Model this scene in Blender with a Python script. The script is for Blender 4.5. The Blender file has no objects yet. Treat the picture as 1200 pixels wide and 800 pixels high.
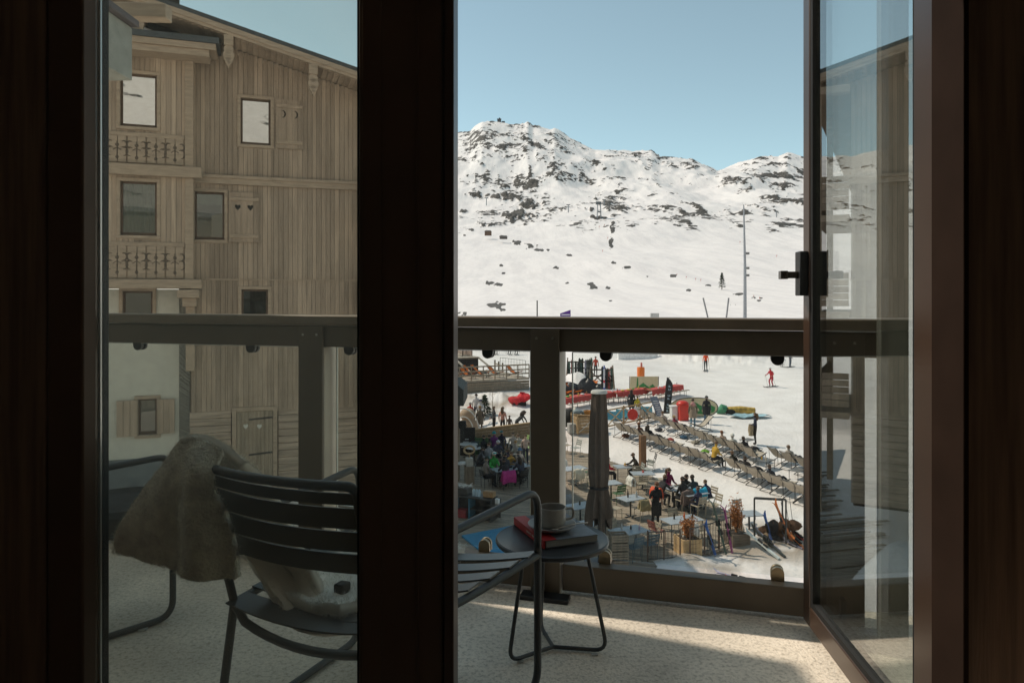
import bpy, bmesh, math, random
import numpy as np
from mathutils import Vector, Matrix
rnd = random.Random(11)
S = bpy.context.scene
COL = S.collection
R = math.radians
V = Vector
EYE, F, HY, CX = 1.3, 850.0, 348.0, 600.0


def at(x, y, d):
    return V(((x - CX) / F * d, d, EYE - (y - HY) / F * d))


# ------------------------------------------------------------------ materials
MATS = {}


def M(name, col, rough=.6, var=.18, scale=6.0, stretch=(1, 1, 1), bump=0.0, bscale=60.0, metal=0.0, spec=.4, sheen=0.0):
    if name in MATS:
        return MATS[name]
    m = bpy.data.materials.new(name)
    m.use_nodes = True
    nt = m.node_tree
    b = nt.nodes['Principled BSDF']
    b.inputs['Roughness'].default_value = rough
    b.inputs['Metallic'].default_value = metal
    b.inputs['Specular IOR Level'].default_value = spec
    if sheen:
        b.inputs['Sheen Weight'].default_value = sheen
    tc = nt.nodes.new('ShaderNodeTexCoord')
    mp = nt.nodes.new('ShaderNodeMapping')
    mp.inputs['Scale'].default_value = stretch
    nt.links.new(tc.outputs['Object'], mp.inputs['Vector'])
    n = nt.nodes.new('ShaderNodeTexNoise')
    n.inputs['Scale'].default_value = scale
    n.inputs['Detail'].default_value = 6
    nt.links.new(mp.outputs[0], n.inputs['Vector'])
    r = nt.nodes.new('ShaderNodeValToRGB')
    r.color_ramp.elements[0].position = .3
    r.color_ramp.elements[1].position = .7
    r.color_ramp.elements[0].color = (*[c * (1 - var) for c in col], 1)
    r.color_ramp.elements[1].color = (*[min(1, c * (1 + var)) for c in col], 1)
    nt.links.new(n.outputs['Fac'], r.inputs['Fac'])
    nt.links.new(r.outputs['Color'], b.inputs['Base Color'])
    if bump:
        n2 = nt.nodes.new('ShaderNodeTexNoise')
        n2.inputs['Scale'].default_value = bscale
        n2.inputs['Detail'].default_value = 4
        nt.links.new(mp.outputs[0], n2.inputs['Vector'])
        bp = nt.nodes.new('ShaderNodeBump')
        bp.inputs['Strength'].default_value = bump
        bp.inputs['Distance'].default_value = .02
        nt.links.new(n2.outputs['Fac'], bp.inputs['Height'])
        nt.links.new(bp.outputs[0], b.inputs['Normal'])
    MATS[name] = m
    return m


def cloth(col):
    k = 'cloth_%02d_%02d_%02d' % tuple(int(c * 99) for c in col)
    return M(k, col, rough=.85, var=.22, scale=9, spec=.15)


def glass(name, tint=(.95, .97, .96), f0=.04, fmax=.9, power=4.0, dirt=0.0, dirtcol=(.7, .72, .66)):
    m = bpy.data.materials.new(name)
    m.use_nodes = True
    nt = m.node_tree
    nt.nodes.remove(nt.nodes['Principled BSDF'])
    out = nt.nodes['Material Output']
    tr = nt.nodes.new('ShaderNodeBsdfTransparent')
    tr.inputs[0].default_value = (*tint, 1)
    gl = nt.nodes.new('ShaderNodeBsdfGlossy')
    gl.inputs['Roughness'].default_value = 0.0
    lw = nt.nodes.new('ShaderNodeLayerWeight')
    lw.inputs[0].default_value = .5
    pw = nt.nodes.new('ShaderNodeMath'); pw.operation = 'POWER'; pw.inputs[1].default_value = power
    ml = nt.nodes.new('ShaderNodeMath'); ml.operation = 'MULTIPLY_ADD'
    ml.inputs[1].default_value = fmax; ml.inputs[2].default_value = f0
    nt.links.new(lw.outputs['Facing'], pw.inputs[0])
    nt.links.new(pw.outputs[0], ml.inputs[0])
    mx = nt.nodes.new('ShaderNodeMixShader')
    nt.links.new(ml.outputs[0], mx.inputs[0])
    base = tr
    if dirt:
        df = nt.nodes.new('ShaderNodeBsdfDiffuse'); df.inputs[0].default_value = (*dirtcol, 1)
        tl = nt.nodes.new('ShaderNodeBsdfTranslucent'); tl.inputs[0].default_value = (*dirtcol, 1)
        ad = nt.nodes.new('ShaderNodeMixShader')
        nt.links.new(df.outputs[0], ad.inputs[1]); nt.links.new(tl.outputs[0], ad.inputs[2])
        tc = nt.nodes.new('ShaderNodeTexCoord')
        ns = nt.nodes.new('ShaderNodeTexNoise'); ns.inputs['Scale'].default_value = 1.6; ns.inputs['Detail'].default_value = 5
        nt.links.new(tc.outputs['Object'], ns.inputs['Vector'])
        mu = nt.nodes.new('ShaderNodeMath'); mu.operation = 'MULTIPLY'; mu.inputs[1].default_value = dirt * 2
        nt.links.new(ns.outputs['Fac'], mu.inputs[0])
        m2 = nt.nodes.new('ShaderNodeMixShader')
        nt.links.new(mu.outputs[0], m2.inputs[0])
        nt.links.new(tr.outputs[0], m2.inputs[1]); nt.links.new(ad.outputs[0], m2.inputs[2])
        base = m2
    nt.links.new(base.outputs[0], mx.inputs[1]); nt.links.new(gl.outputs[0], mx.inputs[2])
    nt.links.new(mx.outputs[0], out.inputs[0])
    return m


# ------------------------------------------------------------------ mesh builder
class MB:
    def __init__(s):
        s.v = []; s.f = []; s.mi = []; s.cur = 0

    def add(s, vs, fs):
        o = len(s.v)
        s.v += [tuple(p) for p in vs]
        s.f += [tuple(i + o for i in f) for f in fs]
        s.mi += [s.cur] * len(fs)
        return s

    def obox(s, c, ax, ay, az):
        c = V(c); ax = V(ax); ay = V(ay); az = V(az)
        vs = [c + i * ax + j * ay + k * az for i in (-1, 1) for j in (-1, 1) for k in (-1, 1)]
        return s.add(vs, [(0, 1, 3, 2), (4, 6, 7, 5), (0, 4, 5, 1), (2, 3, 7, 6), (0, 2, 6, 4), (1, 5, 7, 3)])

    def box(s, c, size, rz=0.0):
        ca, sa = math.cos(rz), math.sin(rz)
        return s.obox(c, (ca * size[0] / 2, sa * size[0] / 2, 0), (-sa * size[1] / 2, ca * size[1] / 2, 0), (0, 0, size[2] / 2))

    def span(s, a, b):
        a = V(a); b = V(b)
        return s.box((a + b) / 2, [abs(q) for q in (b - a)])

    def bar(s, a, b, w, h, up=(0, 0, 1)):
        a = V(a); b = V(b); d = b - a
        L = d.length; d.normalize()
        up = V(up)
        sd = d.cross(up)
        if sd.length < 1e-4:
            sd = V((1, 0, 0))
        sd.normalize(); u = sd.cross(d)
        return s.obox((a + b) / 2, d * L / 2, sd * w / 2, u * h / 2)

    def tube(s, pts, r, n=8, closed=False):
        pts = [V(p) for p in pts]
        k = len(pts)
        rs = r if isinstance(r, (list, tuple)) else [r] * k
        T = []
        for i in range(k):
            if closed:
                t = pts[(i + 1) % k] - pts[i - 1]
            else:
                t = pts[min(i + 1, k - 1)] - pts[max(i - 1, 0)]
            T.append(t.normalized() if t.length > 1e-9 else V((0, 0, 1)))
        u = T[0].orthogonal().normalized()
        vs = []
        for i in range(k):
            u = (u - T[i] * u.dot(T[i]))
            u = u.normalized() if u.length > 1e-6 else T[i].orthogonal().normalized()
            w = T[i].cross(u)
            for j in range(n):
                a = 2 * math.pi * j / n
                vs.append(pts[i] + (u * math.cos(a) + w * math.sin(a)) * rs[i])
        fs = []
        for i in range(k if closed else k - 1):
            i2 = (i + 1) % k
            for j in range(n):
                j2 = (j + 1) % n
                fs.append((i * n + j, i * n + j2, i2 * n + j2, i2 * n + j))
        if not closed:
            fs.append(tuple(reversed(range(n))))
            fs.append(tuple((k - 1) * n + j for j in range(n)))
        return s.add(vs, fs)

    def lathe(s, prof, c=(0, 0, 0), n=20, M3=None):
        c = V(c); vs = []
        for (r, z) in prof:
            for j in range(n):
                a = 2 * math.pi * j / n
                p = V((r * math.cos(a), r * math.sin(a), z))
                if M3 is not None:
                    p = M3 @ p
                vs.append(c + p)
        fs = []
        for i in range(len(prof) - 1):
            for j in range(n):
                j2 = (j + 1) % n
                fs.append((i * n + j, i * n + j2, (i + 1) * n + j2, (i + 1) * n + j))
        if prof[0][0] > 1e-6:
            fs.append(tuple(reversed(range(n))))
        if prof[-1][0] > 1e-6:
            fs.append(tuple((len(prof) - 1) * n + j for j in range(n)))
        return s.add(vs, fs)

    def ball(s, c, r, n=10, m=6):
        r = r if isinstance(r, (list, tuple)) else (r, r, r)
        prof = [(max(1e-4, math.sin(math.pi * i / m)), -math.cos(math.pi * i / m)) for i in range(m + 1)]
        return s.lathe(prof, c, n, Matrix.Diagonal(V(r)))

    def prism(s, poly, ex):
        poly = [V(p) for p in poly]; ex = V(ex); n = len(poly)
        vs = poly + [p + ex for p in poly]
        fs = [tuple(reversed(range(n))), tuple(n + i for i in range(n))]
        fs += [(i, (i + 1) % n, n + (i + 1) % n, n + i) for i in range(n)]
        return s.add(vs, fs)

    def grid(s, rows, thick=None):
        """rows: list of lists of points; thick: closed sheet of that thickness"""
        nr, nc = len(rows), len(rows[0])
        P = [[V(p) for p in r] for r in rows]
        if thick is None:
            return s.add([p for r in P for p in r], [(i * nc + j, i * nc + j + 1, (i + 1) * nc + j + 1, (i + 1) * nc + j) for i in range(nr - 1) for j in range(nc - 1)])
        top = []; bot = []
        for i in range(nr):
            for j in range(nc):
                a = P[min(i + 1, nr - 1)][j] - P[max(i - 1, 0)][j]
                b = P[i][min(j + 1, nc - 1)] - P[i][max(j - 1, 0)]
                nn = a.cross(b)
                nn = nn.normalized() if nn.length > 1e-12 else V((0, 0, 1))
                top.append(P[i][j] + nn * thick / 2); bot.append(P[i][j] - nn * thick / 2)
        o = nr * nc
        fs = []
        for i in range(nr - 1):
            for j in range(nc - 1):
                a, b, c, d = i * nc + j, i * nc + j + 1, (i + 1) * nc + j + 1, (i + 1) * nc + j
                fs.append((a, d, c, b)); fs.append((o + a, o + b, o + c, o + d))
        for j in range(nc - 1):
            fs.append((j, j + 1, o + j + 1, o + j))
            q = (nr - 1) * nc
            fs.append((q + j + 1, q + j, o + q + j, o + q + j + 1))
        for i in range(nr - 1):
            a, b = i * nc, (i + 1) * nc
            fs.append((b, a, o + a, o + b))
            a, b = i * nc + nc - 1, (i + 1) * nc + nc - 1
            fs.append((a, b, o + b, o + a))
        return s.add(top + bot, fs)

    def build(s, name, mat, parent=None, world=False, smooth=True, bevel=0.0, ang=38):
        me = bpy.data.meshes.new(name)
        vs = s.v
        if world and parent is not None:
            mi = world_of(parent).inverted()
            vs = [tuple(mi @ V(p)) for p in vs]
        me.from_pydata(vs, [], s.f)
        mats = mat if isinstance(mat, (list, tuple)) else [mat]
        for m in mats:
            me.materials.append(m)
        if len(mats) > 1:
            me.polygons.foreach_set('material_index', s.mi)
        bm = bmesh.new(); bm.from_mesh(me)
        bmesh.ops.recalc_face_normals(bm, faces=bm.faces)
        bm.to_mesh(me); bm.free()
        if smooth:
            me.polygons.foreach_set('use_smooth', [True] * len(me.polygons))
            me.set_sharp_from_angle(angle=R(ang))
        o = bpy.data.objects.new(name, me)
        COL.objects.link(o)
        if parent is not None:
            o.parent = parent
        if bevel:
            b = o.modifiers.new('edge', 'BEVEL'); b.width = bevel; b.segments = 2; b.limit_method = 'ANGLE'
        return o


def world_of(o):
    m = o.matrix_basis.copy()
    while o.parent is not None:
        o = o.parent
        m = o.matrix_basis @ m
    return m


def tag(o, label=None, cat=None, group=None, kind=None):
    if label: o['label'] = label
    if cat: o['category'] = cat
    if group: o['group'] = group
    if kind: o['kind'] = kind
    return o


def thing(name, label, cat, loc=(0, 0, 0), rz=0.0, group=None, scale=1.0):
    o = bpy.data.objects.new(name, None)
    COL.objects.link(o)
    o.location = loc; o.rotation_euler = (0, 0, rz); o.scale = (scale,) * 3
    o.empty_display_size = .1
    return tag(o, label, cat, group)


KIDS = {}


def copy_tree(o, parent=None):
    c = o.copy(); COL.objects.link(c)
    c.parent = parent
    for ch in list(o.children):
        copy_tree(ch, c)
    return c


def dup(o, label, loc, rz=0.0, group=None, scale=1.0):
    c = copy_tree(o)
    c.location = loc; c.rotation_euler = (0, 0, rz); c.scale = (scale,) * 3
    c['label'] = label
    if group: c['group'] = group
    return c


def recolor(o, mapping):
    """give this thing's own copies of parts other materials: {part name stem: material}"""
    for ch in o.children_recursive:
        st = ch.name.split('.')[0]
        if st in mapping and ch.type == 'MESH':
            mm = mapping[st]
            mm = mm if isinstance(mm, (list, tuple)) else [mm]
            for i, m in enumerate(mm):
                if i < len(ch.material_slots) and m is not None:
                    ch.material_slots[i].link = 'OBJECT'
                    ch.material_slots[i].material = m
    return o


def fillet(pts, rad, n=5):
    pts = [V(p) for p in pts]
    out = [pts[0]]
    for i in range(1, len(pts) - 1):
        a, b, c = pts[i - 1], pts[i], pts[i + 1]
        u = (a - b); w = (c - b)
        r = min(rad, u.length * .49, w.length * .49)
        p, q = b + u.normalized() * r, b + w.normalized() * r
        for k in range(n + 1):
            t = k / n
            out.append(p * (1 - t) ** 2 + b * 2 * t * (1 - t) + q * t * t)
    out.append(pts[-1])
    return out


# ------------------------------------------------------------------ numpy noise
def _h(ix, iy, s):
    n = np.sin(ix * 127.1 + iy * 311.7 + s * 74.7) * 43758.5453
    return n - np.floor(n)


def vnoise(x, y, s=0):
    xi = np.floor(x); yi = np.floor(y)
    fx = x - xi; fy = y - yi
    fx = fx * fx * (3 - 2 * fx); fy = fy * fy * (3 - 2 * fy)
    a = _h(xi, yi, s); b = _h(xi + 1, yi, s); c = _h(xi, yi + 1, s); d = _h(xi + 1, yi + 1, s)
    return (a * (1 - fx) + b * fx) * (1 - fy) + (c * (1 - fx) + d * fx) * fy


def fbm(x, y, o=5, s=0):
    t = 0; a = .5; w = 0
    for i in range(o):
        t = t + a * vnoise(x, y, s + i); w += a
        x, y = x * 2.03 + 17.1, y * 2.03 + 5.3
        a *= .5
    return t / w


def sstep(a, b, x):
    t = np.clip((x - a) / (b - a), 0, 1)
    return t * t * (3 - 2 * t)


# ------------------------------------------------------------------ ground
DECK_Z = -7.28
_pd = np.array([0, 14, 30, 40, 60, 85, 110, 130, 170, 250, 400, 700, 1000, 1300.])
_pz = np.array([-7.38, -7.38, -7.38, -6.8, -6.1, -5.3, -3.36, -2.2, -.7, 2.77, 13.5, 50.7, 110.7, 184.8])
_sky = np.array([(-1500, 215), (0, 228), (400, 190), (500, 160), (535, 156.6), (550, 154.7), (556, 149), (565, 142.5), (582, 143), (593, 144.4), (601, 145.7), (614, 144), (618.5, 142), (625, 148), (633, 148.6), (644, 152), (649.5, 150.5), (657, 154.7), (663, 158.5), (680, 168), (698, 177), (711, 175.6), (740, 177), (749, 177.5), (764, 177), (774, 185), (786, 185.5), (797, 185.7), (812, 188.6), (826, 195.7), (841, 202), (853, 196.7), (866, 191), (883, 187), (893, 185), (912, 184), (922.6, 179), (931, 181), (942, 185), (1000, 182), (1100, 165), (1300, 200), (2700, 240)])
DECK_POLY_PX = [(528, 500), (600, 520), (652, 526), (690, 531), (750, 552), (812, 578), (868, 606), (877, 637), (772, 661), (740, 700), (300, 700), (300, 500)]


def deck_pt(x, y):
    d = F * (EYE - DECK_Z) / (y - HY)
    return ((x - CX) / F * d, d)


DECK = [deck_pt(*p) for p in DECK_POLY_PX]


def poly_sd(X, Y, P):
    X = np.asarray(X, float); Y = np.asarray(Y, float)
    inside = np.zeros(X.shape, bool); dist = np.full(X.shape, 1e9)
    n = len(P)
    for i in range(n):
        x0, y0 = P[i]; x1, y1 = P[(i + 1) % n]
        c = ((y0 > Y) != (y1 > Y)) & (X < (x1 - x0) * (Y - y0) / (y1 - y0 + 1e-12) + x0)
        inside ^= c
        t = np.clip(((X - x0) * (x1 - x0) + (Y - y0) * (y1 - y0)) / ((x1 - x0) ** 2 + (y1 - y0) ** 2), 0, 1)
        dist = np.minimum(dist, np.hypot(X - x0 - t * (x1 - x0), Y - y0 - t * (y1 - y0)))
    return np.where(inside, -dist, dist)


def base_z(X, Y):
    z = np.interp(Y, _pd, _pz)
    xp = CX + F * X / np.maximum(Y, 1)
    ys = np.interp(xp, _sky[:, 0], _sky[:, 1])
    dr = np.where(xp < 841, 2150, 1800) + 0 * xp
    dr = 2150 - 350 * sstep(760, 900, xp)
    zr = EYE + (HY - ys) / F * dr
    t = np.clip((Y - 1300) / (dr - 1300), 0, 1)
    z = np.where(Y > 1300, 184.8 + (zr - 184.8) * t ** .92, z)
    z = np.where(Y > dr, zr - (Y - dr) * .45, z)
    return z, xp, dr


def near_z(X, Y):
    X = np.asarray(X, float); Y = np.asarray(Y, float)
    z, xp, dr = base_z(X, Y)
    # street and snow bank beside the chalet
    up = sstep(.3, 3.0, -(X + .0776 * Y) - .2) * sstep(75, 45, Y)
    z = z * (1 - up) + (-4.5) * up
    # the terrace lies in a shallow cut
    sd = poly_sd(X, Y, DECK)
    z = np.where(sd < 2.5, np.minimum(z, -7.40 + np.maximum(z + 7.40, 0) * sstep(.15, 2.5, sd)), z)
    return z


def gz(X, Y):
    sd = float(poly_sd(X, Y, DECK))
    if sd < 0 and (X + .0776 * Y) > -2.3:
        return DECK_Z
    return float(near_z(X, Y))


_ds = np.concatenate([np.arange(14, 60, .02), np.arange(60, 300, .1)])


def G(x, y):
    """where the sight line of a photo point meets the ground"""
    X = (x - CX) / F * _ds
    z = near_z(X, _ds)
    sd = poly_sd(X, _ds, DECK)
    z = np.where((sd < 0) & (X + .0776 * _ds > -2.3), DECK_Z, z)
    k = np.nonzero(EYE - (y - HY) / F * _ds <= z)[0]
    k = k[0] if len(k) else len(_ds) - 1
    return V((float(X[k]), float(_ds[k]), float(z[k])))


def on(X, Y):
    return V((X, Y, gz(X, Y)))
# ------------------------------------------------------------------ terrain
def build_terrain():
    xs = np.concatenate([np.linspace(-1800, 100, 40, endpoint=False), np.linspace(100, 470, 95, endpoint=False), np.linspace(470, 970, 320, endpoint=False), np.linspace(970, 1120, 50, endpoint=False), np.linspace(1120, 3000, 40)])
    ds = np.concatenate([np.linspace(2, 14, 12, endpoint=False), np.arange(14, 50, .33), np.linspace(50, 130, 90, endpoint=False), np.geomspace(130, 700, 90, endpoint=False), np.geomspace(700, 2250, 240, endpoint=False), np.linspace(2250, 3300, 14)])
    xp, Y = np.meshgrid(xs, ds)
    X = (xp - CX) / F * Y
    z = near_z(X, Y)
    _, _, dr = base_z(X, Y)
    far = sstep(450, 1100, Y)
    # relief: gullies and shoulders
    big = fbm(X / 420, Y / 420, 4, 3) - .5
    rid = 1 - np.abs(2 * fbm(X / 170 + 3, Y / 240, 5, 9) - 1)
    med = fbm(X / 70, Y / 90, 4, 21) - .5
    onridge = np.exp(-((Y - dr) / 130.) ** 2)
    amp = far * (1 - .86 * onridge)
    z = z + amp * (46 * big + 34 * (rid - .75) * sstep(900, 1600, Y) + 14 * med)
    z = z + sstep(130, 500, Y) * (1 - far) * (9.0 * (fbm(X / 70, Y / 110, 4, 5) - .5))
    z = z + onridge * 9 * (fbm(X / 28, Y / 60, 4, 31) - .5) * sstep(1500, 1800, Y)
    # where the rock shows through
    py = HY - (z - EYE) / Y * F
    n1 = .55 * fbm(X / 30, (Y * .3 + z * .75) / 28, 6, 41) + .45 * fbm(X / 9, (Y * .3 + z * .75) / 8, 5, 43)
    n2 = fbm(X / 120 + 7, (Y * .35 + z * .8) / 110, 4, 51)
    dens = .03 * sstep(1200, 1500, Y)
    blobs = [(575, 160, 50, 14, .20), (640, 172, 55, 22, .24), (645, 205, 45, 18, .10), (547, 190, 26, 22, .30), (715, 207, 32, 22, .33), (770, 190, 26, 9, .26), (815, 192, 18, 7, .30), (600, 215, 50, 10, .22), (680, 243, 26, 5, .05),
             (895, 205, 60, 18, .22), (930, 215, 22, 22, .27), (935, 235, 25, 8, .24), (872, 217, 18, 10, .2), (850, 263, 34, 8, .38), (908, 264, 26, 9, .42), (942, 276, 22, 5, .34), (610, 212, 40, 8, .2), (1000, 270, 60, 12, .32)]
    for bx, by, rx, ry, a in blobs:
        dens = dens + .29 * a * np.exp(-((xp - bx) / rx) ** 2 - ((py - by) / ry) ** 2)
    rock = .76 * n1 + .24 * n2 + dens * .62 - .004
    rock = rock * sstep(600, 900, Y)
    # thin bare strips low on the piste
    patches = [(570, 264, 9, 2.6), (590, 277, 5, 1.5), (606, 284, 9, 3), (622, 289, 8, 3), (635, 293, 12, 2), (669, 299, 6, 1.6), (722, 308, 10, 2.5), (735, 313, 6, 2), (574, 331, 9, 2.6), (583, 333, 7, 2.2), (579, 357, 14, 3.5), (588, 362, 8, 2.8), (590, 320, 4, 1.5), (588, 311, 4, 1.6), (543, 367, 7, 3),
               (692, 333, 6, 2.6), (698, 337, 8, 2), (712, 337, 4, 2), (716, 352, 3, 2), (789, 323, 6, 2), (759, 324, 3, 1.3), (808, 340, 4, 1.5), (830, 334, 5, 1.5), (866, 344, 7, 2), (886, 349, 6, 1.6), (890, 352, 5, 1.2), (859, 357, 4, 1.2), (652, 314, 4, 2.2), (664, 331, 3, 1.5), (718, 265, 3, 8), (716, 285, 3, 8),
               (545, 276, 2, 1), (552, 270, 3, 1), (600, 259, 4, 2.4), (545, 249, 5, 1.6), (606, 253, 18, 5), (595, 232, 20, 4), (700, 256, 10, 2.4), (692, 246, 9, 2.2), (562, 229, 14, 3), (618, 242, 14, 3)]
    dn = fbm(X / (Y * .005), (Y * .3 + z) / (Y * .0035), 5, 77)
    for bx, by, rx, ry in patches:
        q = 1.15 - (((xp - bx) / rx) ** 2 + ((py - by) / ry) ** 2) + 3.2 * (dn - .5)
        rock = np.maximum(rock, np.where(q > 0, .44 + .32 * np.minimum(q, .9) + .35 * (dn - .5), 0))
    rk = np.clip((rock - .56) / .16, 0, 1)
    z = z + sstep(700, 1200, Y) * rk * (3 + 10 * (fbm(X / 16, Y / 20, 4, 61) - .4))
    # trodden snow near the terrace
    nr = sstep(70, 18, Y)
    z = z + sstep(27, 23, Y) * .13 * (fbm(X / .8, Y / .7, 5, 88) - .5)
    z = z + nr * .10 * (fbm(X / 1.1, Y / 1.3, 4, 81) - .5) + nr * .05 * (vnoise(X / .35, Y / .4, 83) - .5)
    z = z + sstep(40, 80, Y) * sstep(160, 100, Y) * .35 * (fbm(X / 9, Y / 14, 3, 85) - .5)
    sd = poly_sd(X, Y, DECK)
    dirt = np.zeros_like(z)
    for bx, by, rx, ry, a in [(855, 650, 60, 12, 1), (905, 640, 60, 22, 1), (800, 660, 60, 14, .9), (850, 668, 70, 8, .7), (930, 640, 30, 24, .9), (582, 474, 50, 12, .95), (670, 515, 30, 12, .4), (700, 470, 40, 8, .3)]:
        yp = HY - (z - EYE) / np.maximum(Y, 1) * F
        dirt = np.maximum(dirt, a * np.exp(-((xp - bx) / rx) ** 2 - ((yp - by) / ry) ** 2) * sstep(.36, .60, fbm(X / 1.3, Y / 1.0, 6, 91)))
    hump = [(786, 664, .8, .12), (812, 660, .6, .22), (905, 617, .9, .30), (880, 640, 1.0, .2)]
    for hx, hy, rr, hh in hump:
        p = G(hx, hy)
        z = z + hh * np.exp(-((X - p.x) ** 2 + (Y - p.y) ** 2) / rr ** 2)
    # ploughed heaps behind the bar counter and under the upper terrace
    for hx, hy, rr, hh in [(575, 468, 2.4, .18), (595, 472, 2.8, .24), (560, 470, 2.0, .15), (612, 474, 2, .18), (672, 452, 1.6, 1.0), (600, 446, 2.2, .6), (800, 419, 3.0, .7), (845, 421, 4.5, .9)]:
        p = G(hx, hy)
        z = z + hh * np.exp(-((X - p.x) ** 2 + (Y - p.y) ** 2) / rr ** 2) * (.1 + 1.8 * fbm(X / .8, Y / .9, 5, 95))
    nr_, nc_ = z.shape
    co = np.stack([X, Y, z], -1).reshape(-1, 3)
    idx = np.arange(nr_ * nc_).reshape(nr_, nc_)
    quads = np.stack([idx[:-1, :-1], idx[:-1, 1:], idx[1:, 1:], idx[1:, :-1]], -1).reshape(-1, 4)
    # hillside behind the hotel: a second sheet of the same ground
    xs2 = np.linspace(-900, 900, 90); ys2 = np.concatenate([np.linspace(2, -60, 16), np.linspace(-80, -900, 60)])
    X2, Y2 = np.meshgrid(xs2, ys2)
    z2 = np.interp(-Y2, [-2, 15, 40, 120, 400, 900], [-7.5, -5, 2, 40, 200, 420]) + 14 * (fbm(X2 / 90, Y2 / 90, 4, 15) - .5) * sstep(20, 120, -Y2)
    r2 = fbm(X2 / 14, (Y2 * .4 + z2) / 9, 5, 17) * sstep(20, 40, -Y2) * 1.22
    me = bpy.data.meshes.new('snow_mountain')
    o2 = len(co)
    idx2 = np.arange(z2.size).reshape(z2.shape) + o2
    q2 = np.stack([idx2[:-1, :-1], idx2[:-1, 1:], idx2[1:, 1:], idx2[1:, :-1]], -1).reshape(-1, 4)[:, ::-1]
    allco = np.concatenate([co, np.stack([X2, Y2, z2], -1).reshape(-1, 3)])
    allq = np.concatenate([quads, q2])
    me.vertices.add(len(allco)); me.vertices.foreach_set('co', allco.ravel())
    me.loops.add(allq.size); me.loops.foreach_set('vertex_index', allq.ravel().astype(np.int32))
    me.polygons.add(len(allq)); me.polygons.foreach_set('loop_start', np.arange(0, allq.size, 4, dtype=np.int32))
    me.polygons.foreach_set('use_smooth', np.ones(len(allq), bool))
    me.update(); me.validate()
    a = me.attributes.new('rock', 'FLOAT', 'POINT')
    a.data.foreach_set('value', np.concatenate([rock.ravel(), r2.ravel()]).astype(np.float32))
    a = me.attributes.new('dirt', 'FLOAT', 'POINT')
    a.data.foreach_set('value', np.concatenate([dirt.ravel(), np.zeros(z2.size)]).astype(np.float32))
    a = me.attributes.new('near', 'FLOAT', 'POINT')
    a.data.foreach_set('value', np.concatenate([sstep(160, 40, Y).ravel(), np.zeros(z2.size)]).astype(np.float32))
    m = bpy.data.materials.new('snow_and_rock'); m.use_nodes = True
    nt = m.node_tree; b = nt.nodes['Principled BSDF']
    b.inputs['Roughness'].default_value = .7; b.inputs['Specular IOR Level'].default_value = .2
    L = nt.links.new
    def N(t, **k):
        n = nt.nodes.new(t)
        for kk, vv in k.items(): setattr(n, kk, vv)
        return n
    def att(nm):
        n = N('ShaderNodeAttribute'); n.attribute_name = nm; return n.outputs['Fac']
    geo = N('ShaderNodeTexCoord')
    def noise(sc, det=5):
        n = N('ShaderNodeTexNoise'); n.inputs['Scale'].default_value = sc; n.inputs['Detail'].default_value = det
        L(geo.outputs['Object'], n.inputs['Vector']); return n.outputs['Fac']
    nz = noise(.13, 9)
    ad = N('ShaderNodeMath', operation='MULTIPLY_ADD'); ad.inputs[1].default_value = .42; L(nz, ad.inputs[0]); L(att('rock'), ad.inputs[2])
    mr = N('ShaderNodeMapRange'); mr.inputs['From Min'].default_value = .812; mr.inputs['From Max'].default_value = .84
    L(ad.outputs[0], mr.inputs['Value'])
    rc = N('ShaderNodeValToRGB')
    rc.color_ramp.elements[0].color = (.040, .037, .034, 1); rc.color_ramp.elements[1].color = (.15, .135, .118, 1)
    rc.color_ramp.elements[0].position = .35; rc.color_ramp.elements[1].position = .7
    L(noise(.35, 6), rc.inputs['Fac'])
    sc = N('ShaderNodeValToRGB')
    sc.color_ramp.elements[0].color = (.78, .735, .705, 1); sc.color_ramp.elements[1].color = (.87, .825, .80, 1)
    sc.color_ramp.elements[0].position = .35; sc.color_ramp.elements[1].position = .65
    L(noise(.6, 6), sc.inputs['Fac'])
    mpt = N('ShaderNodeMapping'); mpt.inputs['Scale'].default_value = (.11, .010, .010); mpt.inputs['Rotation'].default_value = (0, 0, .35); L(geo.outputs['Object'], mpt.inputs['Vector'])
    trk = N('ShaderNodeTexNoise'); trk.inputs['Scale'].default_value = 1.0; trk.inputs['Detail'].default_value = 7; trk.inputs['Roughness'].default_value = .7; L(mpt.outputs[0], trk.inputs['Vector'])
    trr = N('ShaderNodeValToRGB'); trr.color_ramp.elements[0].position = .40; trr.color_ramp.elements[1].position = .56
    trr.color_ramp.elements[0].color = (.90, .90, .91, 1); trr.color_ramp.elements[1].color = (1, 1, 1, 1); L(trk.outputs['Fac'], trr.inputs['Fac'])
    mxt = N('ShaderNodeMix', data_type='RGBA', blend_type='MULTIPLY'); mxt.inputs['Factor'].default_value = 1
    L(sc.outputs['Color'], mxt.inputs['A']); L(trr.outputs['Color'], mxt.inputs['B'])
    mx0 = N('ShaderNodeMix', data_type='RGBA'); mx0.inputs['B'].default_value = (.30, .235, .17, 1)
    L(att('dirt'), mx0.inputs['Factor']); L(mxt.outputs['Result'], mx0.inputs['A'])
    mx = N('ShaderNodeMix', data_type='RGBA')
    L(mr.outputs[0], mx.inputs['Factor']); L(mx0.outputs['Result'], mx.inputs['A']); L(rc.outputs['Color'], mx.inputs['B'])
    L(mx.outputs['Result'], b.inputs['Base Color'])
    bn = noise(5.0, 6)
    mu = N('ShaderNodeMath', operation='MULTIPLY'); L(bn, mu.inputs[0]); L(att('near'), mu.inputs[1])
    bp = N('ShaderNodeBump'); bp.inputs['Strength'].default_value = .55; bp.inputs['Distance'].default_value = .10
    L(mu.outputs[0], bp.inputs['Height'])
    bn2 = noise(.05, 8)
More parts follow.
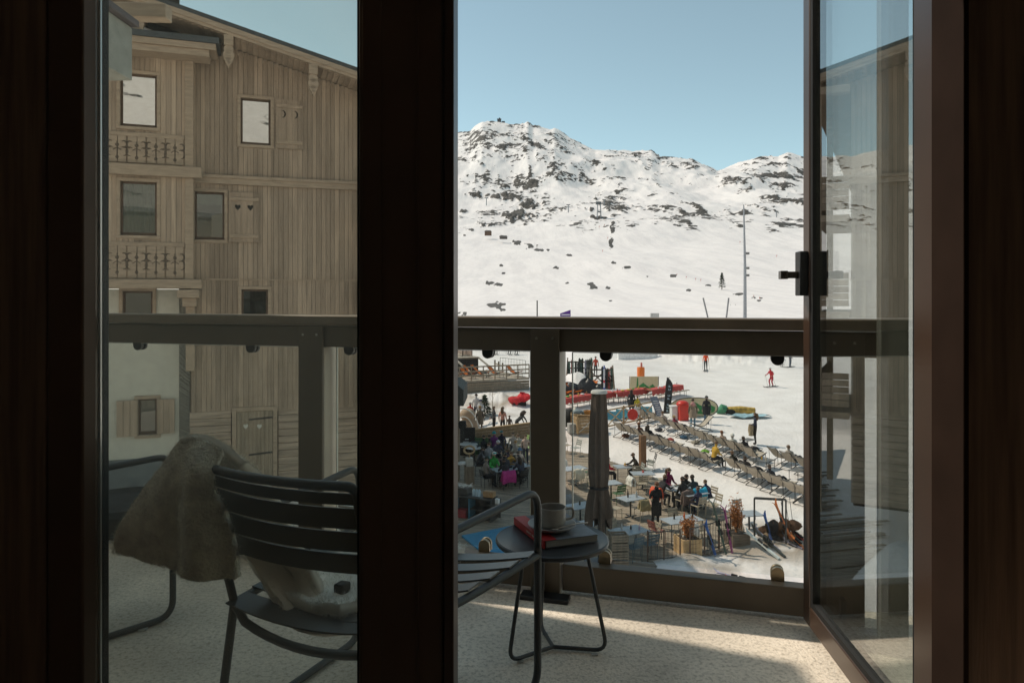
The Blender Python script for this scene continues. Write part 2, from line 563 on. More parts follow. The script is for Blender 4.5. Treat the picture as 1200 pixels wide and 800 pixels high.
    bp2 = N('ShaderNodeBump'); bp2.inputs['Strength'].default_value = .5; bp2.inputs['Distance'].default_value = 8.0
    m2 = N('ShaderNodeMath', operation='SUBTRACT'); m2.inputs[0].default_value = 1; L(att('near'), m2.inputs[1])
    m3 = N('ShaderNodeMath', operation='MULTIPLY'); L(bn2, m3.inputs[0]); L(mr.outputs[0], m3.inputs[1])
    L(m3.outputs[0], bp2.inputs['Height']); L(bp.outputs[0], bp2.inputs['Normal'])
    L(bp2.outputs[0], b.inputs['Normal'])
    me.materials.append(m)
    o = bpy.data.objects.new('snow_mountain', me); COL.objects.link(o)
    return tag(o, kind='structure')


build_terrain()

# ------------------------------------------------------------------ light, sky, camera
SUN_AZ = V((-.9135, .4067, 0)).normalized()
SUN_EL = R(50.5)
sv = SUN_AZ * math.cos(SUN_EL) + V((0, 0, math.sin(SUN_EL)))
sun = bpy.data.lights.new('sun', 'SUN'); sun.energy = 2.85; sun.angle = R(.53); sun.color = (1, .885, .735)
so = bpy.data.objects.new('sun', sun); COL.objects.link(so)
so.rotation_euler = (-sv).to_track_quat('-Z', 'Y').to_euler()
w = bpy.data.worlds.new('World'); S.world = w; w.use_nodes = True
nt = w.node_tree
bg = nt.nodes['Background']; bg.inputs['Strength'].default_value = .14
sk = nt.nodes.new('ShaderNodeTexSky'); sk.sky_type = 'NISHITA'; sk.sun_disc = False
sk.sun_elevation = SUN_EL; sk.sun_rotation = math.atan2(SUN_AZ.x, SUN_AZ.y)
sk.altitude = 2300; sk.air_density = 1.0; sk.dust_density = .15; sk.ozone_density = .8
hs = nt.nodes.new('ShaderNodeHueSaturation'); hs.inputs['Saturation'].default_value = .62
tn = nt.nodes.new('ShaderNodeMix'); tn.data_type = 'RGBA'; tn.blend_type = 'MULTIPLY'; tn.inputs['Factor'].default_value = 1
tn.inputs['B'].default_value = (.80, .97, .86, 1)
nt.links.new(sk.outputs[0], hs.inputs['Color']); nt.links.new(hs.outputs[0], tn.inputs['A']); nt.links.new(tn.outputs['Result'], bg.inputs['Color'])
cam = bpy.data.cameras.new('camera'); cam.lens = 25.5; cam.sensor_width = 36; cam.shift_y = -52 / 1200; cam.clip_start = .02; cam.clip_end = 9000
co = bpy.data.objects.new('camera', cam); COL.objects.link(co); co.location = (0, 0, EYE); co.rotation_euler = (R(90), 0, 0)
S.camera = co
S.view_settings.view_transform = 'Standard'; S.view_settings.look = 'None'; S.view_settings.exposure = 0.25; S.view_settings.gamma = 1
S.render.engine = 'CYCLES'
cy = S.cycles
cy.use_denoising = True; cy.max_bounces = 10; cy.transparent_max_bounces = 24; cy.diffuse_bounces = 4; cy.glossy_bounces = 5
cy.use_adaptive_sampling = True; cy.adaptive_threshold = .02; cy.sample_clamp_indirect = 6

# ------------------------------------------------------------------ the room we stand in
woodD = M('dark_stained_wood', (.20, .125, .085), rough=.45, var=.35, scale=5, stretch=(9, 9, .5), bump=.15, bscale=12)
plasterD = M('dark_room_paint', (.82, .74, .66), rough=.8)
brownmetal = M('brown_lacquered_metal', (.13, .082, .058), rough=.5, var=.15, scale=3, spec=.15)
rubber = M('black_rubber', (.012, .012, .012), rough=.7)
alu = M('brushed_aluminium', (.55, .56, .56), rough=.35, metal=.8, var=.1, stretch=(1, 1, .1))
steel = M('satin_steel', (.5, .47, .42), rough=.3, metal=1, var=.12)
darkmetal = M('black_powder_coat', (.018, .019, .020), rough=.42, var=.2, scale=4, spec=.5)


def struct(name, mb, mat, **k):
    return tag(mb.build(name, mat, **k), kind='structure')


WY = 1.70
struct('room_floor', MB().span((-3.4, -1.8, -.20), (2.6, WY + .0, -.002)), M('pale_oak_floor', (.62, .50, .38), rough=.5, stretch=(8, .6, 1)))
struct('room_ceiling', MB().span((-3.4, -1.8, 3.0), (2.6, WY, 3.2)), plasterD)
mb = MB(); mb.span((-3.4, -2, -.002), (2.6, -1.8, 3.0)); struct('room_back_wall', mb, plasterD)
mb = MB(); mb.span((2.6, -3.2, -.2), (2.8, WY, 3.2)); struct('room_side_wall', mb, plasterD)
mb = MB(); mb.span((-3.6, -3.2, -.2), (-3.4, WY, 3.2)); struct('room_left_wall', mb, plasterD)
timber = M('hotel_larch_cladding', (.16, .115, .08), rough=.7, var=.3, scale=4, stretch=(6, 6, .6), bump=.2)
render_ = M('hotel_pale_render', (.72, .68, .61), rough=.85, bump=.3, bscale=30)
mb = MB()
for i in range(0, 13):  # left reveal panelling, boards with shadow gaps
    x1 = -1.08 - i * .2
    mb.span((x1 - .193, WY - .02, 0), (x1, WY, 3.0))
mb.span((-3.4, WY, 0), (-1.08, WY + .09, 3.0))
struct('wall_panel_inner', mb, woodD, bevel=.004)
mb = MB(); mb.span((1.055, WY - .02, 0), (2.6, WY + .10, 3.0))
struct('wall_right_reveal', mb, woodD, bevel=.004)
mb = MB()
mb.span((-14, WY + .125, -8), (-1.30, WY + .3, 5.5)); mb.span((1.36, WY + .105, -8), (9, WY + .3, 5.5))
mb.span((-1.295, WY + .125, 2.955), (1.355, WY + .3, 5.5)); mb.span((-1.295, WY + .125, -8), (1.355, WY + .3, -.22))
struct('hotel_facade_wall', mb, render_)
mb = MB(); mb.span((-14.6, -11, 5.505), (9.6, WY + .36, 5.75)); struct('hotel_roof', mb, M('roof_snow', (.82, .81, .8), rough=.7))

# window seat ledge low at left inside the room
mb = MB(); mb.bar((-1.65, 1.42, .565), (-.86, 1.52, .43), .05, .035)
skirt = mb.build('window_ledge', woodD); tag(skirt, 'dark wooden ledge sloping along the floor at the left panel', 'ledge')

# fixed window at left
fw = thing('fixed_window', 'tall fixed pane of greenish glass in a dark brown frame', 'window', (-.58, WY, 0))
mb = MB()
mb.span((-1.075, WY - .025, 0), (-.991, WY + .085, 2.95))
mb.span((-.354, WY - .025, 0), (-.160, WY + .085, 2.95))
mb.span((-.991, WY - .02, 0), (-.354, WY + .08, .10)); mb.span((-.991, WY - .02, 2.80), (-.354, WY + .08, 2.95))
mb.build('frame', brownmetal, fw, world=True, bevel=.006)
mb = MB(); mb.span((-.9905, WY + .036, 0.10), (-.985, WY + .043, 2.8)); mb.build('aluminium_bead', alu, fw, world=True)
mb = MB(); mb.span((-.9905, WY + .046, .10), (-.984, WY + .07, 2.80)); mb.span((-.363, WY, .09), (-.355, WY + .012, 2.81)); mb.build('gasket', rubber, fw, world=True)
mb = MB(); mb.span((-.989, WY + .022, .10), (-.362, WY + .030, 2.80))
mb.build('pane', glass('green_window_glass', (.97, .96, .91), f0=.03, fmax=.5, dirt=.075, dirtcol=(.66, .64, .57)), fw, world=True)
mb = MB(); mb.span((-.157, WY - .03, 0), (-.134, WY + .10, 2.95)); mb.build('meeting_strip', M('brown_strip', (.07, .042, .03), rough=.4), fw, world=True, bevel=.003)
mb = MB(); mb.span((-.345, WY - .031, 0.0), (-.30, WY - .0255, 2.95)); mb.span((-.22, WY - .031, 0.0), (-.215, WY - .0255, 2.95)); mb.build('cover_moulding', brownmetal, fw, world=True, bevel=.002)
# door frame right and over the opening
df = thing('door_frame', 'dark brown frame around the open glass door', 'door frame', (1.06, WY, 0))
mb = MB(); mb.span((1.040, WY - .03, 0), (1.053, WY + .10, 2.95)); mb.build('jamb_trim', M('brown_jamb_trim', (.03, .018, .013), rough=.75, spec=.05), df, world=True, bevel=.003)
mb = MB(); mb.span((-.13, WY - .02, 2.80), (1.039, WY + .08, 2.95)); mb.build('head_rail', brownmetal, df, world=True)
mb = MB(); mb.span((-.13, WY - .02, -.0), (1.039, WY + .10, .035)); mb.build('threshold', alu, df, world=True)

# open glass door
H0, E0 = V((1.085, 1.80, 0)), V((1.165, 2.83, 0))
ed = (E0 - H0).normalized(); en = V((-ed.y, ed.x, 0))  # en points to the camera's left (-X)
gd = thing('glass_door', 'tall glass door standing open on the balcony with brown metal frame', 'door', H0)
L = (E0 - H0).length


def sash(a, b, z0, z1, t=.058, o=0):
    c = H0 + ed * (a + b) / 2 + V((0, 0, (z0 + z1) / 2)) + en * o
    return (c, ed * (b - a) / 2, en * t / 2, V((0, 0, (z1 - z0) / 2)))


sashmetal = M('brown_door_metal', (.062, .036, .024), rough=.28, var=.15, scale=3, spec=.6)
mb = MB()
mb.obox(*sash(0, .125, .045, 2.80)); mb.obox(*sash(L - .075, L, .045, 2.80))
mb.obox(*sash(.125, L - .075, .045, .125)); mb.obox(*sash(.125, L - .075, 2.70, 2.80))
mb.build('frame', sashmetal, gd, world=True, bevel=.006)
mb = MB()
mb.obox(*sash(L - .10, L - .075, .125, 2.70, .05)); mb.obox(*sash(.125, L - .10, .125, .145, .05)); mb.obox(*sash(.125, .137, .125, 2.70, .05))
mb.build('gasket', rubber, gd, world=True)
mb = MB(); mb.obox(*sash(.137, L - .10, .145, 2.70, .022))
mb.build('pane', glass('door_glass', (.90, .93, .91), f0=.07, fmax=1.0, power=2.5), gd, world=True)
mb = MB(); mb.obox(*sash(L - .068, L - .006, 1.305, 1.475, .03, .046))
lk = mb.build('lock_case', darkmetal, gd, world=True, bevel=.003)
mb = MB(); c = H0 + ed * (L - .035) + V((0, 0, 1.385))
mb.bar(c + en * .06, c + en * .115, .03, .026); mb.bar(c + en * .10, c + en * .128, .036, .032)
mb.build('turn_knob', M('polished_dark_metal', (.12, .11, .10), rough=.2, metal=.8), lk, world=True, bevel=.003)
mb = MB(); mb.obox(*sash(L - .05, L - .02, 1.30, 1.48, .02, -.04)); mb.build('outer_plate', darkmetal, gd, world=True)

# ------------------------------------------------------------------ balcony
conc = M('balcony_concrete', (.76, .68, .575), rough=.85, var=.22, scale=2.6, bump=.35, bscale=95)
nt = conc.node_tree  # stone chips and wear in the screed
tcn = nt.nodes.new('ShaderNodeTexCoord'); vo = nt.nodes.new('ShaderNodeTexNoise'); vo.inputs['Scale'].default_value = 60; vo.inputs['Detail'].default_value = 8; vo.inputs['Roughness'].default_value = .75
nt.links.new(tcn.outputs['Object'], vo.inputs['Vector'])
rp = nt.nodes.new('ShaderNodeValToRGB'); rp.color_ramp.elements[0].position = .36; rp.color_ramp.elements[1].position = .52
rp.color_ramp.elements[0].color = (.60, .58, .55, 1); rp.color_ramp.elements[1].color = (1.1, 1.1, 1.1, 1)
nt.links.new(vo.outputs['Fac'], rp.inputs['Fac'])
mm = nt.nodes.new('ShaderNodeMix'); mm.data_type = 'RGBA'; mm.blend_type = 'MULTIPLY'; mm.inputs['Factor'].default_value = 1
bs = nt.nodes['Principled BSDF']; src = bs.inputs['Base Color'].links[0].from_socket
nt.links.new(src, mm.inputs['A']); nt.links.new(rp.outputs['Color'], mm.inputs['B']); nt.links.new(mm.outputs['Result'], bs.inputs['Base Color'])
RD = V((.9632, -.2688, 0)); RN = V((.2688, .9632, 0))  # along the rail / outwards


def rail(X, o=0.0, z=0.0):
    """point on the railing line above world X, o outwards"""
    return V((X, 3.25 - .279 * X, 0)) + RN * o + V((0, 0, z))


a, b = rail(-3.6, .16), rail(2.4, .16)
mb = MB(); mb.prism([(-3.55, WY + .31, -.24), (2.35, WY + .31, -.24), (b.x, b.y, -.24), (a.x, a.y, -.24)], (0, 0, .24))
struct('balcony_floor', mb, conc)

# side wall of the balcony, far left: it keeps the sun off most of the floor
mb = MB(); mb.span((-3.35, WY + .31, .001), (-3.2, 4.45, 5.6))
struct('balcony_side_wall', mb, render_)

railmetal = M('dark_brown_rail_paint', (.12, .096, .070), rough=.5, var=.15, scale=4, spec=.4)
postpale = M('pale_post_paint', (.50, .45, .385), rough=.6, var=.08)
rl = thing('balcony_railing', 'dark brown balcony railing with glass infill panels and a flat handrail', 'railing', rail(0))


def along(x0, x1, o0, o1, z0, z1):
    p, q = rail(x0), rail(x1)
    c = (p + q) / 2 + RN * (o0 + o1) / 2 + V((0, 0, (z0 + z1) / 2))
    return (c, (q - p) / 2, RN * (o1 - o0) / 2, V((0, 0, (z1 - z0) / 2)))


XE = 1.53
mb = MB(); mb.obox(*along(-3.6, XE, -.045, .085, 1.165, 1.213)); mb.build('handrail', M('handrail_paint', (.19, .15, .11), rough=.38, var=.15, spec=.5), rl, world=True, bevel=.007)
mb = MB(); mb.obox(*along(-3.6, XE, -.025, .045, 1.062, 1.161)); mb.build('beam', railmetal, rl, world=True, bevel=.004)
posts = [-.955, .155, 1.314]
for X in posts:
    wd = .062 if X < 1 else .0706
    mb = MB(); mb.obox(*along(X - wd, X + wd, -.045, -.027, 0.015, 1.160))
    p = mb.build('post_plate', railmetal, rl, world=True, bevel=.003)
    for sx in (-.035, .035):
        c = rail(X + sx, -.047, 1.12)
        mb = MB(); mb.tube([c, c - RN * .004], .006, 8); mb.build('screw', steel, p, world=True)
    mb = MB(); mb.obox(*along(X - wd + .02, X + wd, -.026, .10, 0.0, 1.06)); mb.build('post_core', postpale, rl, world=True, bevel=.003)
    mb = MB(); mb.obox(*along(X - wd - .03, X + wd + .05, -.12, -.05, 0.0, .02))
    for sx in (-.03,):
        c = rail(X + sx, -.085, .02); mb.lathe([(.02, 0), (.02, .02), (.012, .035), (0.001, .04)], c, 8)
    mb.obox(*along(X - .02, X + .0, -.10, -.047, .02, .13))
    mb.build('foot_bracket', darkmetal, rl, world=True, bevel=.003)
segs = [(-3.5, -1.06), (-.87, .07), (.255, 1.225)]
gl_r = glass('railing_glass', (.95, .965, .955), f0=.025, fmax=.7, power=4.5, dirt=.006, dirtcol=(.8, .8, .78))
for x0, x1 in segs:
    mb = MB(); mb.obox(*along(x0 - .03, x1 + .03, -.022, .045, .02, .135)); mb.build('bottom_rail', railmetal, rl, world=True, bevel=.004)
    mb = MB(); mb.obox(*along(x0, x1, .052, .060, .15, 1.052))
    gp = mb.build('glass_panel', gl_r, rl, world=True)
    mb = MB()
    for xx in (x0, x1):
        mb.obox(*along(xx - .0022, xx + .0022, .0505, .0615, .15, 1.053))
    mb.obox(*along(x0, x1, .0508, .0612, 1.053, 1.0555))
    mb.build('polished_edge', M('glass_edge', (.62, .66, .62), rough=.25, var=.05), gp, world=True)


def clamp(X, z, up):
    mb = MB()
    prof = []
    r = .026
    for k in range(9):
        t = math.pi * k / 8
        prof.append((math.cos(t) * r, math.sin(t) * r * up))
    prof = [(r, -.03 * up)] + prof + [(-r, -.03 * up)]
    for o0, o1 in ((.030, .050), (.0625, .078)):
        c = rail(X, o0, z)
        mb.prism([c + RD * u + V((0, 0, v)) for u, v in prof], RN * (o1 - o0))
    o = mb.build('glass_clamp', darkmetal if up < 0 else M('brass_clamp', (.30, .235, .15), rough=.35, metal=.6, var=.1), rl, world=True, bevel=.002)
    return o


for px_, py_ in ((160, 405), (292, 408), (407, 411), (569, 416), (707, 419), (908, 424)):
    t = (px_ - CX) / F
    X = t * (3.25 + .04) / (1 + .279 * t)
    clamp(X, 1.045, -1)
for px_ in (706, 908, 565):
    t = (px_ - CX) / F
    X = t * (3.25 + .04) / (1 + .279 * t)
    clamp(X, .165, 1)

# end pillar between the balconies
mb = MB(); mb.span((1.39, 2.74, 0.001), (1.50, 2.768, 3.19))
p = mb.build('balcony_pillar', M('grey_green_pillar', (.15, .15, .125), rough=.7, stretch=(4, 4, .3)), bevel=.003)
tag(p, 'slim grey pillar at the balcony end behind the open glass door', 'pillar')
mb = MB(); mb.span((1.3835, 2.738, .002), (1.394, 2.7395, 3.18)); mb.build('edge_strip', M('lit_edge_paint', (.45, .43, .38), rough=.7), p)  # lighter strip puts the lit left edge of the pillar into colour
# ------------------------------------------------------------------ garden chair
chairpaint = M('anthracite_chair_paint', (.060, .063, .065), rough=.42, var=.15, scale=3, spec=.5)
slatpaint = M('anthracite_slat_paint', (.085, .088, .089), rough=.32, var=.2, scale=3, spec=.5)


def strip(a, b, sag, wid, th, n=9, pw=2):
    """curved slat from a to b, bowed by vector sag, width vector wid"""
    rows = []
    a = V(a); b = V(b); wid = V(wid)
    for i in range(n):
        t = i / (n - 1)
        c = a.lerp(b, t) + V(sag) * (1 - abs(2 * t - 1) ** pw)
        rows.append([c - wid / 2, c + wid / 2])
    return rows


FRf, FLf = V((.085, 2.40, 0)), V((-.577, 2.738, 0))
BRl, BLl = V((-.335, 1.85, .42)), V((-.80, 2.09, .42))
BRt, BLt = V((-.378, 1.752, .842)), V((-.85, 1.985, .842))
fdir = V((.447, .894, 0)); bdir = -fdir
ch = thing('garden_armchair', 'black slatted metal armchair beside the round balcony table with a wool blanket over its back', 'chair', (-.40, 2.28, 0))
for side, (ft, bl, sgn) in enumerate(((FRf, BRl, 1), (FLf, BLl, -1))):
    rear = bl + bdir * .0 + (bl - (BLl if sgn > 0 else BRl)).normalized() * .07
    rear.z = 0.014
    ftz = V((ft.x, ft.y, .014)); top = V((ft.x, ft.y, .663))
    back_arm = bl + V((0, 0, .21)) - fdir * .035 + (bl - (BLl if sgn > 0 else BRl)).normalized() * .03
    pts = fillet([back_arm, top, ftz, rear, bl], .07, 7)
    mb = MB(); mb.tube(pts, .0125, 10)
    mb.build('side_frame', chairpaint, ch, world=True)
    st = V((ft.x, ft.y, .447))
    mb = MB(); mb.tube(fillet([bl, bl.lerp(st, .5) + V((0, 0, -.012)), st], .1, 4), .0125, 10)
    mb.build('seat_rail', chairpaint, ch, world=True)
mb = MB()
bow = bdir * .045
topline = [BLt.lerp(BRt, t) + bow * 4 * t * (1 - t) for t in [i / 10 for i in range(11)]]
pts = fillet([BLl, BLt - V((0, 0, .0))], .05) [:1] + fillet([BLl, BLt] + topline[1:-1] + [BRt, BRl], .045, 5)
mb.tube(pts[1:], .0125, 10)
mb.build('back_frame', chairpaint, ch, world=True)
mb = MB(); rc_ = [BLl.lerp(BRl, t) + bow * 2.2 * t * (1 - t) + V((0, 0, -.03 * 4 * t * (1 - t) - .03)) for t in [i / 10 for i in range(11)]]
mb.tube([BLl] + rc_[1:-1] + [BRl], .0125, 10); mb.build('rear_stretcher', chairpaint, ch, world=True)
for z0, z1 in ((.823, .795), (.783, .733), (.720, .672), (.660, .612)):
    zc, wz = (z0 + z1) / 2, z0 - z1
    t = (zc - .42) / (.842 - .42)
    a, b = BLl.lerp(BLt, t), BRl.lerp(BRt, t)
    mb = MB(); mb.grid(strip(a, b, bow, (0, 0, wz), 0, 15), .006)
    mb.build('back_slat', slatpaint, ch, world=True)
for i in range(7):
    t = .10 + i * .143
    fl = V((FLf.x, FLf.y, .447)); fr = V((FRf.x, FRf.y, .447))
    a, b = BLl.lerp(fl, max(0, t - .22)), BRl.lerp(fr, t)
    wdir = ((fl - BLl).normalized() + (fr - BRl).normalized()).normalized() * .062
    mb = MB(); mb.grid(strip(a + V((0, 0, .012)), b + V((0, 0, .012)), (0, 0, -.035), wdir, 0, 25, 2), .005)
    mb.build('seat_slat', slatpaint, ch, world=True)
for p in (FRf.lerp(FLf, 0) - fdir * .12, FLf - fdir * .12):
    mb = MB(); mb.box((p.x, p.y, .004), (.03, .03, .008), .46)
    mb.build('glide', M('clear_plastic_glide', (.5, .5, .48), rough=.3), ch, world=True)
# the second chair, further along the balcony
vec = V((-1.37, 2.93, 0))
c0 = V((-.40, 2.28, 0))
ang = math.atan2(.8, .6) - math.atan2(.894, .447)
rot = Matrix.Rotation(ang, 3, 'Z')
loc2 = vec - rot @ (FRf - c0)
ch2 = dup(ch, 'black slatted metal armchair at the far left of the balcony, partly behind the blanket', loc2, ang)
for o in (ch, ch2): o['group'] = 'slatted metal armchairs on the balcony'

# ------------------------------------------------------------------ blanket with mohair pile
wool = M('beige_mohair', (.86, .74, .59), rough=.95, var=.25, scale=26, spec=.1, sheen=.5, bump=.8, bscale=120)
fleece = M('cream_fleece', (.86, .83, .77), rough=.95, var=.2, scale=10, spec=.1, sheen=.4)


def spline_grid(ctrl, nu, nv):
    A = np.array([[list(p) for p in r] for r in ctrl], float)

    def res(B, n):
        k = B.shape[0]; out = []
        for t in np.linspace(0, k - 1, n):
            i = min(int(t), k - 2); f = t - i
            p0, p1, p2, p3 = B[max(i - 1, 0)], B[i], B[i + 1], B[min(i + 2, k - 1)]
            out.append(.5 * ((2 * p1) + (-p0 + p2) * f + (2 * p0 - 5 * p1 + 4 * p2 - p3) * f * f + (-p0 + 3 * p1 - 3 * p2 + p3) * f ** 3))
        return np.array(out)
    A = res(A, nv)
    A = np.swapaxes(res(np.swapaxes(A, 0, 1), nu), 0, 1)
    return A


def furry(name, mat, ctrl, nu, nv, thick, parent=None, hairs=6000, hl=.016, folds=0.0, seed=3, world=False, curl=.6, hw=.0006):
    A = spline_grid(ctrl, nu, nv)
    rs = np.random.RandomState(seed)
    U, W = np.meshgrid(np.linspace(0, 1, nu), np.linspace(0, 1, nv))
    nrm = np.cross(np.gradient(A, axis=0), np.gradient(A, axis=1))
    nrm /= np.linalg.norm(nrm, axis=2, keepdims=True) + 1e-9
    dsp = folds * (np.sin(U * 9.5 + 1.3 * W) * .6 + np.sin(U * 17 + 2) * .25) * np.clip(W * 1.6, 0, 1) + .006 * (fbm(U * 14, W * 14, 3, seed) - .5)
    A = A + nrm * dsp[..., None]
    mb = MB(); mb.grid([[V(p) for p in r] for r in A], thick)
    for _ in range(hairs):
        i = rs.uniform(0, nv - 1.001); j = rs.uniform(0, nu - 1.001)
        if rs.rand() < .22:
            if rs.rand() < .5: i = 0 if rs.rand() < .3 else nv - 1.001
            else: j = 0 if rs.rand() < .5 else nu - 1.001
        a, b = int(i), int(j); fi, fj = i - a, j - b
        p = (A[a, b] * (1 - fi) + A[a + 1, b] * fi) * (1 - fj) + (A[a, b + 1] * (1 - fi) + A[a + 1, b + 1] * fi) * fj
        n = nrm[a, b] * (1 if rs.rand() < .5 else -1)
        p = p + n * thick * .45
        d = n + rs.normal(0, curl, 3); d /= np.linalg.norm(d)
        l = hl * rs.uniform(.5, 1.4)
        q = p + d * l * .55 + rs.normal(0, .12, 3) * l
        e = p + d * l + rs.normal(0, .35, 3) * l
        s_ = np.cross(d, rs.normal(0, 1, 3)); s_ /= np.linalg.norm(s_) + 1e-9; s_ *= hw
        mb.add([V(p - s_), V(p + s_), V(q + s_ * .8), V(q - s_ * .8), V(e)], [(0, 1, 2, 3), (3, 2, 4)])
    me = bpy.data.meshes.new(name); me.from_pydata(mb.v, [], mb.f)
    me.materials.append(mat); me.polygons.foreach_set('use_smooth', [True] * len(me.polygons))
    o = bpy.data.objects.new(name, me); COL.objects.link(o); o.parent = parent
    if world and parent is not None:
        mi = world_of(parent).inverted()
        me.transform(mi)
    return o


bl = thing('wool_blanket', 'beige mohair blanket draped over the back of the nearer armchair', 'blanket', (-.83, 1.98, .6))
outer = [[at(203, 538, 2.03), at(217, 518, 2.02), at(234, 516, 2.0), at(262, 529, 1.97)],
         [at(182, 566, 2.03), at(201, 556, 1.98), at(224, 552, 1.93), at(249, 566, 1.91)],
         [at(163, 598, 2.03), at(187, 603, 1.96), at(224, 606, 1.92), at(261, 602, 1.90)],
         [at(149, 624, 2.03), at(181, 640, 1.97), at(229, 647, 1.92), at(271, 642, 1.90)],
         [at(149, 645, 2.02), at(179, 661, 1.96), at(226, 672, 1.92), at(274, 680, 1.90)]]
furry('hanging_fold', wool, outer, 42, 46, .022, bl, hairs=12000, hl=.009, folds=.034, world=True, hw=.0004)
inner = [[at(197, 542, 2.05), at(216, 517, 2.05), at(240, 515, 2.05), at(264, 527, 2.03), at(284, 545, 2.0)],
         [at(222, 540, 2.10), at(238, 532, 2.12), at(255, 532, 2.12), at(276, 543, 2.10), at(303, 560, 2.08)],
         [at(250, 585, 2.14), at(265, 582, 2.15), at(285, 582, 2.16), at(305, 586, 2.15), at(325, 592, 2.12)],
         [at(268, 620, 2.15), at(290, 622, 2.17), at(310, 625, 2.18), at(330, 630, 2.16), at(350, 640, 2.13)],
         [at(296, 665, 2.13), at(318, 668, 2.15), at(338, 668, 2.17), at(355, 672, 2.15), at(370, 680, 2.12)],
         [at(325, 706, 2.10), at(345, 710, 2.10), at(362, 712, 2.10), at(374, 712, 2.10), at(386, 710, 2.12)],
         [at(355, 738, 2.04), at(375, 738, 2.05), at(392, 735, 2.06), at(404, 728, 2.10), at(415, 720, 2.14)],
         [at(430, 738, 2.06), at(432, 730, 2.10), at(434, 722, 2.13), at(436, 714, 2.16), at(438, 706, 2.20)]]
furry('inner_fold', M('pale_mohair', (.84, .77, .66), rough=.95, sheen=.5), inner, 36, 60, .026, bl, hairs=11000, hl=.009, folds=.010, seed=5, world=True)
# fleece on the seat
sc_ = [BLl, BRl, V((FRf.x, FRf.y, .42)), V((FLf.x, FLf.y, .42))]
ctrl = []
for v in np.linspace(.12, .98, 6):
    row = []
    for u in np.linspace(.12, .62, 6):
        p = sc_[0].lerp(sc_[1], u).lerp(sc_[3].lerp(sc_[2], u), v)
        row.append(p + V((rnd.uniform(-.012, .012), rnd.uniform(-.012, .012), .028 + rnd.uniform(-.006, .012) - .13 * u * (1 - u))))
    ctrl.append(row)
fl_o = furry('fleece_pad', fleece, ctrl, 34, 34, .030, None, hairs=11000, hl=.017, folds=.004, seed=8, curl=.9)
tag(fl_o, 'cream fleece pad lying on the seat of the nearer armchair', 'seat pad')
p = at(401, 691, 2.13)
mb = MB(); mb.obox(p, (.016, -.006, 0), (.008, .018, .0), (0, 0, .022))
tag(mb.build('small_case', M('dark_case', (.02, .018, .018), rough=.6), bevel=.005), 'small dark case lying on the cream fleece', 'case')
p = at(160, 612, 2.75)
mb = MB(); mb.lathe([(.16, 0), (.19, .02), (.20, .08), (.185, .10), (.16, .085), (.10, .09), (.06, .10), (.02, .085)], (p.x - .05, p.y, .435), 28)
tag(mb.build('seat_cushion', M('dark_grey_cushion', (.07, .068, .065), rough=.85, bump=.2, bscale=30)), 'round dark grey cushion on the far left armchair', 'cushion')

# ------------------------------------------------------------------ small table
tb = thing('side_table', 'small round black metal balcony table on three wire legs', 'table', (.148, 2.68, 0))
TZ = .413
mb = MB(); mb.lathe([(0.001, TZ - .022), (.196, TZ - .022), (.205, TZ - .018), (.209, TZ - .010), (.208, TZ - .003), (.203, TZ), (.198, TZ - .002), (0.001, TZ - .003)], (.148, 2.68, 0), 64)
mb.build('table_top', M('anthracite_table_top', (.042, .044, .046), rough=.36, var=.12, scale=2, spec=.5), tb, world=True)
J = V((.151, 2.675, .012))
for fx, fy, tx, ty in ((-.012, 2.565, .045, 2.60), (.348, 2.645, .27, 2.68), (.112, 2.84, .125, 2.80)):
    pts = fillet([V((tx, ty, TZ - .02)), V((fx, fy, .012)), J], .05, 6)
    mb = MB(); mb.tube(pts, .0072, 8); mb.build('leg', chairpaint, tb, world=True)
for fx, fy in ((.30, 2.635), (.128, 2.80), (.03, 2.585)):
    mb = MB(); mb.box((fx, fy, .003), (.022, .014, .006))
    mb.build('glide', MATS['clear_plastic_glide'], tb, world=True)
# book
A_, B_, C_ = V((.010, 2.836, 0)), V((.1155, 2.556, 0)), V((.304, 2.662, 0))
u = (B_ - A_).normalized(); Lb = (B_ - A_).length; wv = V((-u.y, u.x, 0)); Wb = .212
if wv.x < 0: wv = -wv
bk = thing('book', 'thick book with a red spine and a grey photo cover under the saucer', 'book', A_ + u * Lb / 2 + wv * Wb / 2 + V((0, 0, TZ)))
z0 = TZ + .0015; th = .026
ctr = A_ + u * Lb / 2 + wv * Wb / 2
pages = M('book_page_block', (.32, .31, .29), rough=.8, var=.1, stretch=(1, 1, 90), scale=5)
mb = MB(); mb.obox(ctr + wv * .002 + V((0, 0, z0 + th / 2)), u * (Lb / 2 - .003), wv * (Wb / 2 - .005), V((0, 0, th / 2 - .002))); mb.build('page_block', pages, bk, world=True)
red = M('red_book_cloth', (.36, .022, .020), rough=.5, var=.1)
cov = M('grey_photo_cover', (.11, .125, .145), rough=.5, var=.75, scale=11)
mb = MB(); mb.obox(ctr + V((0, 0, z0 + th - .001)), u * Lb / 2, wv * Wb / 2, V((0, 0, .001))); mb.obox(ctr + V((0, 0, z0 + .0005)), u * Lb / 2, wv * Wb / 2, V((0, 0, .001)))
mb.build('cover', cov, bk, world=True)
mb = MB(); mb.obox(A_ + u * Lb / 2 - wv * .001 + V((0, 0, z0 + th / 2)), u * Lb / 2, wv * .002, V((0, 0, th / 2 + .0012)))
mb.obox(A_ + u * Lb / 2 + wv * .022 + V((0, 0, z0 + th + .0006)), u * Lb / 2, wv * .023, V((0, 0, .0007)))
sp = mb.build('spine', red, bk, world=True)
mb = MB()
